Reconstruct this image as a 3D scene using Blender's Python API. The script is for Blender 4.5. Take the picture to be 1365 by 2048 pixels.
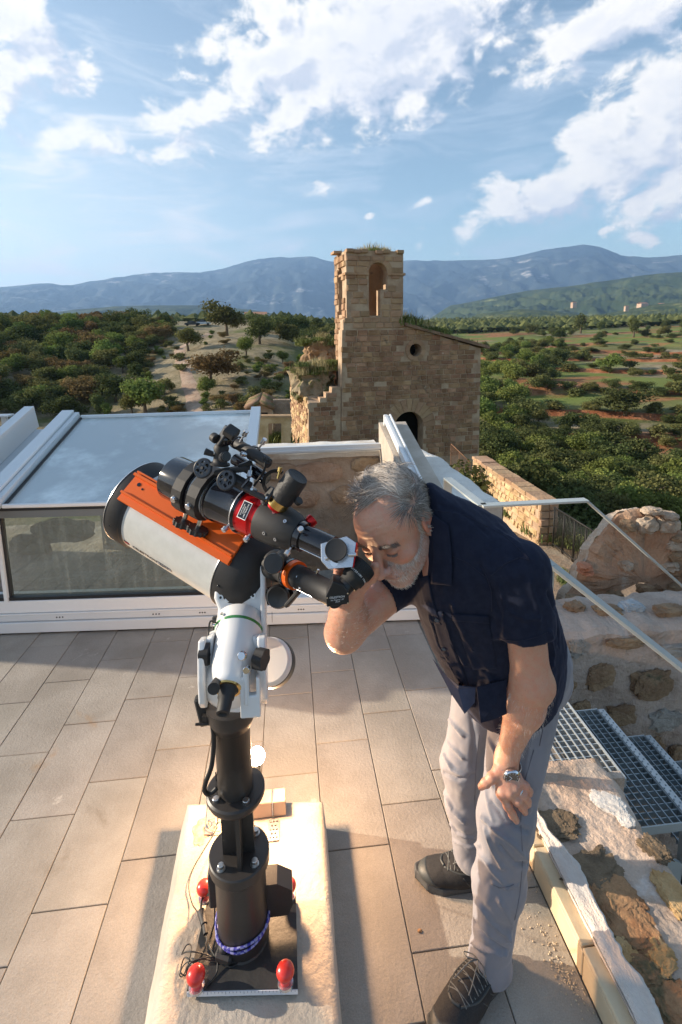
import bpy, bmesh, math, random
import numpy as np
from mathutils import Vector, Matrix, noise as mnoise
from mathutils.geometry import tessellate_polygon
R = math.radians
rng = random.Random(7)
SC = bpy.context.scene
for o in list(bpy.data.objects): bpy.data.objects.remove(o)
COL = SC.collection

# ------------------------------------------------------------------ camera
F, CX, CY, TH, YA, RO, H = 1010., 682.5, 830., .1619, -.1045, -.015, 1.68
def ray(px, py):
    """world direction through a point of the photograph (unit depth along the optical axis)"""
    x = (px - CX) / F; y = -(py - CY) / F
    c, s = math.cos(RO), math.sin(RO); x, y = x * c - y * s, x * s + y * c
    d = (x, math.cos(TH) + y * math.sin(TH), -math.sin(TH) + y * math.cos(TH))
    c, s = math.cos(YA), math.sin(YA)
    return Vector((d[0] * c - d[1] * s, d[0] * s + d[1] * c, d[2]))
OC = Vector((0, 0, H))
def PZ(px, py, z=0.): d = ray(px, py); return OC + d * ((z - H) / d.z)
def PY(px, py, y): d = ray(px, py); return OC + d * (y / d.y)
def PX(px, py, x): d = ray(px, py); return OC + d * (x / d.x)
def PC(px, py, zc): return OC + ray(px, py) * zc
FWD = ray(CX, CY); RGT = ray(CX + F, CY) - FWD; UPV = ray(CX, CY - F) - FWD
def proj(P):
    v = Vector(P) - OC; zc = v.dot(FWD)
    return CX + F * v.dot(RGT) / zc, CY - F * v.dot(UPV) / zc, zc
def CV(x, y, z):
    """vector given as right / up / towards the viewer"""
    return RGT * x + UPV * y - FWD * z

cd = bpy.data.cameras.new('camera'); cam = bpy.data.objects.new('camera', cd); COL.objects.link(cam)
cd.sensor_fit = 'AUTO'; cd.sensor_width = 36; cd.lens = F / 2048 * 36
cd.shift_y = -(1024 - CY) / 2048
cd.clip_start = .05; cd.clip_end = 60000
cam.matrix_world = Matrix(((RGT.x, UPV.x, -FWD.x, 0), (RGT.y, UPV.y, -FWD.y, 0), (RGT.z, UPV.z, -FWD.z, H), (0, 0, 0, 1)))
SC.camera = cam

# ------------------------------------------------------------------ light
SUN_AZ, SUN_EL = math.atan2(-.95, .22), R(20)         # azimuth from +Y towards +X
sdir = Vector((math.sin(SUN_AZ) * math.cos(SUN_EL), math.cos(SUN_AZ) * math.cos(SUN_EL), math.sin(SUN_EL)))
sl = bpy.data.lights.new('sun', 'SUN'); sl.energy = 4.3; sl.angle = R(.6); sl.color = (1., .86, .68)
so = bpy.data.objects.new('sun', sl); COL.objects.link(so); so.rotation_euler = (-sdir).to_track_quat('-Z', 'Y').to_euler()
SC.view_settings.view_transform = 'Standard'; SC.view_settings.look = 'None'
SC.view_settings.gamma = 1; SC.view_settings.use_curve_mapping = False
SC.view_settings.exposure = 1.18
SC.cycles.max_bounces = 6; SC.cycles.diffuse_bounces = 3; SC.cycles.glossy_bounces = 3
SC.cycles.transmission_bounces = 5; SC.cycles.transparent_max_bounces = 12; SC.cycles.volume_bounces = 0
SC.cycles.sample_clamp_indirect = 6; SC.cycles.use_denoising = True

class NT:
    """small node-tree writer"""
    def __init__(s, tree): s.t = tree
    def n(s, typ, ins=None, **kw):
        nd = s.t.nodes.new(typ)
        for k, v in kw.items(): setattr(nd, k, v)
        if ins:
            for k, v in ins.items():
                sock = nd.inputs[k]
                if isinstance(v, bpy.types.NodeSocket): s.t.links.new(v, sock)
                else: sock.default_value = v
        return nd
    def math(s, op, a, b=0., c=None, clamp=False):
        ins = {0: a, 1: b}
        if c is not None: ins[2] = c
        return s.n('ShaderNodeMath', ins, operation=op, use_clamp=clamp).outputs[0]
    def vmath(s, op, a, b=None):
        nd = s.n('ShaderNodeVectorMath', {0: a} if b is None else {0: a, 1: b}, operation=op)
        return nd.outputs[1] if op in ('LENGTH', 'DOT_PRODUCT', 'DISTANCE') else nd.outputs[0]
    def noise(s, v, scale, detail=4, rough=.55, dist=0., typ='FBM'):
        return s.n('ShaderNodeTexNoise', {'Vector': v, 'Scale': scale, 'Detail': detail, 'Roughness': rough, 'Distortion': dist}).outputs[0]
    def mix(s, f, a, b, blend='MIX'):
        nd = s.n('ShaderNodeMix', None, data_type='RGBA', blend_type=blend)
        for k, v in ((0, f), (6, a), (7, b)):
            if isinstance(v, bpy.types.NodeSocket): s.t.links.new(v, nd.inputs[k])
            else: nd.inputs[k].default_value = v if k == 0 else (*v[:3], 1)
        return nd.outputs[2]
    def ss(s, x, a, b):
        return s.n('ShaderNodeMapRange', {0: x, 1: a, 2: b, 3: 0., 4: 1.}, interpolation_type='SMOOTHSTEP').outputs[0]

def azel(px, py):
    d = ray(px, py).normalized(); return math.atan2(d.x, d.y), math.asin(d.z)
W = bpy.data.worlds.new('World'); SC.world = W; W.use_nodes = True
W.node_tree.nodes.clear(); w = NT(W.node_tree)
def cloud_group():
    g = bpy.data.node_groups.new('cloud_density', 'ShaderNodeTree')
    g.interface.new_socket('P', in_out='INPUT', socket_type='NodeSocketVector')
    g.interface.new_socket('D', in_out='OUTPUT', socket_type='NodeSocketFloat')
    q = NT(g); P = q.n('NodeGroupInput').outputs[0]
    # bank centre x, y, half length, half height (photograph pixels), tilt, weight
    B = [(740, 70, 360, 160, 14, 1.3), (560, 140, 170, 85, 25, 1.1), (535, 20, 70, 45, 0, .9), (380, 225, 150, 50, 14, .62),
         (170, 275, 100, 40, 12, .55), (330, 290, 120, 40, 5, .45), (60, 120, 110, 80, 25, .95), (10, 25, 70, 70, 0, .8),
         (1110, 370, 230, 62, 22, 1.05), (1290, 250, 190, 105, 38, 1.2), (1235, 50, 220, 52, 14, 1.0), (1325, 380, 85, 48, 30, 1.0),
         (1310, 145, 45, 30, 20, .8), (962, 108, 34, 28, 10, .8), (1015, 92, 22, 18, 0, .6), (955, 435, 34, 14, 5, .7), (1215, 466, 26, 14, 0, .7),
         (1298, 474, 30, 14, 0, .65), (400, 90, 60, 25, 10, .4), (640, 375, 70, 16, 8, .42), (858, 404, 30, 12, 0, .5), (735, 427, 16, 9, 0, .6), (240, 330, 50, 18, 0, .3),
         (-300, 150, 260, 120, 10, 1.), (1700, 300, 240, 120, 20, 1.), (500, -300, 400, 130, 10, 1.), (1400, -350, 260, 120, 10, 1.)]
    w1 = q.n('ShaderNodeTexNoise', {'Vector': P, 'Scale': 9., 'Detail': 3., 'Roughness': .5}).outputs[1]
    wp = q.vmath('ADD', P, q.vmath('MULTIPLY', q.vmath('SUBTRACT', w1, (.5, .5, .5)), (.11, .07, 0)))
    m = None
    for (x, y, a, b, rot, wt) in B:
        A, E = azel(x, y)
        mp = q.n('ShaderNodeMapping', {'Vector': wp, 'Location': (A, E, 0), 'Rotation': (0, 0, R(rot)), 'Scale': (a / F, b / F, 1)}, vector_type='TEXTURE').outputs[0]
        v = q.math('MULTIPLY', q.math('SUBTRACT', 1., q.vmath('LENGTH', mp)), wt)
        m = v if m is None else q.math('SMOOTH_MAX', m, v, .12)
    sc = q.vmath('MULTIPLY', P, (1., 1.5, 1.))
    n1 = q.noise(sc, 14., 9, .60, .25)
    d = q.math('ADD', q.math('MULTIPLY', q.math('MAXIMUM', m, -.6), .62), q.math('MULTIPLY', q.math('SUBTRACT', n1, .50), 1.45))
    out = q.n('NodeGroupOutput'); g.links.new(d, out.inputs[0])
    return g
CG = cloud_group()
G = w.n('ShaderNodeTexCoord').outputs['Generated']
sp = w.n('ShaderNodeSeparateXYZ', {0: G}).outputs
az = w.math('ARCTAN2', sp[0], sp[1]); el = w.math('ARCSINE', w.math('MINIMUM', sp[2], 1.))
P = w.n('ShaderNodeCombineXYZ', {0: az, 1: el, 2: 0.}).outputs[0]
def dens(vec):
    nd = w.n('ShaderNodeGroup'); nd.node_tree = CG; W.node_tree.links.new(vec, nd.inputs[0]); return nd.outputs[0]
d0 = dens(P); d1 = dens(w.vmath('ADD', P, (-.035, .022, 0)))
cover = w.ss(d0, .07, .36)
lit = w.ss(w.math('SUBTRACT', d0, d1), -.26, .14)
thick = w.ss(d0, .30, .80)
sky = w.n('ShaderNodeTexSky', sky_type='NISHITA', sun_disc=False, sun_elevation=SUN_EL, sun_rotation=SUN_AZ, altitude=600., air_density=1.1, dust_density=.7, ozone_density=1.6)
SKYS = .105
skyc = w.mix(1., sky.outputs[0], (.84, .87, .80), 'MULTIPLY')
# thin high veil, brighter towards the low sun on the left
veilP = w.n('ShaderNodeMapping', {'Vector': P, 'Rotation': (0, 0, R(14)), 'Scale': (2.2, 9., 1)}).outputs[0]
v1 = w.noise(veilP, 2.2, 7, .62, .8)
lowl = w.math('MULTIPLY', w.ss(az, .35, -.55), w.ss(el, .75, .08))
veil = w.math('MULTIPLY', w.ss(v1, .42, .78), w.math('ADD', .55, w.math('MULTIPLY', lowl, .45)), clamp=True)
veil = w.math('ADD', w.math('ADD', veil, .10), w.math('MULTIPLY', lowl, .45), clamp=True)
vc = w.mix(lowl, (3.0, 3.5, 4.2), (4.9, 4.9, 4.8))
c = w.mix(veil, skyc, vc)
cshade = w.mix(lit, (3.1, 3.35, 3.9), (5.1, 4.95, 4.75))
cshade = w.mix(w.math('MULTIPLY', thick, .62), cshade, (3.7, 3.85, 4.3))
c = w.mix(w.math('MULTIPLY', cover, w.ss(el, .0, .08)), c, cshade)
bg = w.n('ShaderNodeBackground', {'Color': c, 'Strength': SKYS})
wo = w.n('ShaderNodeOutputWorld', {'Surface': bg.outputs[0]})
W.cycles.sampling_method = 'MANUAL'; W.cycles.sample_map_resolution = 512

# ------------------------------------------------------------------ materials
MATS = {}
def mat(name, col, col2=None, scale=8., rough=.7, metal=0., bump=0., bscale=40., rand=0., fine=.0, spec=.5, spots=None, coat=0., trans=0., detail=5, stretch=(1, 1, 1), sss=0., hue=0., edge=(.35, .65), coords='Position', dist=.001):
    if name in MATS: return MATS[name]
    m = bpy.data.materials.new(name); m.use_nodes = True; m.node_tree.nodes.clear(); q = NT(m.node_tree)
    if coords == 'Position': P = q.n('ShaderNodeNewGeometry').outputs['Position']
    else: P = q.n('ShaderNodeTexCoord').outputs['Object']
    if stretch != (1, 1, 1): P = q.vmath('MULTIPLY', P, stretch)
    oi = q.n('ShaderNodeObjectInfo').outputs['Random']
    if rand and coords != 'Position':
        P = q.vmath('ADD', P, q.n('ShaderNodeCombineXYZ', {0: q.math('MULTIPLY', oi, 37.), 1: q.math('MULTIPLY', oi, 91.), 2: 0.}).outputs[0])
    c = q.n('ShaderNodeRGB').outputs[0]; c.default_value = (*col, 1)
    if col2 is not None:
        c = q.mix(q.ss(q.noise(P, scale, detail, .6), edge[0], edge[1]), c, col2)
    if spots:                                        # (colour, scale, threshold, softness)
        for (sc_, ss_, th, so_) in spots:
            c = q.mix(q.ss(q.noise(P, ss_, 5, .65, .4), th, th + so_), c, sc_)
    if rand:
        hs = q.n('ShaderNodeHueSaturation', {'Hue': q.math('ADD', .5 - hue / 2, q.math('MULTIPLY', q.math('FRACT', q.math('MULTIPLY', oi, 7.3)), hue)), 'Value': q.math('ADD', 1 - rand, q.math('MULTIPLY', oi, 2 * rand)), 'Color': c})
        c = hs.outputs[0]
    if fine:
        f_ = q.noise(P, bscale * 3, 3, .7)
        c = q.mix(1., c, q.n('ShaderNodeCombineColor', {k: q.math('ADD', 1 - fine, q.math('MULTIPLY', f_, 2 * fine)) for k in (0, 1, 2)}).outputs[0], 'MULTIPLY')
    ins = {'Base Color': c, 'Roughness': rough, 'Metallic': metal, 'Specular IOR Level': spec, 'Coat Weight': coat, 'Coat Roughness': .08}
    if trans: ins['Transmission Weight'] = trans
    if sss: ins['Subsurface Weight'] = sss; ins['Subsurface Radius'] = (.012, .004, .002); ins['Subsurface Scale'] = 1.
    if bump:
        b = q.noise(P, bscale, 6, .65)
        ins['Normal'] = q.n('ShaderNodeBump', {'Height': b, 'Strength': min(bump, 1.), 'Distance': dist if dist != .001 else .6 / bscale}).outputs[0]
    p = q.n('ShaderNodeBsdfPrincipled', ins)
    q.n('ShaderNodeOutputMaterial', {'Surface': p.outputs[0]})
    MATS[name] = m; return m

# ------------------------------------------------------------------ mesh helpers
class MB:
    """collects solids and links them as one mesh object"""
    def __init__(s): s.v = []; s.f = []; s.sm = []; s.mi = []; s.m = 0
    def add(s, vs, fs, smooth=False):
        k = len(s.v); s.v += [tuple(v) for v in vs]
        for f in fs: s.f.append([i + k for i in f]); s.sm.append(smooth); s.mi.append(s.m)
        return s
    def box(s, c, sz, X=None, Z=None, bev=0.):
        """box centred at c; X = direction of its width, Z = its up"""
        X, Y, Z = frame(X, Z); hx, hy, hz = sz[0] / 2, sz[1] / 2, sz[2] / 2
        c = Vector(c)
        if not bev:
            vs = [c + X * (a * hx) + Y * (b * hy) + Z * (d * hz) for a in (-1, 1) for b in (-1, 1) for d in (-1, 1)]
            return s.add(vs, [(0, 1, 3, 2), (4, 6, 7, 5), (0, 4, 5, 1), (2, 3, 7, 6), (0, 2, 6, 4), (1, 5, 7, 3)])
        vs = []; idx = {}
        for a in (-1, 1):
            for b in (-1, 1):
                for d in (-1, 1):
                    for ax in range(3):
                        h = [a * (hx - bev * (ax != 0)), b * (hy - bev * (ax != 1)), d * (hz - bev * (ax != 2))]
                        idx[(a, b, d, ax)] = len(vs); vs.append(c + X * h[0] + Y * h[1] + Z * h[2])
        fs = []
        for a in (-1, 1):
            fs.append([idx[(a, b, d, 0)] for b, d in ((-1, -1), (1, -1), (1, 1), (-1, 1))][::a])
            fs.append([idx[(b, a, d, 1)] for b, d in ((-1, -1), (-1, 1), (1, 1), (1, -1))][::a])
            fs.append([idx[(b, d, a, 2)] for b, d in ((-1, -1), (1, -1), (1, 1), (-1, 1))][::a])
            for b in (-1, 1):
                fs.append([idx[(a, b, -1, 0)], idx[(a, b, 1, 0)], idx[(a, b, 1, 1)], idx[(a, b, -1, 1)]])
                fs.append([idx[(a, -1, b, 0)], idx[(a, 1, b, 0)], idx[(a, 1, b, 2)], idx[(a, -1, b, 2)]])
                fs.append([idx[(-1, a, b, 1)], idx[(1, a, b, 1)], idx[(1, a, b, 2)], idx[(-1, a, b, 2)]])
                for d in (-1, 1): fs.append([idx[(a, b, d, k)] for k in range(3)])
        return s.add(vs, fs)
    def lathe(s, o, ax, prof, seg=28, smooth=True, caps=True, ref=None):
        """prof = [(distance along ax, radius)]; sharp where a point is doubled"""
        o = Vector(o); ax = Vector(ax).normalized(); a = perp(ax) if ref is None else (Vector(ref) - ax * Vector(ref).dot(ax)).normalized(); b = ax.cross(a)
        vs = []; fs = []; n = 0; prev = None
        for t, r in prof:
            if prev is not None and prev == (t, r): n += 1
            base = len(vs)
            for i in range(seg):
                an = 2 * math.pi * i / seg; vs.append(o + ax * t + a * (r * math.cos(an)) + b * (r * math.sin(an)))
            if prev is not None and prev != (t, r):
                for i in range(seg):
                    j = (i + 1) % seg; fs.append((base - seg + i, base - seg + j, base + j, base + i))
            prev = (t, r)
        s.add(vs, fs, smooth)
        if caps:
            for t, r in (prof[0], prof[-1]):
                if r > 1e-5:
                    s.add([o + ax * t + a * (r * math.cos(2 * math.pi * i / seg)) + b * (r * math.sin(2 * math.pi * i / seg)) for i in range(seg)], [tuple(range(seg))])
        return s
    def cyl(s, p0, p1, r0, r1=None, seg=20, bev=0., smooth=True, caps=True):
        p0, p1 = Vector(p0), Vector(p1); r1 = r0 if r1 is None else r1; L = (p1 - p0).length
        if bev: pr = [(0, r0 - bev), (0, r0 - bev), (bev, r0), (bev, r0), (L - bev, r1), (L - bev, r1), (L, r1 - bev), (L, r1 - bev)]
        else: pr = [(0, r0), (L, r1)]
        return s.lathe(p0, p1 - p0, pr, seg, smooth, caps)
    def tube(s, pts, r, seg=8, smooth=True, closed=False):
        pts = [Vector(p) for p in pts]; n = len(pts); rs = r if isinstance(r, (list, tuple)) else [r] * n
        vs = []; a = None
        for i, p in enumerate(pts):
            if closed: t = (pts[(i + 1) % n] - pts[i - 1]).normalized()
            else: t = (pts[min(i + 1, n - 1)] - pts[max(i - 1, 0)]).normalized()
            a = perp(t) if a is None else (a - t * a.dot(t)).normalized()
            b = t.cross(a)
            for k in range(seg):
                an = 2 * math.pi * k / seg; vs.append(p + (a * math.cos(an) + b * math.sin(an)) * rs[i])
        fs = []
        for i in range(n if closed else n - 1):
            for k in range(seg):
                j = (k + 1) % seg; i2 = (i + 1) % n; fs.append((i * seg + k, i * seg + j, i2 * seg + j, i2 * seg + k))
        if not closed: fs += [tuple(range(seg))[::-1], tuple(range((n - 1) * seg, n * seg))]
        return s.add(vs, fs, smooth)
    def ball(s, c, r, seg=16, ring=10, sc=(1, 1, 1), X=None, Z=None):
        X, Y, Z = frame(X, Z); c = Vector(c); vs = [c + Z * r * sc[2]]; fs = []
        for i in range(1, ring):
            t = math.pi * i / ring
            for k in range(seg):
                a = 2 * math.pi * k / seg
                vs.append(c + X * (r * sc[0] * math.sin(t) * math.cos(a)) + Y * (r * sc[1] * math.sin(t) * math.sin(a)) + Z * (r * sc[2] * math.cos(t)))
        vs.append(c - Z * r * sc[2]); e = len(vs) - 1
        for k in range(seg):
            j = (k + 1) % seg; fs.append((0, 1 + k, 1 + j)); fs.append((e, e - seg + j, e - seg + k))
            for i in range(ring - 2): fs.append((1 + i * seg + k, 1 + (i + 1) * seg + k, 1 + (i + 1) * seg + j, 1 + i * seg + j))
        return s.add(vs, fs, True)
    def slab(s, loops, th, o, U, V, N):
        """flat plate with holes: loops of (u, v), outer first; thickness th against N"""
        o, U, V, N = Vector(o), Vector(U), Vector(V), Vector(N)
        pts = [[Vector((a, b, 0)) for a, b in lp] for lp in loops]; tri = tessellate_polygon(pts); flat = [p for lp in pts for p in lp]
        k = len(flat); vs = [o + U * p.x + V * p.y for p in flat] + [o + U * p.x + V * p.y - N * th for p in flat]
        fs = [tuple(t) for t in tri] + [tuple(i + k for i in t[::-1]) for t in tri]; b = 0
        for lp in pts:
            n = len(lp)
            for i in range(n): j = (i + 1) % n; fs.append((b + i, b + j, b + j + k, b + i + k))
            b += n
        return s.add(vs, fs)
    def sheet(s, poly): return s.add(poly, [tuple(range(len(poly)))])
    def mesh(s, name, mats):
        me = bpy.data.meshes.new(name); me.from_pydata(s.v, [], s.f)
        me.polygons.foreach_set('use_smooth', s.sm)
        for m in (mats if isinstance(mats, (list, tuple)) else [mats]): me.materials.append(m)
        if any(s.mi): me.polygons.foreach_set('material_index', s.mi)
        bm = bmesh.new(); bm.from_mesh(me); bmesh.ops.recalc_face_normals(bm, faces=bm.faces); bm.to_mesh(me); bm.free()
        return me
    def build(s, name, mats, parent=None, kind=None, **kw):
        o = bpy.data.objects.new(name, s.mesh(name, mats)); COL.objects.link(o)
        if parent is not None:
            o.parent = parent; bpy_inv(o, parent)
        if kind: o['kind'] = kind
        if kw: tag(o, **kw)
        return o
def bpy_inv(o, parent):
    M = Matrix.Identity(4); p = parent
    while p is not None: M = p.matrix_basis.copy() if p.parent is None else p.parent.matrix_basis @ p.matrix_parent_inverse @ p.matrix_basis; break
    o.matrix_parent_inverse = M.inverted()
def perp(a):
    b = Vector((0, 0, 1)) if abs(a.z) < .8 * a.length else Vector((0, 1, 0))
    return (b - a * (b.dot(a) / a.dot(a))).normalized()
def frame(X=None, Z=None):
    if X is None and Z is None: return Vector((1, 0, 0)), Vector((0, 1, 0)), Vector((0, 0, 1))
    if Z is None: X = Vector(X).normalized(); Z = perp(X)
    elif X is None: Z = Vector(Z).normalized(); X = perp(Z)
    else: Z = Vector(Z).normalized(); X = Vector(X); X = (X - Z * X.dot(Z)).normalized()
    return X, Z.cross(X), Z
def tag(o, label=None, category=None, group=None, kind=None):
    for k, v in (('label', label), ('category', category), ('group', group), ('kind', kind)):
        if v: o[k] = v
    return o
def empty(name, loc, label=None, category=None, group=None, rz=0.):
    o = bpy.data.objects.new(name, None); o.location = loc; o.rotation_euler = (0, 0, rz); o.empty_display_size = .1
    COL.objects.link(o); o.matrix_basis = Matrix.Translation(Vector(loc)) @ Matrix.Rotation(rz, 4, 'Z'); return tag(o, label, category, group)
def inst(me, name, M, parent=None):
    o = bpy.data.objects.new(name, me); COL.objects.link(o)
    if parent is not None: o.parent = parent; o.matrix_parent_inverse = parent.matrix_basis.inverted()
    o.matrix_basis = M; return o
def fbm(x, y, z=0., o=5, sc=1.): return mnoise.fractal(Vector((x * sc, y * sc, z * sc)), .9, 2.1, o)
def arc(cx, cy, r, a0, a1, n): return [(cx + r * math.cos(R(a0 + (a1 - a0) * i / n)), cy + r * math.sin(R(a0 + (a1 - a0) * i / n))) for i in range(n + 1)]

# ------------------------------------------------------------------ terrain
def tab(x, xs, ys): return float(np.interp(x, xs, ys))
LD = [0, 14, 30, 50, 70, 90, 110, 135, 165, 200, 260, 600, 1500, 4200]
LZ = [-5, -6, -7.5, -8.6, -8.0, -5.2, -1.8, 2.2, 5.6, 6.3, 6.6, 9, 20, 60]
RD = [0, 9, 12, 14, 20, 35, 60, 85, 110, 160, 260, 420, 700, 1500, 4200]
RZ = [-3.3, -3.3, -3.4, -3.7, -7.5, -13.0, -15.5, -13.8, -11.6, -8.4, -4.2, 3.5, 10, 25, 70]
A_L, A_R = azel(560, 700)[0], azel(820, 700)[0]
def terrain(x, y):
    D = math.hypot(x, y); a = math.atan2(x, y)
    t = min(1, max(0, (a - A_L) / (A_R - A_L))); t = t * t * (3 - 2 * t)
    zl = tab(D, LD, LZ); zr = tab(D, RD, RZ)
    if D > 45:
        q = min(1, (D - 45) / 30)
        # cultivated terraces on the valley side
        wv = zr + .9 * fbm(x, y, 0, 3, .012) ; st = 1.5; k = math.floor(wv / st); f = wv / st - k
        f2 = min(1, max(0, (f - .90) / .075)); stp = (k + f * .12 + f2 * .88) * st
        u = q * min(1, max(0, (330 - D) / 120)) if D < 330 else 0
        zr = zr * (1 - u) + (stp - (wv - zr)) * u
    else: q = max(0, (D - 14) / 31)
    zl += q * (1.6 * fbm(x, y, 3, 4, .016) + .5 * fbm(x, y, 9, 4, .07))
    # gully on the left and knoll with the bare track
    zl += 2.6 * math.exp(-(((a + .10) / .16) ** 2) - ((D - 95) / 40) ** 2) - 3.5 * math.exp(-(((a + .44) / .2) ** 2) - ((D - 75) / 40) ** 2)
    zr += q * .35 * fbm(x, y, 5, 3, .05)
    z = zl * (1 - t) + zr * t
    if D > 400: z += min(1, (D - 400) / 800) * 6 * fbm(x, y, 1, 4, .0012)
    return z
azs = sorted(set([-180 + 6 * i for i in range(61)] + [round(-36 + .25 * i, 3) for i in range(337)]))
azs = [a for a in azs if a < 180]
Ds = [0.5] + [2.0 * (50 / 2.0) ** (i / 69) for i in range(70)] + [50 + .8 * i for i in range(1, 340)] + [322 * (4400 / 322) ** (i / 90) for i in range(91)]
V = []; Fc = []
for D in Ds:
    for a in azs:
        x, y = D * math.sin(R(a)), D * math.cos(R(a)); V.append((x, y, terrain(x, y) if D > 6 else -3.4))
n = len(azs)
for i in range(len(Ds) - 1):
    for k in range(n): j = (k + 1) % n; Fc.append((i * n + k, i * n + j, (i + 1) * n + j, (i + 1) * n + k))
Fc.append(tuple(range(n))[::-1])
me = bpy.data.meshes.new('ground'); me.from_pydata(V, [], Fc); me.polygons.foreach_set('use_smooth', [True] * len(Fc))
tm = bpy.data.materials.new('hillside'); tm.use_nodes = True; tm.node_tree.nodes.clear(); q = NT(tm.node_tree)
ge = q.n('ShaderNodeNewGeometry'); Pp = ge.outputs['Position']; nz = q.n('ShaderNodeSeparateXYZ', {0: ge.outputs['Normal']}).outputs[2]
grass = q.mix(q.ss(q.noise(Pp, .05, 6, .65), .4, .62), (.085, .11, .028), (.17, .165, .06))
dry = q.mix(q.ss(q.noise(Pp, .4, 6, .7), .35, .65), (.21, .175, .105), (.34, .28, .185))
c = q.mix(q.math('MAXIMUM', q.ss(q.noise(Pp, .035, 5, .6, .5), .47, .58), q.math('MULTIPLY', q.ss(q.n('ShaderNodeSeparateXYZ', {0: Pp}).outputs[0], 6, -4), q.ss(q.noise(Pp, .06, 4, .6), .36, .5))), grass, dry)
earth = q.mix(q.ss(q.noise(Pp, .5, 5, .65), .4, .62), (.26, .095, .045), (.38, .17, .085))
xs = q.n('ShaderNodeSeparateXYZ', {0: Pp}).outputs[0]
steep = q.math('MULTIPLY', q.ss(nz, .955, .87), q.ss(xs, 8, 20))
soil = q.math('MULTIPLY', q.ss(q.noise(q.vmath('MULTIPLY', Pp, (.6, 1.6, 1)), .03, 4, .6), .50, .60), q.ss(xs, 20, 45))
rightg = q.math('MULTIPLY', q.ss(nz, .90, .985), q.ss(xs, 10, 30))
c = q.mix(q.math('MULTIPLY', rightg, q.ss(q.noise(Pp, .02, 3, .5), .42, .56)), c, (.15, .19, .045))
c = q.mix(q.math('MULTIPLY', soil, .85), c, earth); c = q.mix(steep, c, earth)
c = q.mix(q.ss(q.noise(Pp, 1.4, 6, .75), .56, .72), c, (.07, .08, .03))
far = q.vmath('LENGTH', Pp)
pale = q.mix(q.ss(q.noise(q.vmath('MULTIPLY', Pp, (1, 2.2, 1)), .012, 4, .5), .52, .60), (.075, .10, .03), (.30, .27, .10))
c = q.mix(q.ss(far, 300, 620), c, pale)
path_hi = q.math('MULTIPLY', q.ss(far, 16, 13), q.ss(far, 5, 6))
c = q.mix(path_hi, c, q.mix(q.ss(q.noise(Pp, 1.2, 6, .7), .4, .7), (.36, .25, .17), (.45, .36, .26)))
bmp = q.n('ShaderNodeBump', {'Height': q.noise(Pp, 1.6, 8, .75), 'Strength': .8, 'Distance': .5})
pb = q.n('ShaderNodeBsdfPrincipled', {'Base Color': c, 'Roughness': .95, 'Specular IOR Level': .2, 'Normal': bmp.outputs[0]})
q.n('ShaderNodeOutputMaterial', {'Surface': pb.outputs[0]})
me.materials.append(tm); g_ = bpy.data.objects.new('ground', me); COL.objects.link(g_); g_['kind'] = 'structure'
def hit(px, py, dmax=3000):
    """where the view line through a point of the photograph meets the ground"""
    d = ray(px, py); d = d / math.hypot(d.x, d.y); t = 16.
    while t < dmax:
        if H + d.z * t < terrain(d.x * t, d.y * t): 
            return Vector((d.x * t, d.y * t, terrain(d.x * t, d.y * t)))
        t *= 1.012
    return None
# bare earth track up the knoll
def ribbon(pts, wd, name, m, dz=.06):
    L, Rr = [], []
    P3 = [hit(*p) for p in pts]; P3 = [p for p in P3 if p]
    F_ = []
    for i in range(len(P3) - 1):
        for k in range(6): F_.append(P3[i].lerp(P3[i + 1], k / 6))
    F_.append(P3[-1]); b = MB(); vs = []
    for i, p in enumerate(F_):
        t = (F_[min(i + 1, len(F_) - 1)] - F_[max(0, i - 1)]); t.z = 0; t.normalize(); s_ = Vector((t.y, -t.x, 0))
        ww = wd * (1 + .35 * fbm(p.x, p.y, 2, 3, .3))
        for u in (-1, -.5, 0, .5, 1):
            v = p + s_ * (u * ww); v.z = terrain(v.x, v.y) + dz * (1 if abs(u) < 1 else -2); vs.append(v)
    fs = [(i * 5 + k, i * 5 + k + 1, (i + 1) * 5 + k + 1, (i + 1) * 5 + k) for i in range(len(F_) - 1) for k in range(4)]
    b.add(vs, fs, True); return b.build(name, m, kind='structure')
m_track = mat('bare_track', (.30, .20, .14), (.42, .31, .23), scale=.6, rough=.95, bump=.6, bscale=3., spots=[((.16, .13, .07), 1.1, .60, .08)])
ribbon([(392, 832), (388, 800), (380, 775), (372, 745), (362, 720), (360, 700), (374, 690), (392, 680), (420, 668)], 1.5, 'dirt_track', m_track)

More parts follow.
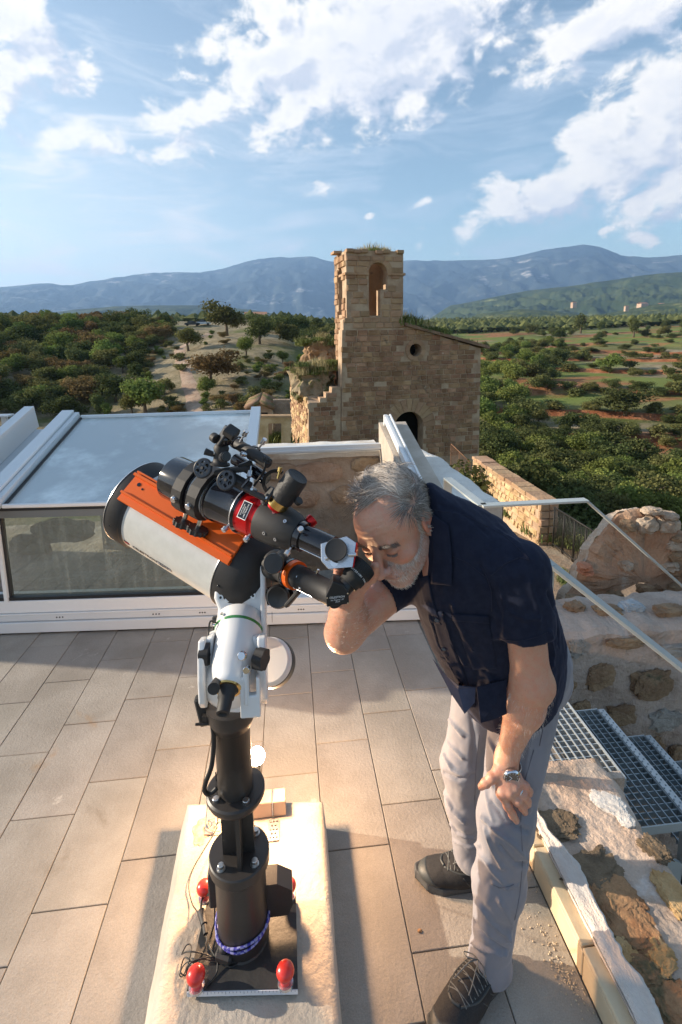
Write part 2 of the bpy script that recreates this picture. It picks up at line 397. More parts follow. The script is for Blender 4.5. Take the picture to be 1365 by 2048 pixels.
# ------------------------------------------------------------------ far mountains
def ridge(name, prof, D0, D1, base_y, m, rough_amp, seed, fr):
    xs = [p[0] for p in prof]; ys = [p[1] for p in prof]; NX, NY = 460, 64; vs = []
    x0, x1 = xs[0], xs[-1]
    for i in range(NX + 1):
        px = x0 + (x1 - x0) * i / NX; ry = tab(px, xs, ys)
        a, e = azel(px, ry); bz = math.tan(azel(px, base_y)[1]) * D1
        for k in range(NY + 1):
            t = k / NY; D = D1 + (D0 - D1) * t; top = math.tan(e) * D0 + H
            z = bz + (top - bz) * (t ** 1.15) ; x, y = D * math.sin(a), D * math.cos(a)
            rn = 1 - abs(mnoise.fractal(Vector((x * fr, y * fr * .5, seed)), .8, 2.2, 6)) * 1.4
            env = math.sin(math.pi * min(1, t * 1.0)) ** .7 if t < 1 else 0
            z += rough_amp * (rn - .6) * (env + .12); vs.append((x, y, z))
        # far side of the ridge
        for k in (1, 2): D = D0 + (D0 - D1) * .6 * k; vs.append((D * math.sin(a), D * math.cos(a), (math.tan(e) * D0 + H) * (1 - .5 * k)))
    w_ = NY + 3; fs = [(i * w_ + k, (i + 1) * w_ + k, (i + 1) * w_ + k + 1, i * w_ + k + 1) for i in range(NX) for k in range(w_ - 1)]
    me = bpy.data.meshes.new(name); me.from_pydata(vs, [], fs); me.polygons.foreach_set('use_smooth', [True] * len(fs)); me.materials.append(m)
    o = bpy.data.objects.new(name, me); COL.objects.link(o); o['kind'] = 'structure'; return o
def mount_mat(name, forest, forest2, rock, sc, rk, rs=1.):
    m = bpy.data.materials.new(name); m.use_nodes = True; m.node_tree.nodes.clear(); q = NT(m.node_tree)
    ge = q.n('ShaderNodeNewGeometry'); Pp = ge.outputs['Position']; nz = q.n('ShaderNodeSeparateXYZ', {0: ge.outputs['Normal']}).outputs[2]
    c = q.mix(q.ss(q.noise(Pp, sc, 7, .65), .42, .6), forest, forest2)
    r = q.math('MULTIPLY', q.ss(q.noise(q.vmath('MULTIPLY', Pp, (1, 1, 3.2)), sc * 2.2 * rs, 8, .72), .54, .68), q.ss(q.noise(Pp, sc * .5, 3, .5), .42 + rk, .6 + rk))
    c = q.mix(r, c, rock)
    b = q.n('ShaderNodeBump', {'Height': q.noise(Pp, sc * 5, 8, .7), 'Strength': 1., 'Distance': .35 / sc * .12})
    p = q.n('ShaderNodeBsdfPrincipled', {'Base Color': c, 'Roughness': .95, 'Specular IOR Level': .1, 'Normal': b.outputs[0]})
    q.n('ShaderNodeOutputMaterial', {'Surface': p.outputs[0]}); return m
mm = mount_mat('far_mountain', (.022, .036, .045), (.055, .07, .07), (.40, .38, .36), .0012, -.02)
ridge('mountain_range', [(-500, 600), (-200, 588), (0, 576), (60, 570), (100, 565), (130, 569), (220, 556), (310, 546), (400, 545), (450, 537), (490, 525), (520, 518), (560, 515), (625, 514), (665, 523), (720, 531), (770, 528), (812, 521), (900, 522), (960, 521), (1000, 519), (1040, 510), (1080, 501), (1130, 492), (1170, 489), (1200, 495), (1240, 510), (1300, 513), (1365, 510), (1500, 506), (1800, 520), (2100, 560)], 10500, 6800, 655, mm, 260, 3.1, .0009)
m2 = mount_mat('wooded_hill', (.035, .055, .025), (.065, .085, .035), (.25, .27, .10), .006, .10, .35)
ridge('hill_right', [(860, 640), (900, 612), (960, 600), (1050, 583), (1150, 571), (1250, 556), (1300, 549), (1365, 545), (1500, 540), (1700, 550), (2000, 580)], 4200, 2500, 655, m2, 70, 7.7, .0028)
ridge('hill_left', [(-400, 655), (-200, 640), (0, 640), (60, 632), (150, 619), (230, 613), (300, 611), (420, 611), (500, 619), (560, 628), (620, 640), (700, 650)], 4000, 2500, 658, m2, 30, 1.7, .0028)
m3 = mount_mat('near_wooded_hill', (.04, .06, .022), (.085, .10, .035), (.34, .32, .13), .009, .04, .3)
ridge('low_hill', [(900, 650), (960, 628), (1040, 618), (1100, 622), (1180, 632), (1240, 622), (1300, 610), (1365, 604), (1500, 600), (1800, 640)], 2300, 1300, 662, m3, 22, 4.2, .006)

# ------------------------------------------------------------------ trees
m_bark = mat('bark', (.10, .075, .05), (.17, .13, .09), scale=3, rough=.95, bump=.6, bscale=14)
def leaf_mat(name, a, b, rand=.18, hue=.035):
    m = bpy.data.materials.new(name); m.use_nodes = True; m.node_tree.nodes.clear(); q = NT(m.node_tree)
    at = q.n('ShaderNodeAttribute', attribute_name='tone').outputs['Fac']
    oi = q.n('ShaderNodeObjectInfo').outputs['Random']
    c = q.mix(at, a, b)
    c = q.n('ShaderNodeHueSaturation', {'Hue': q.math('ADD', .5 - hue * .5, q.math('MULTIPLY', q.math('FRACT', q.math('MULTIPLY', oi, 5.7)), hue)), 'Saturation': .95, 'Value': q.math('ADD', 1 - rand, q.math('MULTIPLY', oi, 2 * rand)), 'Color': c}).outputs[0]
    d = q.n('ShaderNodeBsdfDiffuse', {'Color': c}); t = q.n('ShaderNodeBsdfTranslucent', {'Color': c})
    mx = q.n('ShaderNodeMixShader', {0: .3, 1: d.outputs[0], 2: t.outputs[0]})
    q.n('ShaderNodeOutputMaterial', {'Surface': mx.outputs[0]}); return m
LM = {'oak': leaf_mat('leaf_oak', (.085, .095, .032), (.22, .22, .075)), 'fresh': leaf_mat('leaf_fresh', (.09, .125, .028), (.23, .28, .07)),
      'brown': leaf_mat('leaf_brown', (.12, .085, .035), (.26, .18, .075)), 'pine': leaf_mat('leaf_pine', (.06, .08, .03), (.14, .17, .06)),
      'bright': leaf_mat('leaf_bright', (.11, .15, .02), (.26, .30, .04)), 'dark': leaf_mat('leaf_dark', (.05, .068, .025), (.14, .16, .055))}
def crown_mesh(name, seed, nl, lobes, size, m, h=1., w_=1., low=.35, dense=.9):
    """leaf clumps spread through several lobes; unit crown of height about 1, base at z=0"""
    r = np.random.RandomState(seed); C = []
    for i in range(lobes):
        a = r.uniform(0, 6.28); rr = r.uniform(0, .36) * w_; C.append((rr * math.cos(a), rr * math.sin(a), r.uniform(low, .80) * h, r.uniform(.12, .27)))
    C.append((0, 0, .52 * h, .28)); vs = []; tone = []
    C = np.array(C); pick = r.choice(len(C), nl, p=(C[:, 3] ** 2) / (C[:, 3] ** 2).sum())
    d = r.normal(size=(nl, 3)); d /= np.linalg.norm(d, axis=1)[:, None]; rad = C[pick, 3] * (r.uniform(0, 1, nl) ** .3) * (1 + .18 * r.normal(size=nl))
    p = C[pick, :3] + d * rad[:, None] * np.array([w_, w_, .85])
    nn = d + .7 * r.normal(size=(nl, 3)); nn /= np.linalg.norm(nn, axis=1)[:, None]
    u = np.cross(nn, r.normal(size=(nl, 3))); u /= np.linalg.norm(u, axis=1)[:, None]; v = np.cross(nn, u)
    s = size * r.uniform(.5, 1.3, nl)[:, None]
    q4 = np.stack([p - u * s * .5 - v * s, p + u * s * .9 - v * s * .2, p + u * s * .3 + v * s, p - u * s * .8 + v * s * .3], 1).reshape(-1, 3)
    me = bpy.data.meshes.new(name); me.from_pydata(q4.tolist(), [], [(4 * i, 4 * i + 1, 4 * i + 2, 4 * i + 3) for i in range(nl)])
    at = me.attributes.new('tone', 'FLOAT', 'FACE'); at.data.foreach_set('value', np.clip(r.uniform(0, 1, nl) * .75 + .25 * (pick % 3) / 2, 0, 1).astype(np.float32))
    me.materials.append(m); return me
def trunk_mesh(name, h=.55, r0=.035, seed=0):
    rr = random.Random(seed); b = MB()
    top = Vector((rr.uniform(-.05, .05), rr.uniform(-.05, .05), h)); mid = Vector((rr.uniform(-.03, .03), rr.uniform(-.03, .03), h * .5))
    b.tube([(0, 0, -.08), mid, top], [r0 * 1.3, r0, r0 * .6], 6)
    for k in range(4):
        a = rr.uniform(0, 6.28); b.tube([mid.lerp(top, .2 + .2 * k), mid.lerp(top, .5 + .12 * k) + Vector((math.cos(a) * .12, math.sin(a) * .12, .06)), mid.lerp(top, .8) + Vector((math.cos(a) * .22, math.sin(a) * .22, .2))], [r0 * .6, r0 * .4, r0 * .15], 5)
    return b.mesh(name, m_bark)
CR = {'oak': [crown_mesh('crown', s, 3600, 9, .027, LM['oak'], w_=1.15) for s in (1, 2, 3)], 'dark': [crown_mesh('crown', s, 3600, 9, .027, LM['dark'], w_=1.2) for s in (4, 5)],
      'fresh': [crown_mesh('crown', s, 3400, 6, .027, LM['fresh'], w_=1.05) for s in (6, 7)], 'brown': [crown_mesh('crown', s, 3400, 7, .027, LM['brown'], w_=1.2) for s in (8, 9)],
      'pine': [crown_mesh('crown', s, 2600, 8, .026, LM['pine'], w_=.75, low=.3) for s in (10, 11)], 'bright': [crown_mesh('crown', 12, 900, 5, .05, LM['bright'], w_=.8, low=.2)],
      'bush': [crown_mesh('crown', s, 700, 6, .06, LM['oak'], w_=1.3, low=.2) for s in (13, 14)], 'greenbush': [crown_mesh('crown', 15, 700, 6, .06, LM['fresh'], w_=1.2, low=.2)]}
TR = [trunk_mesh('trunk', .5, .035, s) for s in (1, 2, 3)]
def plant_tree(p, hgt, kind, name, label, cat, group=None, parts=True, wx=1.):
    me = rng.choice(CR[kind]); rz = rng.uniform(0, 6.28)
    M = Matrix.Translation(p) @ Matrix.Rotation(rz, 4, 'Z') @ Matrix.Diagonal((hgt * wx, hgt * wx, hgt, 1))
    if not parts:
        o = inst(me, name, M @ Matrix.Translation((0, 0, -.14))); tag(o, label, cat, group); return o
    e = empty(name, p, label, cat, group)
    inst(me, 'crown', M, e); inst(rng.choice(TR), 'trunk', M, e); return e
def T(px, py, hpx, kind, name, label, cat='tree', group=None, wx=1.):
    """tree whose foot is seen at px, py and which is hpx tall in the photograph"""
    p = hit(px, py)
    if p is None: return
    zc = proj(p)[2]; return plant_tree(p, hpx * zc / F, kind, name, label, cat, group, True, wx)
KEY = []
def TK(*a, **k): KEY.append((a[0], a[1] - a[2] * .5, a[2] * .6)); return T(*a, **k)
TK(378, 703, 56, 'oak', 'oak_tree', 'small round oak standing alone beside the dirt track near the top of the knoll', wx=1.15)
TK(455, 672, 74, 'oak', 'oak_tree', 'broad dark oak crowning the rise beside the parked cars', wx=1.1)
TK(520, 690, 62, 'dark', 'oak_tree', 'wide dark oak just right of the biggest hilltop oak', wx=1.1)
TK(425, 776, 82, 'brown', 'oak_tree', 'large brownish evergreen oak beside the middle of the dirt track', wx=1.25)
TK(415, 796, 46, 'fresh', 'young_tree', 'small bright green tree at the foot of the brownish oak')
TK(265, 833, 58, 'oak', 'oak_tree', 'round grey green oak low on the slope above the glass hatch', wx=1.)
TK(330, 790, 42, 'oak', 'young_tree', 'slender sapling on the grass left of the track')
TK(232, 806, 62, 'dark', 'oak_tree', 'broad dark green oak above the round oak over the glass hatch', wx=1.15)
TK(246, 748, 36, 'fresh', 'young_tree', 'bright green young tree at the edge of the wood on the left')
TK(195, 640, 30, 'brown', 'pine_tree', 'thin lone tree poking above the left wood against the hills')
TK(493, 716, 44, 'fresh', 'young_tree', 'pale rounded tree on the rocky shoulder left of the ruin')
TK(566, 728, 28, 'fresh', 'bush', 'round green bush on the hill just left of the ruined nave', 'bush')
TK(604, 745, 44, 'bright', 'young_tree', 'yellow green sapling growing beside the ruined wall')
TK(325, 832, 20, 'bush', 'bush', 'dark low bush right of the round oak over the glass hatch', 'bush')
TK(300, 640, 46, 'oak', 'oak_tree', 'tall oak top rising in the middle of the left wood skyline', wx=1.)
TK(215, 832, 30, 'greenbush', 'bush', 'rounded green bush left of the round oak over the glass hatch', 'bush')
TK(480, 810, 26, 'bush', 'bush', 'small olive bush left of the little brick hut', 'bush')
TK(1220, 745, 44, 'fresh', 'young_tree', 'rounded bright tree on the grassy terrace in the valley', wx=1.2)
TK(862 + 300, 668, 48, 'pine', 'pine_tree', 'tall pine with bare trunk on the ridge right of the church', wx=.9)
TK(1268, 675, 42, 'pine', 'pine_tree', 'dark pine on the ridge near the right edge of the photo', wx=1.)
TK(1115, 633, 22, 'brown', 'oak_tree', 'reddish brown tree on the far plateau', wx=1.6)
TK(1000, 640, 14, 'dark', 'oak_tree', 'dark round tree beside the pale car on the far plateau', wx=1.6)
TK(1012, 640, 16, 'dark', 'oak_tree', 'second dark round tree on the far plateau right of the pale car', wx=1.3)
TK(1250, 835, 56, 'dark', 'oak_tree', 'largest dark thicket tree on the red terraces', wx=1.7)
TK(1078, 852, 42, 'oak', 'oak_tree', 'rounded oak at the left foot of the red terraces', wx=1.1)
TK(1140, 860, 42, 'dark', 'oak_tree', 'dark oak between the rounded oak and the thicket on the terraces', wx=1.3)
# woods: each tree its own object
def ok(px, py, rad):
    return all((px - a) ** 2 + ((py - b) * 1.2) ** 2 > (c + rad) ** 2 for a, b, c in KEY)
cnt = 0; placed = []
def hedge(px, py):
    p = hit(px, py)
    if p is None: return 0.
    q_ = Vector((p.x, p.y)).normalized() * 2.2; return 1. if abs(terrain(p.x + q_.x, p.y + q_.y) - terrain(p.x - q_.x, p.y - q_.y)) > .8 else .12
def wood(n, box, dens, kinds, hr, label, group, nm='oak_tree', sep=.42, cat='tree', wx=(1., 1.3)):
    global cnt; k = 0; tries = 0
    while k < n and tries < n * 14:
        tries += 1; px = rng.uniform(box[0], box[2]); py = rng.uniform(box[1], box[3])
        if rng.random() > dens(px, py) or not ok(px, py, 4): continue
        p = hit(px, py)
        if p is None or math.hypot(p.x, p.y) > 900: continue
        hgt = rng.uniform(*hr)
        if any((p.x - a) ** 2 + (p.y - b) ** 2 < (sep * (hgt + c)) ** 2 for a, b, c in placed): continue
        v_ = (py - box[1]) / (box[3] - box[1]); h_ = (px - box[0]) / (box[2] - box[0]); wh = ('upper', 'middle', 'lower')[min(2, int(v_ * 3))] + ' ' + ('left', 'central', 'right')[min(2, int(h_ * 3))] + ' part'
        placed.append((p.x, p.y, hgt)); plant_tree(p, hgt, rng.choice(kinds), nm, label + ', ' + wh, cat, group + ', ' + wh, math.hypot(p.x, p.y) < 75, rng.uniform(*wx)); k += 1
    cnt += k
def dl(px, py):
    if px > 335: return 0.
    edge = np.interp(py, [640, 680, 720, 760, 800, 835], [340, 330, 280, 235, 225, 225])
    if px > edge: return .03
    if py > 740 and px < 90 and px + (py - 740) * .6 < 80: return .12
    return 1.
wood(215, (-60, 652, 340, 835), dl, ['oak', 'oak', 'oak', 'dark', 'brown', 'fresh', 'pine'], (3.6, 6.4), 'evergreen oak of the dense wood on the left hillside', 'oaks of the dense left hillside wood', sep=.34)
wood(22, (440, 655, 680, 720), lambda x, y: 1. if y < 640 + (x - 440) * .40 else .0, ['oak', 'dark', 'dark'], (4., 6.5), 'dark oak of the grove between the hilltop oaks and the church tower', 'dark oaks of the grove left of the tower')
wood(150, (955, 885, 1420, 1085), lambda x, y: 1. if y > 885 + max(0, (x - 1050)) * .22 else 0., ['oak', 'dark', 'dark', 'fresh'], (2.4, 4.6), 'leafy tree of the shaded wood in the valley bottom on the right', 'trees of the shaded valley wood', sep=.36)
wood(60, (955, 690, 1150, 890), lambda x, y: 1. if x < 1135 - (y - 700) * .5 else 0., ['fresh', 'oak', 'fresh', 'dark'], (3.6, 6.2), 'leafy green tree of the wood right beside the church', 'leafy green trees beside the church', nm='leafy_tree')
wood(95, (985, 668, 1400, 905), hedge, ['bush', 'oak', 'dark', 'bush'], (1.4, 3.2), 'low bushy shrub dotted on the red and green terraces', 'shrubs on the terraces', nm='shrub', cat='shrub', wx=(1.2, 2.0))
wood(44, (830, 648, 1400, 680), lambda x, y: 1., ['pine', 'dark', 'oak'], (4., 8.), 'small far tree scattered on the plateau behind the terraces', 'scattered trees on the far plateau', nm='pine_tree', sep=.8)
wood(95, (240, 655, 600, 834), lambda x, y: .5 if abs(x - 385) > 18 else 0., ['bush', 'bush', 'greenbush', 'brown'], (.7, 1.9), 'low scrub bush scattered over the bare knoll by the track', 'scrub bushes on the bare knoll', nm='bush', cat='bush', wx=(1.1, 1.6))
# far woods that read as one mass
b = MB(); ico = [(0, 0, 1), (.9, 0, .3), (.28, .85, .3), (-.73, .53, .3), (-.73, -.53, .3), (.28, -.85, .3), (0, 0, -.4)]
icf = [(0, 1, 2), (0, 2, 3), (0, 3, 4), (0, 4, 5), (0, 5, 1), (6, 2, 1), (6, 3, 2), (6, 4, 3), (6, 5, 4), (6, 1, 5)]
r2 = np.random.RandomState(5); k = 0
while k < 7500:
    a = R(r2.uniform(-32, 46)); D = 250 * (3300 / 250) ** r2.uniform(0, 1); x, y = D * math.sin(a), D * math.cos(a)
    if mnoise.fractal(Vector((x * .006, y * .006, 2.)), .9, 2., 3) < -.02 - .1 * (D < 900): continue
    if a > .1 and D < 340: continue
    z = terrain(x, y); s = r2.uniform(2.2, 4.6) * (1 + D / 2500)
    b.add([(x + v[0] * s * r2.uniform(.7, 1.3), y + v[1] * s * r2.uniform(.7, 1.3), z + s * .3 + v[2] * s * r2.uniform(.7, 1.2)) for v in ico], icf, False); k += 1
m_fw = mat('distant_wood', (.05, .065, .028), (.13, .14, .05), scale=.09, rough=.95, bump=.8, bscale=.6, spec=.1, dist=1.)
b.build('distant_wood', m_fw, kind='stuff', label='distant woods covering the plateau below the mountains', category='wood')

# two parked cars on the rise, far farmhouses
m_car1 = mat('dark_car_paint', (.02, .022, .03), rough=.3, coat=.5); m_car2 = mat('pale_car_paint', (.6, .62, .64), rough=.3, coat=.5)
m_glass_d = mat('car_glass', (.03, .04, .05), rough=.08); m_tyre = mat('tyre', (.02, .02, .02), rough=.9)
def car(p, ang, mp, label, wid=1.75):
    e = empty('parked_car', p, label, 'car', None, ang); Mx = Matrix.Translation(p) @ Matrix.Rotation(ang, 4, 'Z')
    def tr(v): return Mx @ Vector(v)
    X = Mx.to_3x3() @ Vector((1, 0, 0)); Yv = Mx.to_3x3() @ Vector((0, 1, 0)); hw = wid / 2
    pr = [(-2.1, .35), (-2.15, .8), (-1.7, .95), (-1.1, 1.0), (.9, 1.0), (1.9, .9), (2.15, .7), (2.15, .35)]
    MB().slab([pr], wid, tr((0, hw, 0)), X, (0, 0, 1), Yv).build('body', mp, e)
    MB().slab([[(-1.5, .97), (-1.0, 1.42), (.35, 1.45), (1.15, .97)]], wid * .86, tr((0, hw * .86, 0)), X, (0, 0, 1), Yv).build('cabin_windows', m_glass_d, e)
    MB().slab([[(-1.0, 1.42), (-.9, 1.49), (.25, 1.5), (.35, 1.43)]], wid * .84, tr((0, hw * .84, 0)), X, (0, 0, 1), Yv).build('roof', mp, e)
    for sx in (-1.35, 1.35):
        for sy in (-1, 1):
            w_ = MB().cyl(tr((sx, sy * (hw - .1), .33)), tr((sx, sy * (hw + .02), .33)), .33, seg=14).build('wheel', m_tyre, e)
    for sy in (-1, 1): MB().ball(tr((2.12, sy * hw * .7, .68)), .13, 8, 6, (.4, 1, .6), X).build('headlight', mat('lamp_lens', (.7, .7, .68), rough=.2), e)
for (px, py, mp, lb) in ((385, 643, m_car1, 'dark car parked on the rise left of the biggest hilltop oak'), (407, 643, m_car2, 'pale car parked right behind the dark car on the rise'), (988, 640, m_car2, 'tiny pale car parked by dark round trees on the far plateau')):
    p = hit(px, 652)
    if px > 900: p = hit(px, 651)
    if p:
        D = math.hypot(p.x, p.y); car(p, R(12), mp, lb)
m_fh = mat('farmhouse_wall', (.45, .30, .20), (.55, .40, .29), scale=.3, rough=.9); m_fr = mat('farmhouse_roof', (.36, .17, .10), (.42, .22, .13), scale=.5, rough=.9)
m_dkw = mat('painted_shade_black', (.012, .011, .010), rough=.9)  # near-black colour stands in for the unlit inside of doors and windows
def house(px, py, D, wd, hh, lb, ang=.2, name='farmhouse'):
    p = OC + ray(px, py) * (D / ray(px, py).y); e = empty(name, p, lb, 'house', None, ang)
    X = Vector((math.cos(ang), math.sin(ang), 0)); Y = Vector((-X.y, X.x, 0)); dp = wd * .6; Z = Vector((0, 0, 1))
    MB().slab([[(-wd / 2, -12), (wd / 2, -12), (wd / 2, hh), (-wd / 2, hh)]], dp, p, X, Z, -Y).build('wall', m_fh, e)
    MB().slab([[(-.4, hh), (dp / 2, hh + dp * .22), (dp + .4, hh), (dp + .4, hh + .4), (dp / 2, hh + dp * .22 + .4), (-.4, hh + .4)]], wd + .8, p + X * (wd / 2 + .4), Y, Z, X).build('roof', m_fr, e)
    for k in range(3): MB().box(p + X * (wd * (-.3 + .3 * k)) - Y * .03 + Z * hh * .6, (wd * .07, .1, hh * .22), X).build('window', m_dkw, e)
house(1290, 612, 1800, 34, 9, 'long ochre farmhouse on the hillside near the right edge of the photo')
house(1325, 612, 1850, 22, 8, 'smaller ochre house right of the long hillside farmhouse', -.2)
house(1255, 616, 1750, 14, 6, 'little ochre shed left of the long hillside farmhouse', .1)
house(1150, 610, 2000, 20, 10, 'pale house below the light field on the middle hill', .3)
house(512, 634, 620, 26, 2.5, 'low red roofed barn on the plateau left of the church tower', .05, 'barn')

# ------------------------------------------------------------------ church
CB = R(8); CU = Vector((math.cos(CB), math.sin(CB), 0)); CN = Vector((math.sin(CB), -math.cos(CB), 0)); ZZ = Vector((0, 0, 1))
C0 = PY(690, 700, 30.); C0.z = 0
def onplane(px, py, o, n): d = ray(px, py); return OC + d * ((Vector(o) - OC).dot(n) / d.dot(n))
def cs(px, py, off=0.):
    p = onplane(px, py, C0 - CN * off, CN); return ((p - C0).dot(CU), p.z)
def CP(s_, z, d=0.): return C0 + CU * s_ + ZZ * z - CN * d
m_mortar = mat('lime_mortar', (.36, .24, .155), (.50, .37, .25), scale=1.5, rough=.95, bump=.6, bscale=10)
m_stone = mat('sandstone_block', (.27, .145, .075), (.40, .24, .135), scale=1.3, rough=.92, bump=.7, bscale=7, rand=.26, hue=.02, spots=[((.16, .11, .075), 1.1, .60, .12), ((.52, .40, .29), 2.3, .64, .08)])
m_stone2 = mat('tower_ashlar', (.32, .19, .105), (.42, .27, .16), scale=.9, rough=.92, bump=.6, bscale=8, rand=.16, hue=.015, spots=[((.16, .12, .085), .8, .62, .1)])
GROUND_C = -7.2
e_ch = empty('ruined_church', CP(3, GROUND_C), 'ruined sandstone church with a square bell tower, round window and dark arched door', 'church')
s0, _ = cs(693, 560); sT1, zT = cs(807, 503); sR, zR = cs(962, 697); _, zS = cs(700, 640); sRB, _ = cs(958, 900); sR = (sR + sRB) / 2 + .1
_, zRoof = cs(810, 652); sP0, _ = cs(684, 690)
def inpoly(x, y, P):
    c = False; j = len(P) - 1
    for i in range(len(P)):
        if (P[i][1] > y) != (P[j][1] > y) and x < (P[j][0] - P[i][0]) * (y - P[i][1]) / (P[j][1] - P[i][1]) + P[i][0]: c = not c
        j = i
    return c
def ppoly(pts): return [cs(*p) for p in pts]
# outlines on the front plane
front = ppoly([(683, 1010), (684, 700), (685, 660), (808, 660), (809, 652), (850, 663), (905, 680), (962, 697)]) + [(sR, cs(960, 1010)[1])]
oc_c = cs(831, 700); rad_o = abs(cs(843, 700)[0] - oc_c[0])
ocul = arc(oc_c[0], oc_c[1], rad_o, 0, 360, 20)[:-1]
dL = cs(789, 860)[0]; dR = cs(847, 860)[0]; dz = cs(818, 854)[1]; dr = (dR - dL) / 2; dc = (dL + dR) / 2
door = [(dR, GROUND_C + .3), (dR, dz)] + arc(dc, dz, dr, 0, 180, 12)[1:] + [(dL, GROUND_C + .3)]
THK = .9
MB().slab([front, ocul, door], THK, CP(0, 0), CU, ZZ, CN).build('front_wall', m_mortar, e_ch)
MB().box(CP(dc, (GROUND_C + dz + dr) / 2, THK + 1.0), (2 * dr + 1.2, .1, dz + dr - GROUND_C + 1.), CU).box(CP(dL - .5, (GROUND_C + dz + dr) / 2, THK + .55), (.1, 1.0, dz + dr - GROUND_C + 1.), CU).box(CP(dR + .5, (GROUND_C + dz + dr) / 2, THK + .55), (.1, 1.0, dz + dr - GROUND_C + 1.), CU).box(CP(dc, dz + dr + .5, THK + .55), (2 * dr + 1.2, 1.0, .1), CU).build('doorway_black_box', m_dkw, e_ch)  # black box painted as the shade inside the doorway
# nave side walls, roof
nv = MB(); LEN = 9.
nv.box(CP(sR - .4, (zR + GROUND_C - 2) / 2 - .1, THK + LEN / 2), (.8, LEN, zR - GROUND_C + 2 - .25), CU)
nv.box(CP(4.4, (zRoof - 1 + GROUND_C) / 2, LEN + .5), (sR * 1.0 - 2, .8, zRoof - GROUND_C - 1.5), CU)
nv.build('nave_wall', m_stone2, e_ch)
rf = MB(); rf.slab([[(sT1 + .05, zRoof + .02), (sR + .35, zR - .02), (sR + .35, zR + .16), (sT1 + .05, zRoof + .20)]], LEN + .6, CP(0, 0, -.28), CU, ZZ, CN)
rf.build('roof', mat('old_roof_tile', (.20, .12, .075), (.30, .19, .12), scale=1.2, rough=.95, bump=.8, bscale=5, spots=[((.12, .12, .04), .8, .5, .1)]), e_ch)
# tower
TD = 2.9
arcx0, arcx1 = cs(738, 600)[0], cs(775, 600)[0]; az1 = cs(756, 545)[1]; azb = cs(756, 631)[1]; ar = (arcx1 - arcx0) / 2; ac = (arcx0 + arcx1) / 2
fx = cs(761, 600)[0]; fz = cs(765, 579)[1]
bell = [(fx, azb), (fx, fz), (arcx1, fz), (arcx1, az1)] + arc(ac, az1, ar, 0, 180, 12)[1:] + [(arcx0, azb)]
tf = [(s0 - .22, cs(700, 665)[1]), (s0 - .22, zS), (s0, zS + .15), (s0, zT), (sT1, zT), (sT1, zS + .15), (sT1 + .06, zS), (sT1 + .06, cs(800, 665)[1])]
MB().slab([tf, bell], .75, CP(0, 0, -.02), CU, ZZ, CN).build('tower_front', m_mortar, e_ch)
LO = CP(s0, 0, 0); LNn = -CU
def CL(t, z): return CP(s0 - .02, z, t)          # left tower face: t = depth behind the front
def lt(px, py): p = onplane(px, py, LO, LNn); return ((p - LO).dot(-CN), p.z)
la0, la1 = .95, 1.95; lz1 = az1 - .1
lbell = [(la0, azb + .1), (la0, lz1)] + [(la0 + (la1 - la0) * (1 - math.cos(R(t_))) / 2, lz1 + .5 * math.sin(R(t_))) for t_ in range(15, 180, 15)] + [(la1, lz1), (la1, azb + .1)]
MB().slab([[(.74, -9), (TD, -9), (TD, zT), (.74, zT)], lbell], .7, CP(s0, 0, 0), -CN, ZZ, -CU).build('tower_side', m_mortar, e_ch)
tb = MB(); tb.box(CP((s0 + sT1) / 2, (zT + zS) / 2, TD - .35), (sT1 - s0, .7, zT - zS - .02), CU); tb.box(CP(sT1 - .35, (zT + zS) / 2, TD / 2 + .2), (.66, TD - 1.15, zT - zS - .02), CU)
tb.box(CP((s0 + sT1) / 2, azb - .3, TD / 2), (sT1 - s0 - .2, TD - .3, .4), CU)
tb.build('tower_back', m_stone2, e_ch)
# impost and base string courses
sc_ = MB(); zi = cs(740, 548)[1]
for (xa, xb, zz, hh, pr) in ((s0 - .10, arcx0, zi, .13, .12), (arcx1, sT1 + .10, zi, .13, .12)):
    sc_.box(CP((xa + xb) / 2, zz, .16 - pr), (xb - xa, .36, hh), CU)
sc_.box(CP(s0 + .05, zi, .8), (.32, 1.2, .13), CU); sc_.build('string_course', m_stone2, e_ch)
sc_ = MB(); sc_.box(CP(s0 - .18, zT + .06, 1.6), (.5, .9, .14), CU); sc_.build('cornice', m_stone2, e_ch)
for (zz, pr) in ((zT - .06, .10),):
    for k in range(8):
        if k in (3, 6): continue
        ww = (sT1 - s0) / 8; MB().box(CP(s0 + ww * (k + .5), zz + rng.uniform(-.03, .05), .18 - pr), (ww * .96, .5, .2), CU, bev=.02).build('coping_stone', m_stone2, e_ch)
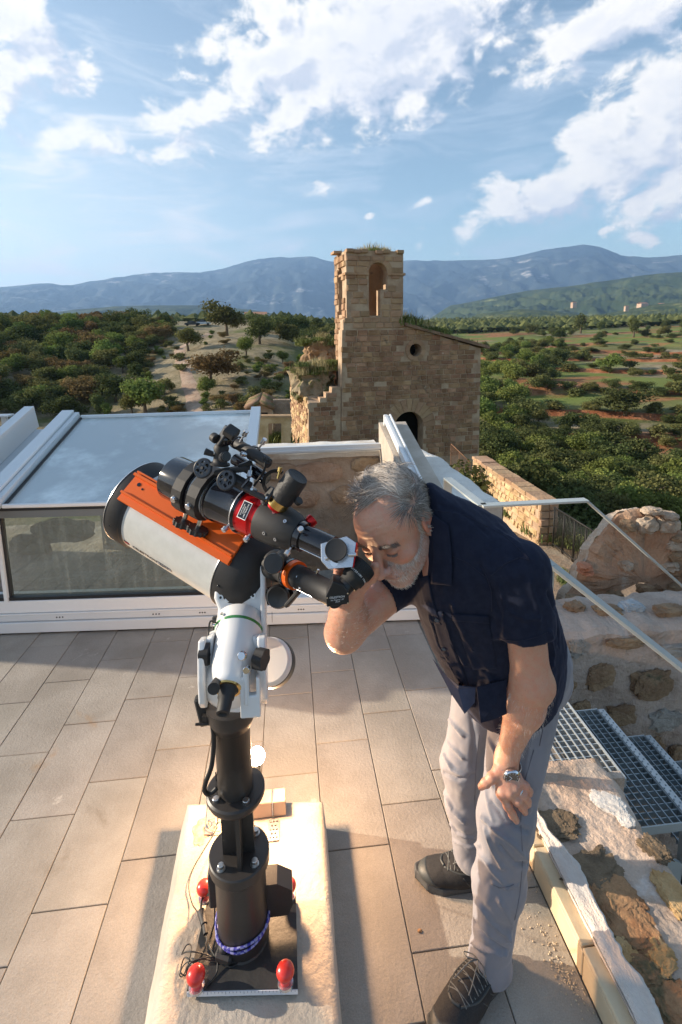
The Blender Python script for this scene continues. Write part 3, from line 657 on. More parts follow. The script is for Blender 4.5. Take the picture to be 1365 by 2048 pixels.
# stones, one by one
STN = [0]; rest = MB()
def stone(c, sz, X, m, parent, jit=.02, lim=300):
    """a squared stone with uneven corners"""
    X, Y, Z = frame(X, ZZ); b = MB(); c = Vector(c); vs = []
    for a in (-1, 1):
        for bb in (-1, 1):
            for d in (-1, 1):
                k = .82 if bb < 0 else 1
                vs.append(c + X * (a * sz[0] / 2 * k + rng.uniform(-jit, jit)) + Y * (bb * sz[1] / 2 + (rng.uniform(-jit, jit) if bb < 0 else 0)) + Z * (d * sz[2] / 2 * (k if bb < 0 else 1) + rng.uniform(-jit, jit) * .7))
    # chamfered: outer ring full size a little behind the face
    ring = [c + X * (a * sz[0] / 2) + Y * (-sz[1] * .22) + Z * (d * sz[2] / 2) for a, d in ((-1, -1), (1, -1), (1, 1), (-1, 1))]
    back = [c + X * (a * sz[0] / 2) + Y * (sz[1] / 2) + Z * (d * sz[2] / 2) for a, d in ((-1, -1), (1, -1), (1, 1), (-1, 1))]
    fr = [vs[0], vs[4], vs[5], vs[1]]
    V_ = fr + ring + back; fs = [(0, 1, 2, 3)] + [(i, (i + 1) % 4, (i + 1) % 4 + 4, i + 4)[::-1] for i in range(4)] + [(i + 4, (i + 1) % 4 + 4, (i + 1) % 4 + 8, i + 8)[::-1] for i in range(4)]
    if STN[0] < lim:
        b.add(V_, fs); STN[0] += 1; b.build('stone', m, parent)
    else: rest.add(V_, fs)
def courses(test, x0, x1, z0, z1, hgt, wid, place, X, m, parent, prio, skip=.03, dep=.16):
    z = z0; L = []
    while z < z1:
        h = rng.uniform(*hgt); x = x0 + rng.uniform(-.4, 0)
        while x < x1:
            w_ = rng.uniform(*wid)
            if test(x + w_ / 2, z + h / 2) and test(x + w_ * .1, z + h / 2) and test(x + w_ * .9, z + h * .5) and rng.random() > skip: L.append((x + w_ / 2, z + h / 2, w_, h))
            x += w_
        z += h
    rng.shuffle(L); L.sort(key=lambda t: -t[2] * t[3])
    for (cx_, cz_, w_, h) in L: stone(place(cx_, cz_), (w_ - rng.uniform(.02, .05), dep, h - rng.uniform(.02, .045)), X, m, parent, lim=prio)
dst = arc(dc, dz, dr + .85, 0, 180, 16)
def t_front(s_, z):
    if not inpoly(s_, z, front) or z > zS - .02 and s_ < sT1: return False
    if (s_ - oc_c[0]) ** 2 + (z - oc_c[1]) ** 2 < (rad_o * 1.75) ** 2: return False
    if abs(s_ - dc) < dr + .02 and z < dz: return False
    if z >= dz - .1 and (s_ - dc) ** 2 + (z - dz) ** 2 < (dr + .72) ** 2: return False
    return True
courses(t_front, sP0, sR, GROUND_C + .9, zRoof + .3, (.24, .36), (.34, .80), lambda a, b_: CP(a, b_, .03), CU, m_stone, e_ch, 205)
zq = cs(700, 660)[1]
def t_tower(s_, z):
    if not inpoly(s_, z, tf) or inpoly(s_, z, bell) or z > zT - .2: return False
    return abs(z - zi) > .12 and z > zS - .6
courses(t_tower, s0 - .2, sT1, zS - .5, zT, (.30, .40), (.45, .85), lambda a, b_: CP(a, b_, .005), CU, m_stone2, e_ch, 262, 0.)
courses(lambda t_, z: (0.02 < t_ < TD) and not inpoly(t_, z, lbell) and z < zT - .1, 0.0, TD, -5.6, zT, (.30, .42), (.4, .8), lambda a, b_: CP(s0 - .02, b_, a), CN, m_stone2, e_ch, 300, .02)
rest.build('small_stones', m_stone, e_ch, kind='stuff')
# voussoirs and window ring
for k in range(13):
    a0, a1 = 180 * k / 13, 180 * (k + 1) / 13 - .8
    MB().slab([arc(dc, dz, dr + .01, a0, a1, 2) + arc(dc, dz, dr + .80, a1, a0, 2)], .2, CP(0, 0, -.05 - .015 * (k % 2)), CU, ZZ, CN).build('arch_stone', m_stone2, e_ch)
for k in range(10):
    a0, a1 = 36 * k, 36 * (k + 1) - 1.5
    MB().slab([arc(oc_c[0], oc_c[1], rad_o, a0, a1, 2) + arc(oc_c[0], oc_c[1], rad_o * 1.65, a1, a0, 2)], .3, CP(0, 0, -.09), CU, ZZ, CN).build('window_ring_stone', m_stone2, e_ch)
for k in range(9):
    a0, a1 = 20 * k, 20 * (k + 1) - 1
    MB().slab([arc(ac, az1, ar + .01, a0, a1, 1) + arc(ac, az1, ar + .34, a1, a0, 1)], .16, CP(0, 0, -.035), CU, ZZ, CN).build('arch_stone', m_stone2, e_ch)
MB().add([CP(oc_c[0] - .6, oc_c[1] - .6, THK + .1), CP(oc_c[0] + .6, oc_c[1] - .6, THK + .1), CP(oc_c[0] + .6, oc_c[1] + .6, THK + .1), CP(oc_c[0] - .6, oc_c[1] + .6, THK + .1)], [(0, 1, 2, 3)]).build('round_window_black_sheet', m_dkw, e_ch)  # black sheet stands for the shade behind the round window
# ruined nave wall on the left: stepped masonry, its sunlit flank and the rubble behind
e_rw = empty('ruined_wall', CP(-1.5, GROUND_C), 'broken stepped masonry wall adjoining the church on the left with plants on top', 'wall')
step = ppoly([(618, 1010), (618, 806), (640, 806), (641, 796), (652, 796), (653, 786), (664, 786), (665, 775), (682.5, 774), (682.5, 1010)])
MB().slab([step], .8, CP(0, 0, .04), CU, ZZ, CN).build('front_wall', m_mortar, e_rw)
sL = cs(619, 850)[0]; zL = cs(618, 806)[1]; kk = 0
stL = STN[0]; STN[0] = 0; rest = MB()
courses(lambda s_, z: inpoly(s_, z, step), sL, sP0, GROUND_C + 1., 0, (.24, .34), (.34, .7), lambda a, b_: CP(a, b_, .08), CU, m_stone, e_rw, 90)
zk = onplane(600, 745, CP(sL, 0, 0), -CU).z
p_l = onplane(581, 800, CP(sL, 0), -CU); tL = (p_l - CP(sL, 0)).dot(-CN); tL = min(tL, 7.)
flank = [(.05, -9.5), (tL, -9.5), (tL, onplane(583, 748, CP(sL, 0), -CU).z), (tL * .55, onplane(596, 752, CP(sL, 0), -CU).z), (tL * .3, zL + .5), (.05, zL)]
MB().slab([flank], .8, CP(sL, 0, 0), -CN, ZZ, -CU).build('flank_wall', m_mortar, e_rw)
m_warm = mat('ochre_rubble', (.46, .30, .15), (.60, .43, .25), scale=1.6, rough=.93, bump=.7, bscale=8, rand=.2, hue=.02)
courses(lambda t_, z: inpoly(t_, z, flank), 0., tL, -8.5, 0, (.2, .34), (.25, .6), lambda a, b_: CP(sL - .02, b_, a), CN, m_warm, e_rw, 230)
rest.build('small_stones', m_stone, e_rw, kind='stuff')
# rubble mass behind, up to the tower
def rock(name, c, sz, m, seed, amp=.22, sub=4, parent=None, fr=1.6, rot=0., **kw):
    bm = bmesh.new(); bmesh.ops.create_icosphere(bm, subdivisions=sub, radius=1.)
    for v in bm.verts:
        n_ = v.co.normalized(); k = 1 + amp * mnoise.fractal(n_ * fr + Vector((seed, 0, 0)), .8, 2.1, 6) + .10 * (mnoise.cell(n_ * 2.6 + Vector((seed, 3, 0))) - .5) + .05 * mnoise.fractal(n_ * 9 + Vector((seed, 7, 0)), .7, 2.1, 4)
        v.co = Vector([math.copysign(abs(n_[i]) ** .75, n_[i]) * sz[i] * k for i in range(3)])
        v.co.rotate(Matrix.Rotation(rot, 3, 'Z')); v.co += Vector(c)
    me = bpy.data.meshes.new(name); bm.to_mesh(me); bm.free(); me.polygons.foreach_set('use_smooth', [False] * len(me.polygons)); me.materials.append(m)
    o = bpy.data.objects.new(name, me); COL.objects.link(o)
    if parent is not None: o.parent = parent; o.matrix_parent_inverse = parent.matrix_basis.inverted()
    return tag(o, **kw) if kw else o
pr_ = cs(640, 745); pr2 = cs(640, 705, 4.)
rock('rubble', CP(pr_[0] + .1, pr_[1] - .9, 2.6), (1.5, 1.5, 1.3), mat('rubble_earth', (.22, .17, .10), (.34, .26, .17), scale=2., rough=.95, bump=.8, bscale=9, spots=[((.11, .12, .04), 1.3, .5, .1)]), 3.3, .3, 4, e_rw)
rock('rubble', CP(pr2[0] + .3, pr2[1] - .6, 5.2), (1.3, 1.3, 1.3), m_stone2, 5.3, .3, 4, e_rw)
# plants on walls
def tuft_mesh(name, seed, n, h, w_, m, lean=.5, blade=.02):
    r = np.random.RandomState(seed); b = MB()
    for i in range(n):
        x, y = r.normal(0, w_ * .4, 2); a = r.uniform(0, 6.28); l = h * r.uniform(.45, 1.1); dx, dy = np.array([math.cos(a), math.sin(a)]) * l * lean * r.uniform(.2, 1)
        pp = [Vector((x, y, 0)), Vector((x + dx * .35, y + dy * .35, l * .6)), Vector((x + dx, y + dy, l))]; sd = Vector((-math.sin(a), math.cos(a), 0)) * blade
        b.add([pp[0] - sd, pp[0] + sd, pp[1] + sd * .8, pp[1] - sd * .8, pp[2]], [(0, 1, 2, 3), (3, 2, 4)])
    return b.mesh(name, m)
m_gr = mat('green_weed', (.09, .13, .025), (.20, .22, .06), scale=14, rough=.8, rand=.2, hue=.03); m_dry = mat('dry_grass', (.30, .25, .12), (.42, .35, .18), scale=9, rough=.9, rand=.2)
TU = [tuft_mesh('weed', s, 260, .34, .6, m_gr, .9) for s in (1, 2)]; TUd = [tuft_mesh('dry_weed', s, 110, .5, .5, m_dry, .6, .012) for s in (3, 4)]
def tuft(p, s, dry, lb, group=None, name='weed_tuft'):
    o = inst(rng.choice(TUd if dry else TU), name, Matrix.Translation(p) @ Matrix.Rotation(rng.uniform(0, 6), 4, 'Z') @ Matrix.Scale(s, 4)); return tag(o, lb, 'weeds', group)
for k in range(12): tuft(CP(s0 + .2 + (sT1 - s0) * rng.uniform(0, .95), zT - .02, rng.uniform(.2, 1.6)), rng.uniform(.5, 1.) * (1.5 if k < 5 else 1), k % 6 != 0, 'thin weeds sprouting from the top of the bell tower', 'weeds on the tower top')
for k in range(30):
    u_ = rng.uniform(0, 1) ** 1.4; s_ = sT1 + .3 + (sR - sT1) * u_; tuft(CP(s_, zRoof + .15 + (zR - zRoof) * (s_ - sT1) / (sR - sT1), rng.uniform(.2, 3.5)), rng.uniform(.7, 1.5) * (1.5 - u_ * .8), k % 5 == 0, 'grass clump growing on the sloping church roof', 'grass on the church roof')
for k in range(24): tuft(CP(pr_[0] + rng.uniform(-1.1, 1.6), pr_[1] + .1 + rng.uniform(-.35, .35), rng.uniform(.6, 2.6)), rng.uniform(.7, 1.3), k % 2 == 0, 'scrubby weeds on the broken wall left of the tower', 'weeds on the broken wall')
for k in range(14): tuft(CP(pr2[0] + rng.uniform(-1.2, 1.4), pr2[1] + .5 + rng.uniform(-.2, .4), rng.uniform(4, 5.5)), rng.uniform(.8, 1.3), k % 4 == 0, 'weeds on the farther rubble beside the tower', 'weeds on the farther rubble')

# ------------------------------------------------------------------ little hut left of the church
hY = 26.
def HP(px, py, dy=0.): return PY(px, py, hY + dy)
e_h = empty('stone_hut', HP(535, 890), 'small tumbledown stone hut with a tiled gable and two tiny windows left of the church', 'hut')
def hpoly(pts): o_ = []
hut_m = mat('hut_plaster', (.34, .23, .15), (.44, .32, .22), scale=1.4, rough=.95, bump=.6, bscale=8)
HX, HZ, HN = Vector((1, 0, 0)), ZZ, Vector((0, -1, 0))
def hl(pts, dy=0.): return [((PY(a, b, hY + dy)).x, (PY(a, b, hY + dy)).z) for a, b in pts]
w1 = hl([(506, 825), (519, 825), (519, 834), (506, 834)]); w2 = hl([(522, 825), (536, 825), (536, 834), (522, 834)])
MB().slab([hl([(495, 900), (495, 816), (520, 805), (545, 815), (545, 900)]), w1, w2], .4, (0, hY, 0), HX, HZ, HN).build('wall', hut_m, e_h)
MB().sheet([PY(500, 820, hY + .5), PY(540, 820, hY + .5), PY(540, 840, hY + .5), PY(500, 840, hY + .5)]).build('hut_window_black_sheet', m_dkw, e_h)  # black sheet stands for the shade behind the hut windows
a_, b_, c_ = PY(491, 817, hY), PY(520, 803, hY), PY(549, 816, hY)
m_ot = MATS['old_roof_tile']
for k in range(12):
    y = hY - .25 + k * .3
    for (p, q_) in ((a_, b_), (b_, c_)):
        MB().tube([Vector((p.x, y, p.z + .03)), Vector((q_.x, y, q_.z + .03))], .12, 6).build('roof_tile', m_ot, e_h)
MB().slab([hl([(546, 900), (546, 803), (581, 803), (581, 900)])], .5, (0, hY + .6, 0), HX, HZ, HN).build('back_wall', mat('dark_rubble', (.24, .17, .12), (.33, .25, .18), scale=2., rough=.95, bump=.9, bscale=5), e_h)
e_y = empty('yard_wall', PY(540, 890, hY - 1.2), 'low ochre yard wall with an open green gateway in front of the hut', 'wall')
yl = lambda pts: [((PY(a, b, hY - 1.2)).x, (PY(a, b, hY - 1.2)).z) for a, b in pts]
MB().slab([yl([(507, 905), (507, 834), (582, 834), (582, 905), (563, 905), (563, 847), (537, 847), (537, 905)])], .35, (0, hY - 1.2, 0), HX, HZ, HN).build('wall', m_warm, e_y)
MB().slab([yl([(505, 835), (505, 831), (583, 831), (583, 835)])], .5, (0, hY - 1.27, 0), HX, HZ, HN).build('coping', m_stone2, e_y)
for k in range(8): tuft(PY(538 + 3.2 * k, 900 - rng.uniform(0, 20), hY + .2), 1.6, False, 'tall green grass seen through the yard gateway', 'grass behind the yard gateway')

# ------------------------------------------------------------------ lower courtyard: sunlit wall, iron fence, weeds
zt = -2.4
w0, w1_, w2_, w3 = PZ(945, 914, zt), PZ(1080, 1005, zt), PZ(1107, 997, zt), PZ(968, 909, zt)
e_lw = empty('courtyard_wall', (w1_.x, w1_.y, -3.3), 'long sunlit ochre stone wall beside the lower courtyard', 'wall')
dirw = (w1_ - w0); Lw = dirw.length; dirw.normalize(); nw = Vector((-dirw.y, dirw.x, 0)); nw = nw if nw.x < 0 else -nw; thw = abs((w2_ - w1_).dot(nw))
core = MB(); core.box(w0 + dirw * (Lw / 2) - nw * (thw / 2) + ZZ * (-1.1), (Lw - .04, thw - .04, 2.15), dirw); core.build('wall_core', m_mortar, e_lw)
STN[0] = 0; rest = MB(); Xd = dirw if dirw.cross(ZZ).dot(nw) > 0 else -dirw
def wallp(a, z, out=.0): return w0 + dirw * a + nw * out + ZZ * (z - zt)
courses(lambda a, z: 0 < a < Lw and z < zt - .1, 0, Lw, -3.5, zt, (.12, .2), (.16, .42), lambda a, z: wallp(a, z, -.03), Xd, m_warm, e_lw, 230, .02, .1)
for k in range(9):
    for j in range(2):
        stone(w1_ - nw * (thw * (.25 + .5 * j)) + ZZ * (-.12 - .19 * k) + dirw * (-.0), (thw * .48, .1, .17), -nw if (-nw).cross(ZZ).dot(dirw) > 0 else nw, m_stone2, e_lw, lim=250)
k = 0
while k * .42 < Lw:
    MB().box(w0 + dirw * min(Lw - .2, .21 + .42 * k) - nw * (thw / 2) + ZZ * (-.02 + rng.uniform(-.015, .015)), (.40, thw + rng.uniform(0, .05), .10), dirw, bev=.015).build('coping_stone', m_stone2, e_lw); k += 1
rest.build('small_stones', m_warm, e_lw, kind='stuff')
m_iron = mat('dark_iron', (.03, .028, .026), rough=.6, metal=.6)
f0, f1 = PZ(1110, 1015, -2.35), PZ(1192, 1065, -2.35)
def fence(f0, f1, hh, n, lb, m=m_iron, nm='iron_fence'):
    e = empty(nm, (f0.x, f0.y, f0.z - hh), lb, 'fence'); dd = (f1 - f0)
    MB().tube([f0, f1], .02, 6).build('top_rail', m, e); MB().tube([f0 - ZZ * hh * .92, f1 - ZZ * hh * .92], .015, 6).build('bottom_rail', m, e)
    for k in range(n + 1): p = f0 + dd * (k / n); MB().tube([p, p - ZZ * hh], .008 if k % 8 else .018, 5).build('fence_bar', m, e)
fence(f0, f1, .95, 30, 'dark iron bar fence at the edge of the lower courtyard')
g0, g1 = PY(903, 888, 19), PY(942, 925, 17.5)
fence(g0, g1, 1.3, 18, 'rusty mesh gate leaning between the church and the sunlit wall', mat('rusty_iron', (.12, .06, .035), (.2, .10, .05), scale=8, rough=.9), 'iron_gate')
for (n_, box, lb, gp, s_) in ((26, (1010, 1015, 1060, 1045), 'green weeds at the foot of the sunlit courtyard wall', 'weeds under the sunlit wall', .45), (46, (1075, 1050, 1190, 1105), 'tall flowering weeds along the iron fence', 'weeds along the iron fence', .6), (10, (1120, 1140, 1150, 1190), 'weeds at the foot of the broken vault', 'weeds below the broken vault', .25)):
    for k in range(n_):
        u_, v_ = rng.random(), rng.random(); px = box[0] + (box[2] - box[0]) * u_; py = box[1] + (box[3] - box[1]) * (.65 * u_ + .35 * v_)
        tuft(PZ(px, py, -3.38), s_ * rng.uniform(.7, 1.4), k % 4 == 0, lb, gp)

# ------------------------------------------------------------------ terrace floor: tiles one by one
m_tile = mat('floor_tile', (.28, .25, .215), (.355, .32, .28), scale=3.2, rough=.82, bump=.5, bscale=90, rand=.09, hue=.012, fine=.34, spots=[((.44, .40, .35), 5., .66, .05), ((.20, .165, .13), 2.2, .60, .16), ((.33, .22, .13), 1.7, .62, .12)], spec=.3)
m_grout = mat('tile_joint', (.15, .13, .11), (.21, .18, .15), scale=20, rough=.95)
m_render = mat('lime_render', (.44, .37, .30), (.54, .47, .39), scale=4., rough=.93, bump=.5, bscale=45, fine=.08, spots=[((.47, .37, .28), 2.6, .60, .1)])
m_render_w = mat('white_render', (.68, .63, .56), (.80, .76, .69), scale=2.4, rough=.93, bump=.5, bscale=30, fine=.06, spots=[((.55, .46, .38), 1.8, .60, .12)])
X0, TW, TL_ = -1.6773, .2184, .4432
FAf, FBf = PZ(0, 1272), PZ(860, 1243)
def ylim(x): return FAf.y + (FBf.y - FAf.y) * (x - FAf.x) / (FBf.x - FAf.x) + .02
jo = {2: (136, 1362), 1: (31, 1406), 3: (80, 1635), 4: (140, 1817), 5: (380, 1354), 6: (338, 1715), 7: (575, 1389), 8: (664, 1343), 9: (740, 1301.5), 10: (840, 1379), 0: (40, 1500), 11: (960, 1450), 12: (960, 1300)}
ph = {k: PZ(*v).y for k, v in jo.items()}
e_fl = bpy.data.objects.new('terrace_floor', None); COL.objects.link(e_fl)
MB().box((-.6, 1.2, -.08), (3.3, 4.4, .15)).build('terrace_slab', m_grout, None, 'structure')
bpy.data.objects.remove(e_fl)
slab_o = bpy.data.objects['terrace_slab']; slab_o.name = 'terrace_floor'
XR = .716
for k in range(-4, 12):
    xa, xb = X0 + TW * k, min(X0 + TW * (k + 1), XR); y0_ = ph.get(k, rng.uniform(0, TL_)); i = math.floor((-.9 - y0_) / TL_)
    if xa > XR - .02: break
    while y0_ + i * TL_ < 2.95:
        a, b = max(y0_ + i * TL_, -.95), y0_ + (i + 1) * TL_; i += 1
        b = min(b, ylim((xa + xb) / 2)); 
        if b - a < .03: continue
        g = .0016; dz = rng.uniform(-.0008, .0008); tl = MB(); bv = .0015
        q_ = [(xa + g, a + g), (xb - g, a + g), (xb - g, b - g), (xa + g, b - g)]; qi = [(xa + g + bv, a + g + bv), (xb - g - bv, a + g + bv), (xb - g - bv, b - g - bv), (xa + g + bv, b - g - bv)]
        tl.add([(x, y, -.004) for x, y in q_] + [(x, y, .0 + dz - bv) for x, y in q_] + [(x, y, dz) for x, y in qi], [(8, 9, 10, 11)] + [(j, (j + 1) % 4, (j + 1) % 4 + 4, j + 4) for j in range(4)] + [(j + 4, (j + 1) % 4 + 4, (j + 1) % 4 + 8, j + 8) for j in range(4)])
        tl.build('floor_tile', m_tile, slab_o)
# castle wall mass that carries the terrace
m_rubble = mat('rubble_wall', (.30, .22, .16), (.40, .31, .24), scale=2., rough=.95, bump=.9, bscale=9, spots=[((.48, .38, .32), 1.4, .5, .1)])
MB().box((-1.2, .6, -2.2), (4.6, 4.1, 4.0)).build('terrace_wall', m_rubble, None, label='rough stone wall carrying the roof terrace from below', category='wall')
MB().box((-2.5, 4.5, -2.4), (3.6, 3.6, 3.6)).build('wing_wall', m_rubble, None, label='stone wing wall under the left end of the glass hatch', category='wall')

# ------------------------------------------------------------------ concrete plinth
def pz_poly(pts, z): return [PZ(a, b, z) for a, b in pts]
pl = MB(); top = pz_poly([(376, 1607), (646, 1601), (684, 2110), (296, 2110)], .125); bot = pz_poly([(352, 1668), (656, 1652), (700, 2180), (258, 2180)], -.002)
bot = [Vector((t_.x + dx, t_.y + dy, -.003)) for t_, dx, dy in zip(top, (-.035, .012, .012, -.05), (.02, .01, -.02, -.02))]
vs = []; NXp, NYp = 26, 60
for j in range(NYp + 1):
    for i in range(NXp + 1):
        u, v = i / NXp, j / NYp; p = top[3].lerp(top[2], u).lerp(top[0].lerp(top[1], u), v); e_ = min(u, 1 - u, v, 1 - v)
        p = p + ZZ * (.0012 * fbm(p.x, p.y, 0, 4, 6) - .005 * max(0, 1 - e_ * 30)); p += Vector((.0015 * fbm(p.x, p.y, 4, 3, 12), 0, 0)) * (e_ < .02); vs.append(p)
n0 = len(vs); W1 = NXp + 1
fs = [(j * W1 + i, j * W1 + i + 1, (j + 1) * W1 + i + 1, (j + 1) * W1 + i) for j in range(NYp) for i in range(NXp)]
rim = [i for i in range(W1)] + [j * W1 + NXp for j in range(1, NYp + 1)] + [NYp * W1 + i for i in range(NXp - 1, -1, -1)] + [j * W1 for j in range(NYp - 1, 0, -1)]
for r_ in rim:
    j, i = divmod(r_, W1); u, v = i / NXp, j / NYp; p = bot[3].lerp(bot[2], u).lerp(bot[0].lerp(bot[1], u), v); vs.append(p + Vector((.002 * fbm(p.x, p.y, 2, 3, 10), 0, 0)))
m_ = len(rim); fs += [(rim[k], n0 + k, n0 + (k + 1) % m_, rim[(k + 1) % m_]) for k in range(m_)]
pl.add(vs, fs, True); plinth = pl.build('concrete_plinth', m_render, None, label='low cream rendered concrete plinth under the telescope pier', category='plinth')
# crumbled patch of sandy mortar beside the bracket
cr = MB(); pc = PZ(404, 1660, .126)
cr_v = []; N_ = 22
for k in range(N_):
    a = 2 * math.pi * k / N_; r_ = .030 * (1 + .35 * fbm(math.cos(a), math.sin(a), 3, 3, 2)); cr_v.append(pc + Vector((r_ * math.cos(a) * .9, r_ * math.sin(a) * 1.6, .001)))
cr.add([pc + ZZ * .005] + cr_v, [(0, k + 1, (k + 1) % N_ + 1) for k in range(N_)]); cr.build('crumbled_mortar', mat('sandy_mortar', (.42, .28, .16), (.56, .41, .27), scale=40, rough=.95, bump=1., bscale=120), plinth)

# ------------------------------------------------------------------ glazed hatch and its rails
m_alu = mat('grey_aluminium', (.60, .63, .65), (.64, .67, .69), scale=2., rough=.38, metal=.0, spec=.6, fine=.02)
m_aluw = mat('white_aluminium', (.74, .76, .77), rough=.35, spec=.6, fine=.02)
m_gask = mat('black_gasket', (.012, .014, .018), rough=.45)
def glass_mat(name, tint, trans, gl, dirt, stain_sheen=(.3, .33, .32)):
    m = bpy.data.materials.new(name); m.use_nodes = True; m.node_tree.nodes.clear(); q = NT(m.node_tree)
    P_ = q.n('ShaderNodeNewGeometry').outputs['Position']
    tr = q.n('ShaderNodeBsdfTransparent', {'Color': (*tint, 1)}); g_ = q.n('ShaderNodeBsdfGlossy', {'Color': (.92, .97, 1, 1), 'Roughness': .22 if name == 'roof_glass' else .02}); d_ = q.n('ShaderNodeBsdfDiffuse', {'Color': (*stain_sheen, 1)})
    st = q.noise(q.vmath('MULTIPLY', P_, (1, 1, .12)), 2.5 if name == 'roof_glass' else 26., 5, .6); dd = q.math('ADD', dirt * .6, q.math('MULTIPLY', q.ss(st, .45, .8), dirt))
    a = q.n('ShaderNodeMixShader', {0: dd, 1: tr.outputs[0], 2: d_.outputs[0]})
    fr = q.n('ShaderNodeFresnel', {'IOR': 1.5}).outputs[0]
    b = q.n('ShaderNodeMixShader', {0: q.math('ADD', gl, q.math('MULTIPLY', fr, 1 - gl), clamp=True), 1: a.outputs[0], 2: g_.outputs[0]})
    q.n('ShaderNodeOutputMaterial', {'Surface': b.outputs[0]}); return m
m_gtop = glass_mat('roof_glass', (.5, .6, .6), .3, .22, .75, (.80, .85, .82)); m_gfr = glass_mat('front_glass', (.50, .62, .57), .6, .06, .34, (.33, .38, .34))  # roof pane's dirt film is pale reflection in the colour; front pane's is dust
FU = (FBf - FAf).normalized(); FN = Vector((FU.y, -FU.x, 0))              # FN faces the camera
def fz(py, px=200): return onplane(px, py, FAf, FN).z
def fp(px, py): return onplane(px, py, FAf, FN)
def fa(px, py=1150): return (fp(px, py) - FAf).dot(FU)
def FP_(a, z, d=0.): return FAf + FU * a + ZZ * z - FN * d
aL, aR, aE = fa(-60), fa(482, 1100), fa(950, 1230)
z_b, z_h, z_g, z_t = .012, fz(1238), fz(1201), fz(1012)
hat = empty('glass_hatch', FP_(.6, 0), 'glazed roof hatch with tilted glass top and dusty front pane in a white frame', 'roof hatch')
B_ = lambda a0, a1, z0, z1, d0, d1, nm, m, par, bev=.0: MB().box(FP_((a0 + a1) / 2, (z0 + z1) / 2, (d0 + d1) / 2), (a1 - a0, abs(d1 - d0), z1 - z0), FU, bev=bev).build(nm, m, par)
trk = empty('hatch_track', FP_(1.2, 0), 'long pale aluminium base track along the foot of the glazed hatch', 'rail')
B_(aL - .5, aE, .012, .075, 0, .12, 'lower_rail', m_alu, trk, .003)
B_(aL - .5, aE, .078, .115, .012, .13, 'middle_rail', m_alu, trk, .003)
B_(aL - .5, aE, .117, .123, .010, .13, 'rail_lip', m_aluw, trk)
B_(aL - .5, aR, .125, z_g, .02, .14, 'upper_rail', m_aluw, trk, .003)
B_(aR + .002, aE, .125, .165, .02, .10, 'open_rail', m_alu, trk, .003)
for px in (112, 118, 124, 306, 312, 318, 400, 405, 410, 598, 603, 608, 800, 805, 810):
    MB().cyl(FP_(fa(px, 1238), .097, .0105), FP_(fa(px, 1238), .097, .016), .0045, seg=8, smooth=False).build('drain_hole', m_gask, trk)
# front pane
B_(aL, aR, z_g + .002, z_g + .020, .025, .07, 'bottom_gasket', m_gask, hat); B_(aL, aR, z_t - .062, z_t - .022, .018, .07, 'head_bar', mat('grey_bar', (.16, .18, .19), rough=.4), hat)
B_(aL, aR, z_t - .020, z_t, .012, .075, 'head_gasket', m_gask, hat)
B_(aR - .022, aR + .03, z_g, z_t, .012, .075, 'side_frame', m_aluw, hat); B_(fa(-1), fa(6), z_g, z_t - .063, .012, .06, 'side_frame', m_aluw, hat); B_(fa(6.5), fa(9.5), z_g + .02, z_t - .063, .03, .06, 'side_gasket', m_gask, hat)
MB().add([FP_(fa(9.5), z_g + .02, .045), FP_(aR - .022, z_g + .02, .045), FP_(aR - .022, z_t - .062, .045), FP_(fa(9.5), z_t - .062, .045)], [(0, 1, 2, 3)]).build('front_pane', m_gfr, hat)
for px, ww in ((353, .035), (372, .012), (408, .012)): B_(fa(px), fa(px) + ww, z_g - .0, z_t - .1, .35, .38, 'inner_frame', m_alu, hat)
# sloping top
YY = Vector((0, 1, 0)); tl0 = FP_(aL + .0, z_t, .0); S15 = math.tan(R(14.8))
zf = fz(1008); xL, xR_ = PY(4, 1008, 2.82).x, fp(478, 1008).x; yb = 3.97
def rf_(x, y, dz=0.): return Vector((x, y, zf + (y - fp(4, 1008).y) * S15 + dz))
yf = lambda x: fp(4, 1008).y + (x - xL) * FU.y / FU.x
gl = [rf_(xL, yf(xL) - .0), rf_(xR_, yf(xR_)), rf_(xR_, yb), rf_(xL, yb)]; gl[1].z = gl[0].z
MB().add(gl + [g_ - ZZ * .012 for g_ in gl], [(0, 1, 2, 3), (7, 6, 5, 4), (0, 4, 5, 1), (1, 5, 6, 2), (2, 6, 7, 3), (3, 7, 4, 0)]).build('roof_pane', m_gtop, hat)
def beam(p0, p1, w_, h_, nm, m, par, bev=.003):
    d_ = p1 - p0; X_ = d_.normalized(); return MB().box((p0 + p1) / 2, (d_.length, w_, h_), X_, Z=(ZZ - X_ * X_.z), bev=bev).build(nm, m, par)
sx = Vector((1, 0, 0))
beam(gl[0] - sx * .022 - YY * .3 + ZZ * (.022 - .3 * S15), gl[3] - sx * .022 + ZZ * .022, .034, .05, 'glazing_bar', m_alu, hat)
beam(gl[0] - sx * .085 - YY * .3 + ZZ * (.035 - .3 * S15), gl[3] - sx * .085 + ZZ * .035, .085, .06, 'side_beam', m_aluw, hat)
beam(gl[0] + sx * .006 + ZZ * .003, gl[3] + sx * .006 + ZZ * .003, .016, .012, 'edge_gasket', m_gask, hat)
beam(gl[1] + sx * .038 + ZZ * .02, gl[2] + sx * .038 + ZZ * .02 + YY * .0, .072, .06, 'side_beam', m_aluw, hat)
beam(gl[3] + ZZ * .008, gl[2] + ZZ * .008, .03, .022, 'back_bar', m_aluw, hat); beam(gl[0] + ZZ * .004 - YY * .006, gl[1] + ZZ * .004 - YY * .006, .02, .02, 'front_edge_bar', m_aluw, hat)
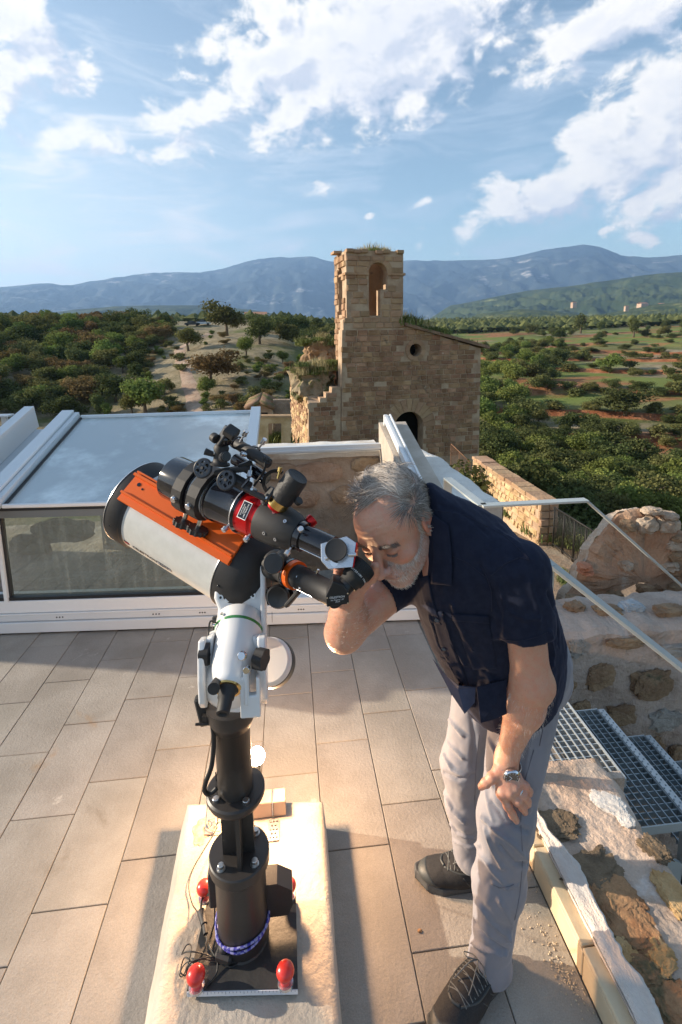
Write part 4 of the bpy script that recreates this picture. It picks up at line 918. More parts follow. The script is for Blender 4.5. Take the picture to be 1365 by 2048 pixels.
# far left neighbour beams
nb = empty('left_rail_frame', (-2.0, 3.4, .8), 'stepped white metal rails at the far left edge beyond the glass hatch', 'rail')
p1 = PY(64, 833, 3.97); beam(Vector((p1.x, 2.5, p1.z - 1.47 * S15)), p1, .07, .17, 'outer_beam', m_aluw, nb)
p2 = PY(78, 862, 3.95); beam(Vector((p2.x, 2.5, p2.z - 1.45 * S15)), p2, .09, .03, 'rail_channel', m_alu, nb); beam(Vector((p2.x + .055, 2.5, p2.z - .025 - 1.45 * S15)), p2 + Vector((.055, 0, -.025)), .014, .03, 'rail_gasket', m_gask, nb)
p3 = PY(92, 872, 3.90); beam(Vector((p3.x + .01, 2.5, p3.z - .02 - 1.4 * S15)), p3 + Vector((.01, 0, -.02)), .10, .02, 'inner_ledge', m_render_w, nb)
t0 = PY(9, 831, 4.2); MB().box(t0, (.10, .10, .012)).box(t0 - ZZ * .4, (.035, .035, .79)).build('flat_topped_post', m_aluw, None, label='pale metal post with a flat square cap at the left edge', category='post')
# side of hatch down to the wall
MB().add([gl[1] - ZZ * .02, gl[2] - ZZ * .02, Vector((xR_, yb, -.1)), Vector((xR_, yf(xR_), -.1))], [(0, 1, 2, 3)]).build('side_pane', m_gfr, hat)
# open side: right rail, back bar, shaft walls
fr = empty('track_frame', (.9, 4.5, .3), 'pale metal rail frame rising behind the man around the open hatch shaft', 'rail')
q1 = PY(768, 828, 5.36); q2 = PY(840, 985, 3.83); dR_ = (q1 - q2); q0 = q2 - dR_ * 1.0
for off, w_, h_, mt, nm in ((.016, .032, .075, m_aluw, 'rail_outer'), (.045, .022, .055, m_alu, 'rail_inner'), (.067, .018, .085, m_aluw, 'rail_edge')):
    beam(q0 + sx * off - ZZ * .04, q1 + sx * off - ZZ * .04, w_, h_, nm, mt, fr)
bk = PY(775, 890, 5.33); MB().box((q1.x + .02, 5.33, (q1.z + bk.z) / 2 - .06), (.05, .05, q1.z - bk.z + .10)).build('end_post', m_aluw, fr)
bl = PY(420, 897, 5.33); bz_ = PY(700, 895, 5.33).z
MB().box(((bl.x + q1.x) / 2, 5.33, bz_), (q1.x - bl.x, .06, .075), bev=.004).box(((bl.x + q1.x) / 2, 5.29, bz_ - .012), (q1.x - bl.x - .04, .03, .02)).build('back_bar', m_alu, fr)
m_shaft = mat('shaft_masonry', (.40, .30, .22), (.52, .42, .33), scale=2.2, rough=.95, bump=.8, bscale=14, spots=[((.26, .18, .12), 1.6, .60, .1), ((.60, .52, .44), 1.1, .56, .1)])
shw = empty('shaft_wall', (.2, 5.4, 0), 'old mottled masonry wall of the open shaft behind the telescope', 'wall')
zt_ = PY(650, 912, 5.36).z
vs = []; NXs = 30
MB().box(((bl.x + 1.05) / 2 - .6, 5.62, (zt_ - 3) / 2), (1.05 - bl.x + 1.2, .42, zt_ + 3.0)).build('back_wall', m_shaft, shw)
cop = MB()
for i in range(NXs + 1):
    x = bl.x - .3 + (1.0 - bl.x + .3) * i / NXs; zz = zt_ + .055 + .02 * fbm(x, 0, 1, 3, 2.)
    vs += [Vector((x, 5.385 + .01 * fbm(x, 0, 4, 3, 3), zt_ - .03 + .02 * fbm(x, 3, 1, 3, 3))), Vector((x, 5.37, zz - .03)), Vector((x, 5.42, zz)), Vector((x, 5.83, zz))]
cop.add(vs, [(4 * i + k, 4 * i + 4 + k, 4 * i + 5 + k, 4 * i + 1 + k) for i in range(NXs) for k in range(3)], True).build('render_coping', m_render_w, shw)
side = [Vector((.985, 5.41, -3)), Vector((.985, 5.41, q1.z - .1)), Vector((.985, 2.75, .06)), Vector((.985, 2.75, -3))]
MB().add(side + [s_ + sx * .3 for s_ in side], [(0, 1, 2, 3), (4, 5, 6, 7), (1, 5, 6, 2), (0, 4, 5, 1), (2, 6, 7, 3)]).build('side_wall', m_render, shw)
m_sst = mat('shaft_stone', (.34, .23, .15), (.46, .34, .24), scale=4., rough=.95, bump=.9, bscale=22, rand=.2, hue=.02, spots=[((.2, .15, .1), 3., .58, .1)])
for (px, py, rx, ry) in ((560, 945, 40, 20), (635, 945, 52, 22), (735, 930, 34, 17), (600, 1000, 40, 18), (690, 990, 30, 20), (640, 1075, 26, 22), (560, 1060, 30, 24), (690, 1160, 34, 26), (620, 1150, 24, 20), (560, 1140, 24, 18), (740, 1060, 30, 22), (130, 1060, 60, 26), (260, 1075, 50, 24), (60, 1090, 40, 24), (350, 1070, 40, 22), (200, 1120, 50, 20), (90, 1150, 55, 22), (320, 1150, 45, 22), (430, 1120, 40, 22)):
    c_ = PY(px, py, 5.40); s_ = 5.4 / F
    rock('stone', c_, (rx * s_, .035, ry * s_), m_sst, px * .1, .18, 3, shw, 1.4)
MB().box((-.3, 4.0, -1.9), (2.6, 2.8, .1)).build('shaft_floor', m_rubble, shw)

# broad white rendered wall top beside the rail
wt = empty('rendered_wall', (1.4, 4.6, 0), 'broad white rendered wall top running back beside the open hatch', 'wall')
WZ = .30; P_ = [PZ(1008, 1006, WZ), PZ(942, 957, WZ), PZ(905, 932, WZ), PZ(880, 912, WZ), PZ(846, 897, WZ)]
vs = []; NYw = 40; yf_, yk = PZ(1008, 1006, WZ).y, P_[-1].y
for j in range(NYw + 1):
    y = yf_ + (yk - yf_) * j / NYw; xr = float(np.interp(y, [p.y for p in P_], [p.x for p in P_])) + .03 * fbm(y, 0, 2, 4, 3.)
    for k, u in enumerate((0, .25, .5, .75, .93, 1)): x = 1.17 + (xr - 1.17) * u; vs.append(Vector((x, y, WZ + .008 * fbm(x, y, 1, 4, 4) - (.02 if u == 1 else 0))))
    vs.append(Vector((xr - .01, y, -3.4)))
cop = MB(); cop.add(vs, [(j * 7 + k, j * 7 + k + 1, (j + 1) * 7 + k + 1, (j + 1) * 7 + k) for j in range(NYw) for k in range(6)], True)
e1 = [1.17, float(np.interp(yf_, [p.y for p in P_], [p.x for p in P_]))]
cop.build('render_top', m_render_w, wt); MB().box(((e1[0] + e1[1]) / 2 - .01, yf_ + .06, -1.66), (e1[1] - e1[0] + .0, .12, 3.9)).build('end_wall', m_render, wt)

# ------------------------------------------------------------------ ledge at the right with skirting tiles
m_cream = mat('cream_skirting', (.60, .47, .30), (.68, .56, .38), scale=6, rough=.7, bump=.15, bscale=60, rand=.05, spots=[((.46, .36, .25), 3., .62, .1)])
led = empty('wall_ledge', (.9, 1.0, 0), 'weathered wall ledge of lime plaster and rough stone on the right of the terrace', 'ledge')
ys = [1.62, PX(1078, 1735, .716).y + .0, PX(1177, 1915, .716).y, .55, .15]; RH = .075
ys = [1.60, 1.262, 1.0, .74, .48, .22]
for k in range(5):
    MB().box((XR + .007, (ys[k] + ys[k + 1]) / 2, RH / 2), (.012, ys[k] - ys[k + 1] - .004, RH), bev=.002).build('skirting_tile', m_cream, led)
    t_ = MB().box((XR + .022, (ys[k] + ys[k + 1]) / 2 + .01, RH + .004), (.038, ys[k] - ys[k + 1] - .005, .012), bev=.003).build('cap_tile', m_cream, led)
m_ledge = mat('ledge_rubble', (.44, .32, .24), (.58, .46, .37), scale=3.5, rough=.95, bump=1., bscale=55, fine=.25, spots=[((.27, .19, .13), 3., .56, .12), ((.68, .60, .54), 5., .60, .1), ((.42, .24, .12), 2.2, .64, .08)])
m_plaster = mat('pinkish_plaster', (.66, .58, .52), (.76, .70, .64), scale=5, rough=.93, bump=.9, bscale=70, fine=.10, stretch=(2.2, 1, 1))
Lp = [(1256, 1574), (1268, 1600), (1295, 1650), (1365, 1750), (1430, 1850), (1600, 2048), (1800, 2300)]
LE = [PZ(a, b, .10) for a, b in Lp]; NYl, NXl = 150, 60; vs = []
for j in range(NYl + 1):
    y = 1.56 - 1.40 * j / NYl; xe = float(np.interp(-y, [-p.y for p in LE], [p.x for p in LE])) + .012 * fbm(0, y, 5, 4, 12)
    for i in range(NXl + 1):
        u = i / NXl; x = .752 + (xe - .752) * u; z = .088 + .006 * fbm(x, y, 0, 6, 5) + .004 * mnoise.turbulence(Vector((x * 24, y * 24, 0)), 4, False) - .03 * max(0, (u - .9) * 10) ** 2; vs.append(Vector((x, y, z)))
    vs.append(Vector((xe + .015, y, -1.2)))
w_ = NXl + 2; MB().add(vs, [(j * w_ + k, j * w_ + k + 1, (j + 1) * w_ + k + 1, (j + 1) * w_ + k) for j in range(NYl) for k in range(NXl + 1)], False).build('rubble_top', m_ledge, led)
MB().box((.98, 1.538, -.56), (.45, .03, 1.17)).build('ledge_end', m_ledge, led)
# plaster strip with a broken edge
JE = [(1066, 1600), (1080, 1635), (1096, 1665), (1112, 1684), (1128, 1700), (1150, 1728), (1168, 1755), (1182, 1790), (1200, 1828), (1230, 1885), (1252, 1925), (1300, 1990), (1322, 2048), (1420, 2250)]
JP = [PZ(a, b, .103) for a, b in JE]; vs = []; NYl = 170
for j in range(NYl + 1):
    y = 1.53 - 1.35 * j / NYl; xj = float(np.interp(-y, [-p.y for p in JP], [p.x for p in JP])) + .007 * fbm(3, y, 5, 5, 30); x0_ = .752 + .004 * fbm(0, y, 2, 3, 8)
    for i in range(7): x = x0_ + (xj - x0_) * i / 6; vs.append(Vector((x, y, .112 + .003 * fbm(x, y, 8, 4, 14) - (.006 if i == 0 else 0) + .006 * (i > 4))))
    vs.append(Vector((xj + .004, y, .085)))
MB().add(vs, [(j * 8 + k, j * 8 + k + 1, (j + 1) * 8 + k + 1, (j + 1) * 8 + k) for j in range(NYl) for k in range(7)], True).build('plaster_strip', m_plaster, led)
MB().box((.760, .9, .088), (.012, 1.36, .014)).build('mortar_fillet', m_plaster, led)
m_st = {'dark': mat('ledge_stone_dark', (.13, .095, .06), (.22, .16, .10), scale=14, rough=.95, bump=1., bscale=60, fine=.3), 'rust': mat('ledge_stone_rust', (.30, .15, .07), (.42, .24, .12), scale=12, rough=.95, bump=1., bscale=60, fine=.3, spots=[((.12, .10, .05), 7., .55, .1)]),
        'ochre': mat('ledge_stone_ochre', (.45, .27, .11), (.56, .38, .19), scale=12, rough=.95, bump=1., bscale=60, fine=.25), 'white': mat('ledge_stone_white', (.60, .57, .53), (.72, .69, .64), scale=12, rough=.9, bump=.6, bscale=60, fine=.12)}
for (px, py, rx, ry, kd, rt) in ((1112, 1650, .085, .055, 'dark', 0), (1185, 1745, .10, .06, 'dark', .3), (1228, 1800, .085, .08, 'rust', .4), (1262, 1860, .08, .085, 'rust', .2), (1250, 1905, .035, .035, 'ochre', 0), (1320, 1915, .045, .04, 'ochre', .5), (1290, 1945, .05, .04, 'rust', 0), (1236, 1893, .022, .03, 'white', .8), (1355, 2015, .07, .05, 'rust', 0), (1278, 1990, .035, .05, 'white', .5), (1215, 1605, .06, .045, 'white', -.6), (1252, 1640, .03, .03, 'white', 0), (1345, 1790, .04, .07, 'ochre', 0), (1310, 1700, .04, .05, 'dark', .3)):
    c_ = PZ(px, py, .091); rock('ledge_stone', c_, (rx * .9, ry * .9, .006 if kd == 'white' else .010), m_st[kd], px * .37 + py, .16 if kd == 'white' else .28, 5, led, 2.4, rt)
# loose grit at the foot of the skirting
m_grit = mat('mortar_grit', (.50, .40, .28), (.62, .52, .38), scale=60, rough=.95); gb = MB()
for (px, py, n_, sp) in ((1070, 1845, 14, .03), (1100, 1885, 26, .018), (1113, 1930, 40, .02), (1135, 1960, 46, .022), (1158, 1985, 20, .018), (1060, 1850, 8, .03), (1075, 1783, 4, .008), (1180, 2030, 12, .02)):
    for k in range(n_):
        c_ = PZ(px, py) + Vector((rng.gauss(0, sp * .6), rng.gauss(0, sp), 0)); s_ = rng.uniform(.0009, .0026); gb.ball((min(c_.x, XR - .01), c_.y, s_ * .7), s_, 6, 4, (rng.uniform(.7, 1.3), 1, .8))
gb.build('loose_grit', m_grit, None, 'stuff', label='crumbs of mortar scattered along the foot of the skirting', category='grit')
pb_ = PZ(840, 1863); MB().ball(pb_ + ZZ * .003, .005, 7, 5, (1.4, 1, .7)).build('pebble', m_st['rust'], None, label='single small pebble on the sunlit floor near the shoes', category='pebble')

# ------------------------------------------------------------------ grating landing, steps, railings
m_galv = mat('galvanised_steel', (.42, .46, .48), (.52, .56, .58), scale=9., rough=.42, metal=.55, bump=.1, bscale=80); m_galvd = mat('dark_galvanised', (.20, .25, .28), (.28, .33, .36), scale=9., rough=.5, metal=.4)
m_rail = mat('painted_rail', (.36, .40, .40), (.40, .44, .44), scale=5., rough=.4, spec=.5)
def grating(name, lb, x0, x1, y0, y1, z, sx_, sy_, m, edge, nose=False):
    e = empty(name, ((x0 + x1) / 2, (y0 + y1) / 2, z), lb, 'grating' if name != 'stair_tread' else 'stair tread', None if name != 'stair_tread' else 'grating steps going down')
    n_ = int((x1 - x0) / sx_)
    for k in range(n_ + 1): x = x0 + (x1 - x0) * k / n_; MB().box((x, (y0 + y1) / 2, z - .003), (.0042, y1 - y0, .006)).build('cross_rod', edge, e)
    n_ = int((y1 - y0) / sy_)
    for k in range(1, n_): y = y0 + (y1 - y0) * k / n_; MB().box(((x0 + x1) / 2, y, z - .0165), (x1 - x0, .003, .024)).build('bearing_bar', m, e)
    MB().box(((x0 + x1) / 2, y0 - .003, z - .016), (x1 - x0 + .008, .005, .036)).build('edge_bar', m_galv if name != 'stair_tread' else m_rail, e); MB().box(((x0 + x1) / 2, y1 + .003, z - .016), (x1 - x0 + .008, .005, .036)).build('edge_bar', m_galv, e)
    MB().box((x1 + .003, (y0 + y1) / 2, z - .016), (.004, y1 - y0, .034)).build('edge_bar', edge, e)
    if nose:
        MB().box((x1 + .018, (y0 + y1) / 2, z - .001), (.036, y1 - y0, .004)).build('nosing', m_galv, e)
        k = y0 + .01
        while k < y1: MB().cyl((x1 + .011, k, z + .0005), (x1 + .011, k, z + .0035), .0035, seg=6).build('nosing_stud', m_galvd, e); MB().cyl((x1 + .026, k + .012, z + .0005), (x1 + .026, k + .012, z + .0035), .0035, seg=6).build('nosing_stud', m_galvd, e); k += .026
    return e
grating('grating_landing', 'pale grey steel grating landing at the head of the stairs', .775, 1.222, 1.545, 2.36, .0, .031, .0275, m_galv, m_galv)
MB().box((1.0, 1.95, -.10), (.44, .78, .02)).build('landing_tray', mat('grey_tray', (.20, .215, .21), (.25, .26, .255), scale=4, rough=.7), None, label='grey metal tray beneath the grating landing', category='tray')
for k, lb in enumerate(('topmost grating step just below the landing', 'second grating step with a bright studded nosing', 'third grating step glimpsed at the right edge', 'fourth grating step low at the right edge')):
    grating('stair_tread', lb, 1.235 + .265 * k, 1.235 + .265 * (k + 1) - .035, 1.50, 2.08, -.175 * (k + 1), .031, .0275, m_galvd, m_galvd, True)
st = MB()
st.slab([[(1.22, -.20), (2.6, -1.11), (2.6, -1.30), (1.22, -.39)]], .012, (0, 1.485, 0), (1, 0, 0), ZZ, (0, -1, 0)); st.build('stair_stringer', m_rail, None, label='dark steel stringer carrying the near side of the grating steps', category='stringer')
MB().box((1.46, 1.50, -.34), (.03, .03, .28)).box((1.46, 1.50, -.485), (.10, .08, .008)).build('stair_post', m_rail, None, label='short steel leg under the first grating step', category='post')
MB().box((1.9, 1.9, -1.6), (1.6, 1.2, .1)).build('stair_pit_floor', m_rubble, None, 'structure')
def flatbar(pts, w_, t_, nm, m, par, side=None):
    for a, b in zip(pts[:-1], pts[1:]):
        d_ = (b - a); X_ = d_.normalized(); Zt = ZZ if abs(X_.z) < .9 else (side or Vector((0, -1, 0)))
        MB().box((a + b) / 2, (d_.length + t_ * .8, w_, t_), X_, Z=Zt - X_ * Zt.dot(X_), bev=.0015).build(nm, m, par)
YR = 1.50; ra, rb = PY(1097, 1124, YR), PY(1385, 1352, YR - .14)
r2_ = empty('near_handrail', (ra.x, YR, 0), 'wide flat steel handrail sloping down to the right from beside the man', 'handrail')
flatbar([ra, ra + (rb - ra) * 1.6], .064, .012, 'top_bar', m_rail, r2_); flatbar([ra + Vector((.004, 0, -.004)), Vector((ra.x + .004, YR, .004))], .05, .012, 'post', m_rail, r2_, Vector((1, 0, 0)))
MB().box((ra.x + .004, YR, .008), (.07, .08, .008)).build('foot_plate', m_rail, r2_)
A1, B1, C1 = PZ(896, 957, .9), PZ(965, 1011, .9), PZ(1188, 1009, .9); C1.y = B1.y + .0
D1 = PY(1420, 1222, C1.y); r1_ = empty('far_handrail', (A1.x, A1.y, 0), 'thin pale steel handrail bending round behind the man and down to the right', 'handrail')
flatbar([A1, B1], .045, .01, 'side_bar', m_rail, r1_); flatbar([B1, C1], .045, .01, 'level_bar', m_rail, r1_); flatbar([C1, D1], .03, .01, 'sloping_bar', m_rail, r1_)
flatbar([A1, Vector((A1.x, A1.y, .30))], .045, .01, 'post', m_rail, r1_, Vector((0, -1, 0)))

# ------------------------------------------------------------------ stone wall behind the steps and the broken vault
m_wl = mat('old_wall_mortar', (.40, .31, .25), (.52, .42, .35), scale=4., rough=.95, bump=1., bscale=22, fine=.2, spots=[((.30, .22, .16), 3., .58, .1), ((.58, .50, .44), 2.4, .62, .1)])
swl = empty('stair_wall', (1.8, 2.5, -1), 'thick old stone wall with big brown stones in pale mortar behind the steps', 'wall')
YW = 2.42; NXw, NZw = 90, 70; vs = []
for j in range(NZw + 1):
    for i in range(NXw + 1):
        x = 1.16 + 2.3 * i / NXw; z = -1.6 + 1.6 * j / NZw; vs.append(Vector((x, YW + .03 * fbm(x, 0, z, 5, 4) + (.03 if j == NZw else 0) + .02 * max(0, z + .05) * 10, z + (.02 * fbm(x, 9, 1, 4, 5) if j > NZw - 4 else 0))))
for i in range(NXw + 1): x = 1.16 + 2.3 * i / NXw; vs.append(Vector((x, 2.60, .02 + .02 * fbm(x, 3, 2, 4, 6))))
for i in range(NXw + 1): x = 1.16 + 2.3 * i / NXw; vs.append(Vector((x, 2.80 + .03 * fbm(x, 3, 5, 4, 4), .0 + .03 * fbm(x, 3, 4, 4, 6))))
for i in range(NXw + 1): x = 1.16 + 2.3 * i / NXw; vs.append(Vector((x, 2.86, -3.3)))
w_ = NXw + 1; MB().add(vs, [(j * w_ + k, j * w_ + k + 1, (j + 1) * w_ + k + 1, (j + 1) * w_ + k) for j in range(NZw + 3) for k in range(NXw)], False).build('wall_face', m_wl, swl)
m_ws = [mat('wall_stone_brown', (.23, .145, .085), (.32, .22, .13), scale=9., rough=.95, bump=1., bscale=40, fine=.25, rand=.12, spots=[((.14, .12, .07), 6., .6, .1)]), mat('wall_stone_grey', (.27, .25, .22), (.36, .33, .29), scale=9., rough=.95, bump=1., bscale=40, fine=.2, rand=.12)]
for (px, py, rx, ry, g_) in ((1200, 1353, 36, 30, 0), (1304, 1366, 50, 38, 0), (1240, 1430, 40, 27, 0), (1328, 1440, 42, 27, 1), (1300, 1492, 34, 24, 0), (1162, 1418, 22, 20, 0), (1355, 1510, 24, 26, 0), (1152, 1296, 20, 22, 1), (1255, 1285, 50, 12, 0), (1350, 1300, 40, 14, 1), (1226, 1500, 30, 22, 0), (1275, 1555, 34, 22, 1), (1345, 1575, 34, 24, 0), (1130, 1372, 24, 16, 0), (1420, 1380, 50, 40, 0), (1440, 1470, 44, 30, 1)):
    c_ = PY(px, py, YW - .005); s_ = YW / F * 1.02; rock('stone', c_, (rx * s_, .028, ry * s_), m_ws[g_], px * .13 + py, .26, 4, swl, 1.8)
for (px, py, rx, m_i) in ((1263, 1215, 26, 1), (1215, 1222, 30, 0), (1340, 1222, 34, 0), (1150, 1216, 20, 0)):
    c_ = PZ(px, py, .02); rock('stone', c_, (rx * .0028, .05, .035), m_ws[m_i] if px != 1263 else mat('blue_grey_stone', (.33, .36, .38), (.45, .47, .48), scale=9, rough=.9, bump=.8, bscale=40), px * .3, .22, 4, swl, 1.8)
# broken vault stub
vt = empty('broken_vault', (2.2, 3.3, -.3), 'crumbling rounded stub of a plastered stone vault beyond the stairs', 'ruin')
YV = 3.25; m_vt = mat('vault_earth', (.33, .18, .105), (.44, .28, .18), scale=3., rough=.95, bump=1., bscale=24, fine=.25, spots=[((.50, .38, .29), 2.6, .58, .1), ((.20, .13, .09), 4., .62, .1)])
outl = [(1128, 1212), (1133, 1185), (1150, 1165), (1158, 1140), (1172, 1120), (1182, 1090), (1205, 1062), (1232, 1028), (1262, 1018), (1310, 1016), (1345, 1030), (1358, 1060), (1400, 1075), (1440, 1215)]
op = [PY(a, b, YV) for a, b in outl]; ou = []
for a, b in zip(op[:-1], op[1:]):
    for k in range(7): p = a.lerp(b, k / 7); ou.append(p + Vector((.012 * fbm(p.x, 0, p.z, 4, 12), 0, .012 * fbm(p.x, 5, p.z, 4, 12))))
ou.append(op[-1]); ctr = PY(1270, 1150, YV); n_ = len(ou); vs = []; rings = (1., .985, .93, .8, .6, .35, .05); ctr.y -= .0
for ri, r_ in enumerate(rings):
    for p in ou:
        v = ctr + (p - ctr) * r_; v.z = max(v.z, -.6); dpt = (0, -.02, -.05, -.07, -.08, -.08, -.08)[ri]; v.y += dpt + .05 * fbm(v.x, 0, v.z, 5, 5) * (ri > 1); vs.append(v)
fsv = [(i * n_ + k, i * n_ + k + 1, (i + 1) * n_ + k + 1, (i + 1) * n_ + k) for i in range(len(rings) - 1) for k in range(n_ - 1)] + [tuple((len(rings) - 1) * n_ + k for k in range(n_))]
MB().add(vs, fsv, False).build('vault_face', m_vt, vt)
vs = []
for k, p in enumerate(ou):
    for j in range(6): vs.append(p + Vector((.02 * fbm(p.x, j, p.z, 3, 6), j * .022 - .005, .03 * fbm(p.x, j * .12, p.z, 4, 7) - .01 * j)))
MB().add(vs, [(k * 6 + j, k * 6 + j + 1, (k + 1) * 6 + j + 1, (k + 1) * 6 + j) for k in range(n_ - 1) for j in range(5)], False).build('vault_crown', mat('vault_plaster', (.44, .33, .24), (.58, .48, .38), scale=6, rough=.95, bump=1., bscale=30, fine=.2), vt)
for (px, py, rx, ry, mi) in ((1255, 1052, 15, 13, 0), (1292, 1050, 24, 20, 1), (1335, 1050, 26, 18, 1), (1345, 1088, 24, 12, 1), (1350, 1110, 26, 12, 0), (1335, 1130, 24, 12, 1), (1355, 1075, 18, 9, 0), (1360, 1140, 26, 12, 0), (1150, 1200, 20, 12, 0), (1170, 1133, 14, 8, 2), (1172, 1143, 16, 5, 2), (1300, 1180, 26, 16, 0), (1225, 1190, 22, 14, 0), (1250, 1130, 14, 10, 1), (1345, 1180, 26, 16, 0), (1340, 1032, 18, 9, 1), (1305, 1022, 20, 9, 1)):
    c_ = PY(px, py, YV - .075); s_ = YV / F; rock('stone', c_, (rx * s_, .06, ry * s_), (m_ws[0], mat('pale_stone', (.34, .25, .18), (.46, .37, .28), scale=8, rough=.95, bump=1., bscale=30, fine=.2), mat('brick_red', (.42, .17, .09), (.50, .24, .14), scale=9, rough=.9, bump=.6, bscale=40))[mi], px * .21 + py, .24, 3, vt, 1.7)

# terrace building to the left, outside the frame: its shade covers the back of the terrace
e_b = MB().box((-3.7, 4.40, -.2), (1.0, 2.4, 5.2)).build('side_building', m_rubble, None, label='tall stone building flank just left of the terrace', category='building')

# ------------------------------------------------------------------ pier on its base plate
m_pier = mat('pier_black', (.030, .026, .024), (.040, .034, .030), scale=5, rough=.42, spec=.5, bump=.08, bscale=120)
m_blk = mat('satin_black', (.014, .014, .016), rough=.34, spec=.5); m_mblk = mat('matt_black', (.022, .021, .021), (.03, .028, .028), scale=20, rough=.62, bump=.1, bscale=200)
m_gblk = mat('gloss_black', (.008, .008, .012), rough=.10, coat=.4); m_rub = mat('rubber_black', (.012, .012, .012), rough=.75)
m_white = mat('mount_white', (.76, .75, .74), rough=.26, spec=.5, coat=.25); m_steel = mat('polished_steel', (.70, .70, .72), rough=.18, metal=1.); m_screw = mat('zinc_screw', (.62, .60, .57), rough=.3, metal=1.)
m_red = mat('red_knob', (.62, .025, .018), (.70, .04, .025), scale=30, rough=.32, coat=.3); m_ora = mat('orange_anodised', (.80, .13, .008), rough=.36, metal=.25, spec=.6); m_redm = mat('red_anodised', (.55, .01, .012), rough=.22, metal=.5)
m_gold = mat('gold_ring', (.80, .52, .18), rough=.22, metal=1.); m_tubew = mat('ota_silver_white', (.56, .56, .53), (.60, .60, .57), scale=40, rough=.34, coat=.35, spec=.5)
m_strip = mat('tape_white', (.72, .72, .74), rough=.5); m_tick = mat('tape_tick', (.08, .08, .16), rough=.6); m_cable = mat('cable_black', (.012, .012, .013), rough=.5)
m_silver = mat('brushed_silver', (.62, .63, .66), rough=.25, metal=.85); m_green = mat('green_band', (.05, .22, .06), rough=.2, coat=.4); m_chrome = mat('chrome', (.80, .78, .78), rough=.08, metal=1.)
m_wlet = mat('white_lettering', (.80, .80, .80), rough=.5); m_dlet = mat('dark_lettering', (.03, .03, .035), rough=.5)
def text(s_, size, p, X, Yd, m, name, par, ext=.0003, align='CENTER'):
    cu = bpy.data.curves.new(name, 'FONT'); cu.body = s_; cu.size = size; cu.extrude = ext; cu.align_x = align; cu.align_y = 'CENTER'; cu.resolution_u = 2
    o = bpy.data.objects.new('tmp', cu); COL.objects.link(o); dg = bpy.context.evaluated_depsgraph_get(); me = bpy.data.meshes.new_from_object(o.evaluated_get(dg)); bpy.data.objects.remove(o)
    X = Vector(X).normalized(); Yd = Vector(Yd); Yd = (Yd - X * Yd.dot(X)).normalized(); Z = X.cross(Yd); me.materials.clear(); me.materials.append(m)
    M = Matrix(((X.x, Yd.x, Z.x, p[0]), (X.y, Yd.y, Z.y, p[1]), (X.z, Yd.z, Z.z, p[2]), (0, 0, 0, 1)))
    return inst(me, name, M, par)
ZP = .127; B0 = PZ(488, 1868, ZP + .024); pr_e = empty('telescope_pier', (B0.x, B0.y, ZP), 'black steel telescope pier on a square base plate with red levelling knobs', 'pier')
cpl = [PZ(374, 1981, ZP + .024), PZ(596, 1976, ZP + .024), PZ(592, 1783, ZP + .024), PZ(417, 1793, ZP + .024)]
b = MB(); b.add([p for p in cpl] + [p - ZZ * .018 for p in cpl], [(0, 1, 2, 3), (7, 6, 5, 4), (0, 4, 5, 1), (1, 5, 6, 2), (2, 6, 7, 3), (3, 7, 4, 0)]).build('base_plate', mat('plate_black', (.022, .021, .020), (.045, .042, .038), scale=9, rough=.55, bump=.15, bscale=60, spots=[((.10, .085, .06), 6., .60, .12)]), pr_e)
fx = (cpl[1] - cpl[0]); fn = Vector((fx.y, -fx.x, 0)).normalized()
sd = fx.normalized(); MB().box((cpl[0] + cpl[1]) / 2 - ZZ * .009 + fn * .0012, (fx.length, .002, .013), sd).build('tape_strip', m_strip, pr_e)
for k in range(30):
    hh = .007 if k % 5 == 0 else .004; MB().box(cpl[0] + sd * (.006 + k * (fx.length - .012) / 29) + fn * .0026 - ZZ * (.009 - (.0065 - hh / 2)), (.0007, .0006, hh), sd).build('tape_tick', m_tick, pr_e)
def knob(px, py, s_=1.):
    c = PZ(px, py, ZP + .024); k = MB().cyl(c + ZZ * .0, c + ZZ * .006, .019 * s_, .018 * s_).build('knob_washer', m_silver, pr_e)
    b = MB().lathe(c + ZZ * .006, ZZ, [(0, .0125 * s_), (.008, .0125 * s_), (.013, .0135 * s_)] + [(.029 + .0175 * s_ * math.sin(R(a)), .0215 * s_ * math.cos(R(a))) for a in range(-50, 90, 8)] + [(.029 + .0175 * s_, .0001)], 28)
    b.build('levelling_knob', m_red, pr_e)
for px, py in ((411, 1796), (578, 1792), (394, 1978 - 4), (572, 1966)): knob(px, py)
def pz_at(py, px=485): return PY(px, py, B0.y).z
zf1, zf2 = pz_at(1700), pz_at(1572); zt2 = pz_at(1418); Bx, By = B0.x, B0.y
def ax(z): return Vector((Bx, By, z))
b = MB().lathe(ax(ZP + .024), ZZ, [(0, .0655), (.004, .063), (.004, .063), (zf1 - ZP - .05, .063)], 44); b.build('pier_tube', m_pier, pr_e)
MB().cyl(ax(zf1 - .030), ax(zf1), .0745, .0745, 44, .003).build('lower_flange', m_pier, pr_e)
MB().lathe(ax(zf1 - .03), -ZZ, [(0, .072), (.012, .064)], 44).build('flange_weld', m_pier, pr_e)
web = MB(); hc = (zf2 - zf1 - .02)
web.box(ax(zf1 + hc / 2), (.078, .012, hc)).box(ax(zf1 + hc / 2) + Vector((.006, -.028, 0)), (.010, .046, hc)).box(ax(zf1 + hc / 2) + Vector((.006, .028, 0)), (.010, .046, hc))
web.build('cross_column', m_pier, pr_e)
MB().lathe(ax(zf2 - .038), ZZ, [(0, .030), (.004, .052), (.014, .066), (.024, .0705), (.034, .0705), (.034, .0705), (.038, .066), (.038, .066), (.0381, .03)], 44).build('upper_flange', m_pier, pr_e)
zc1 = zf2 + .001
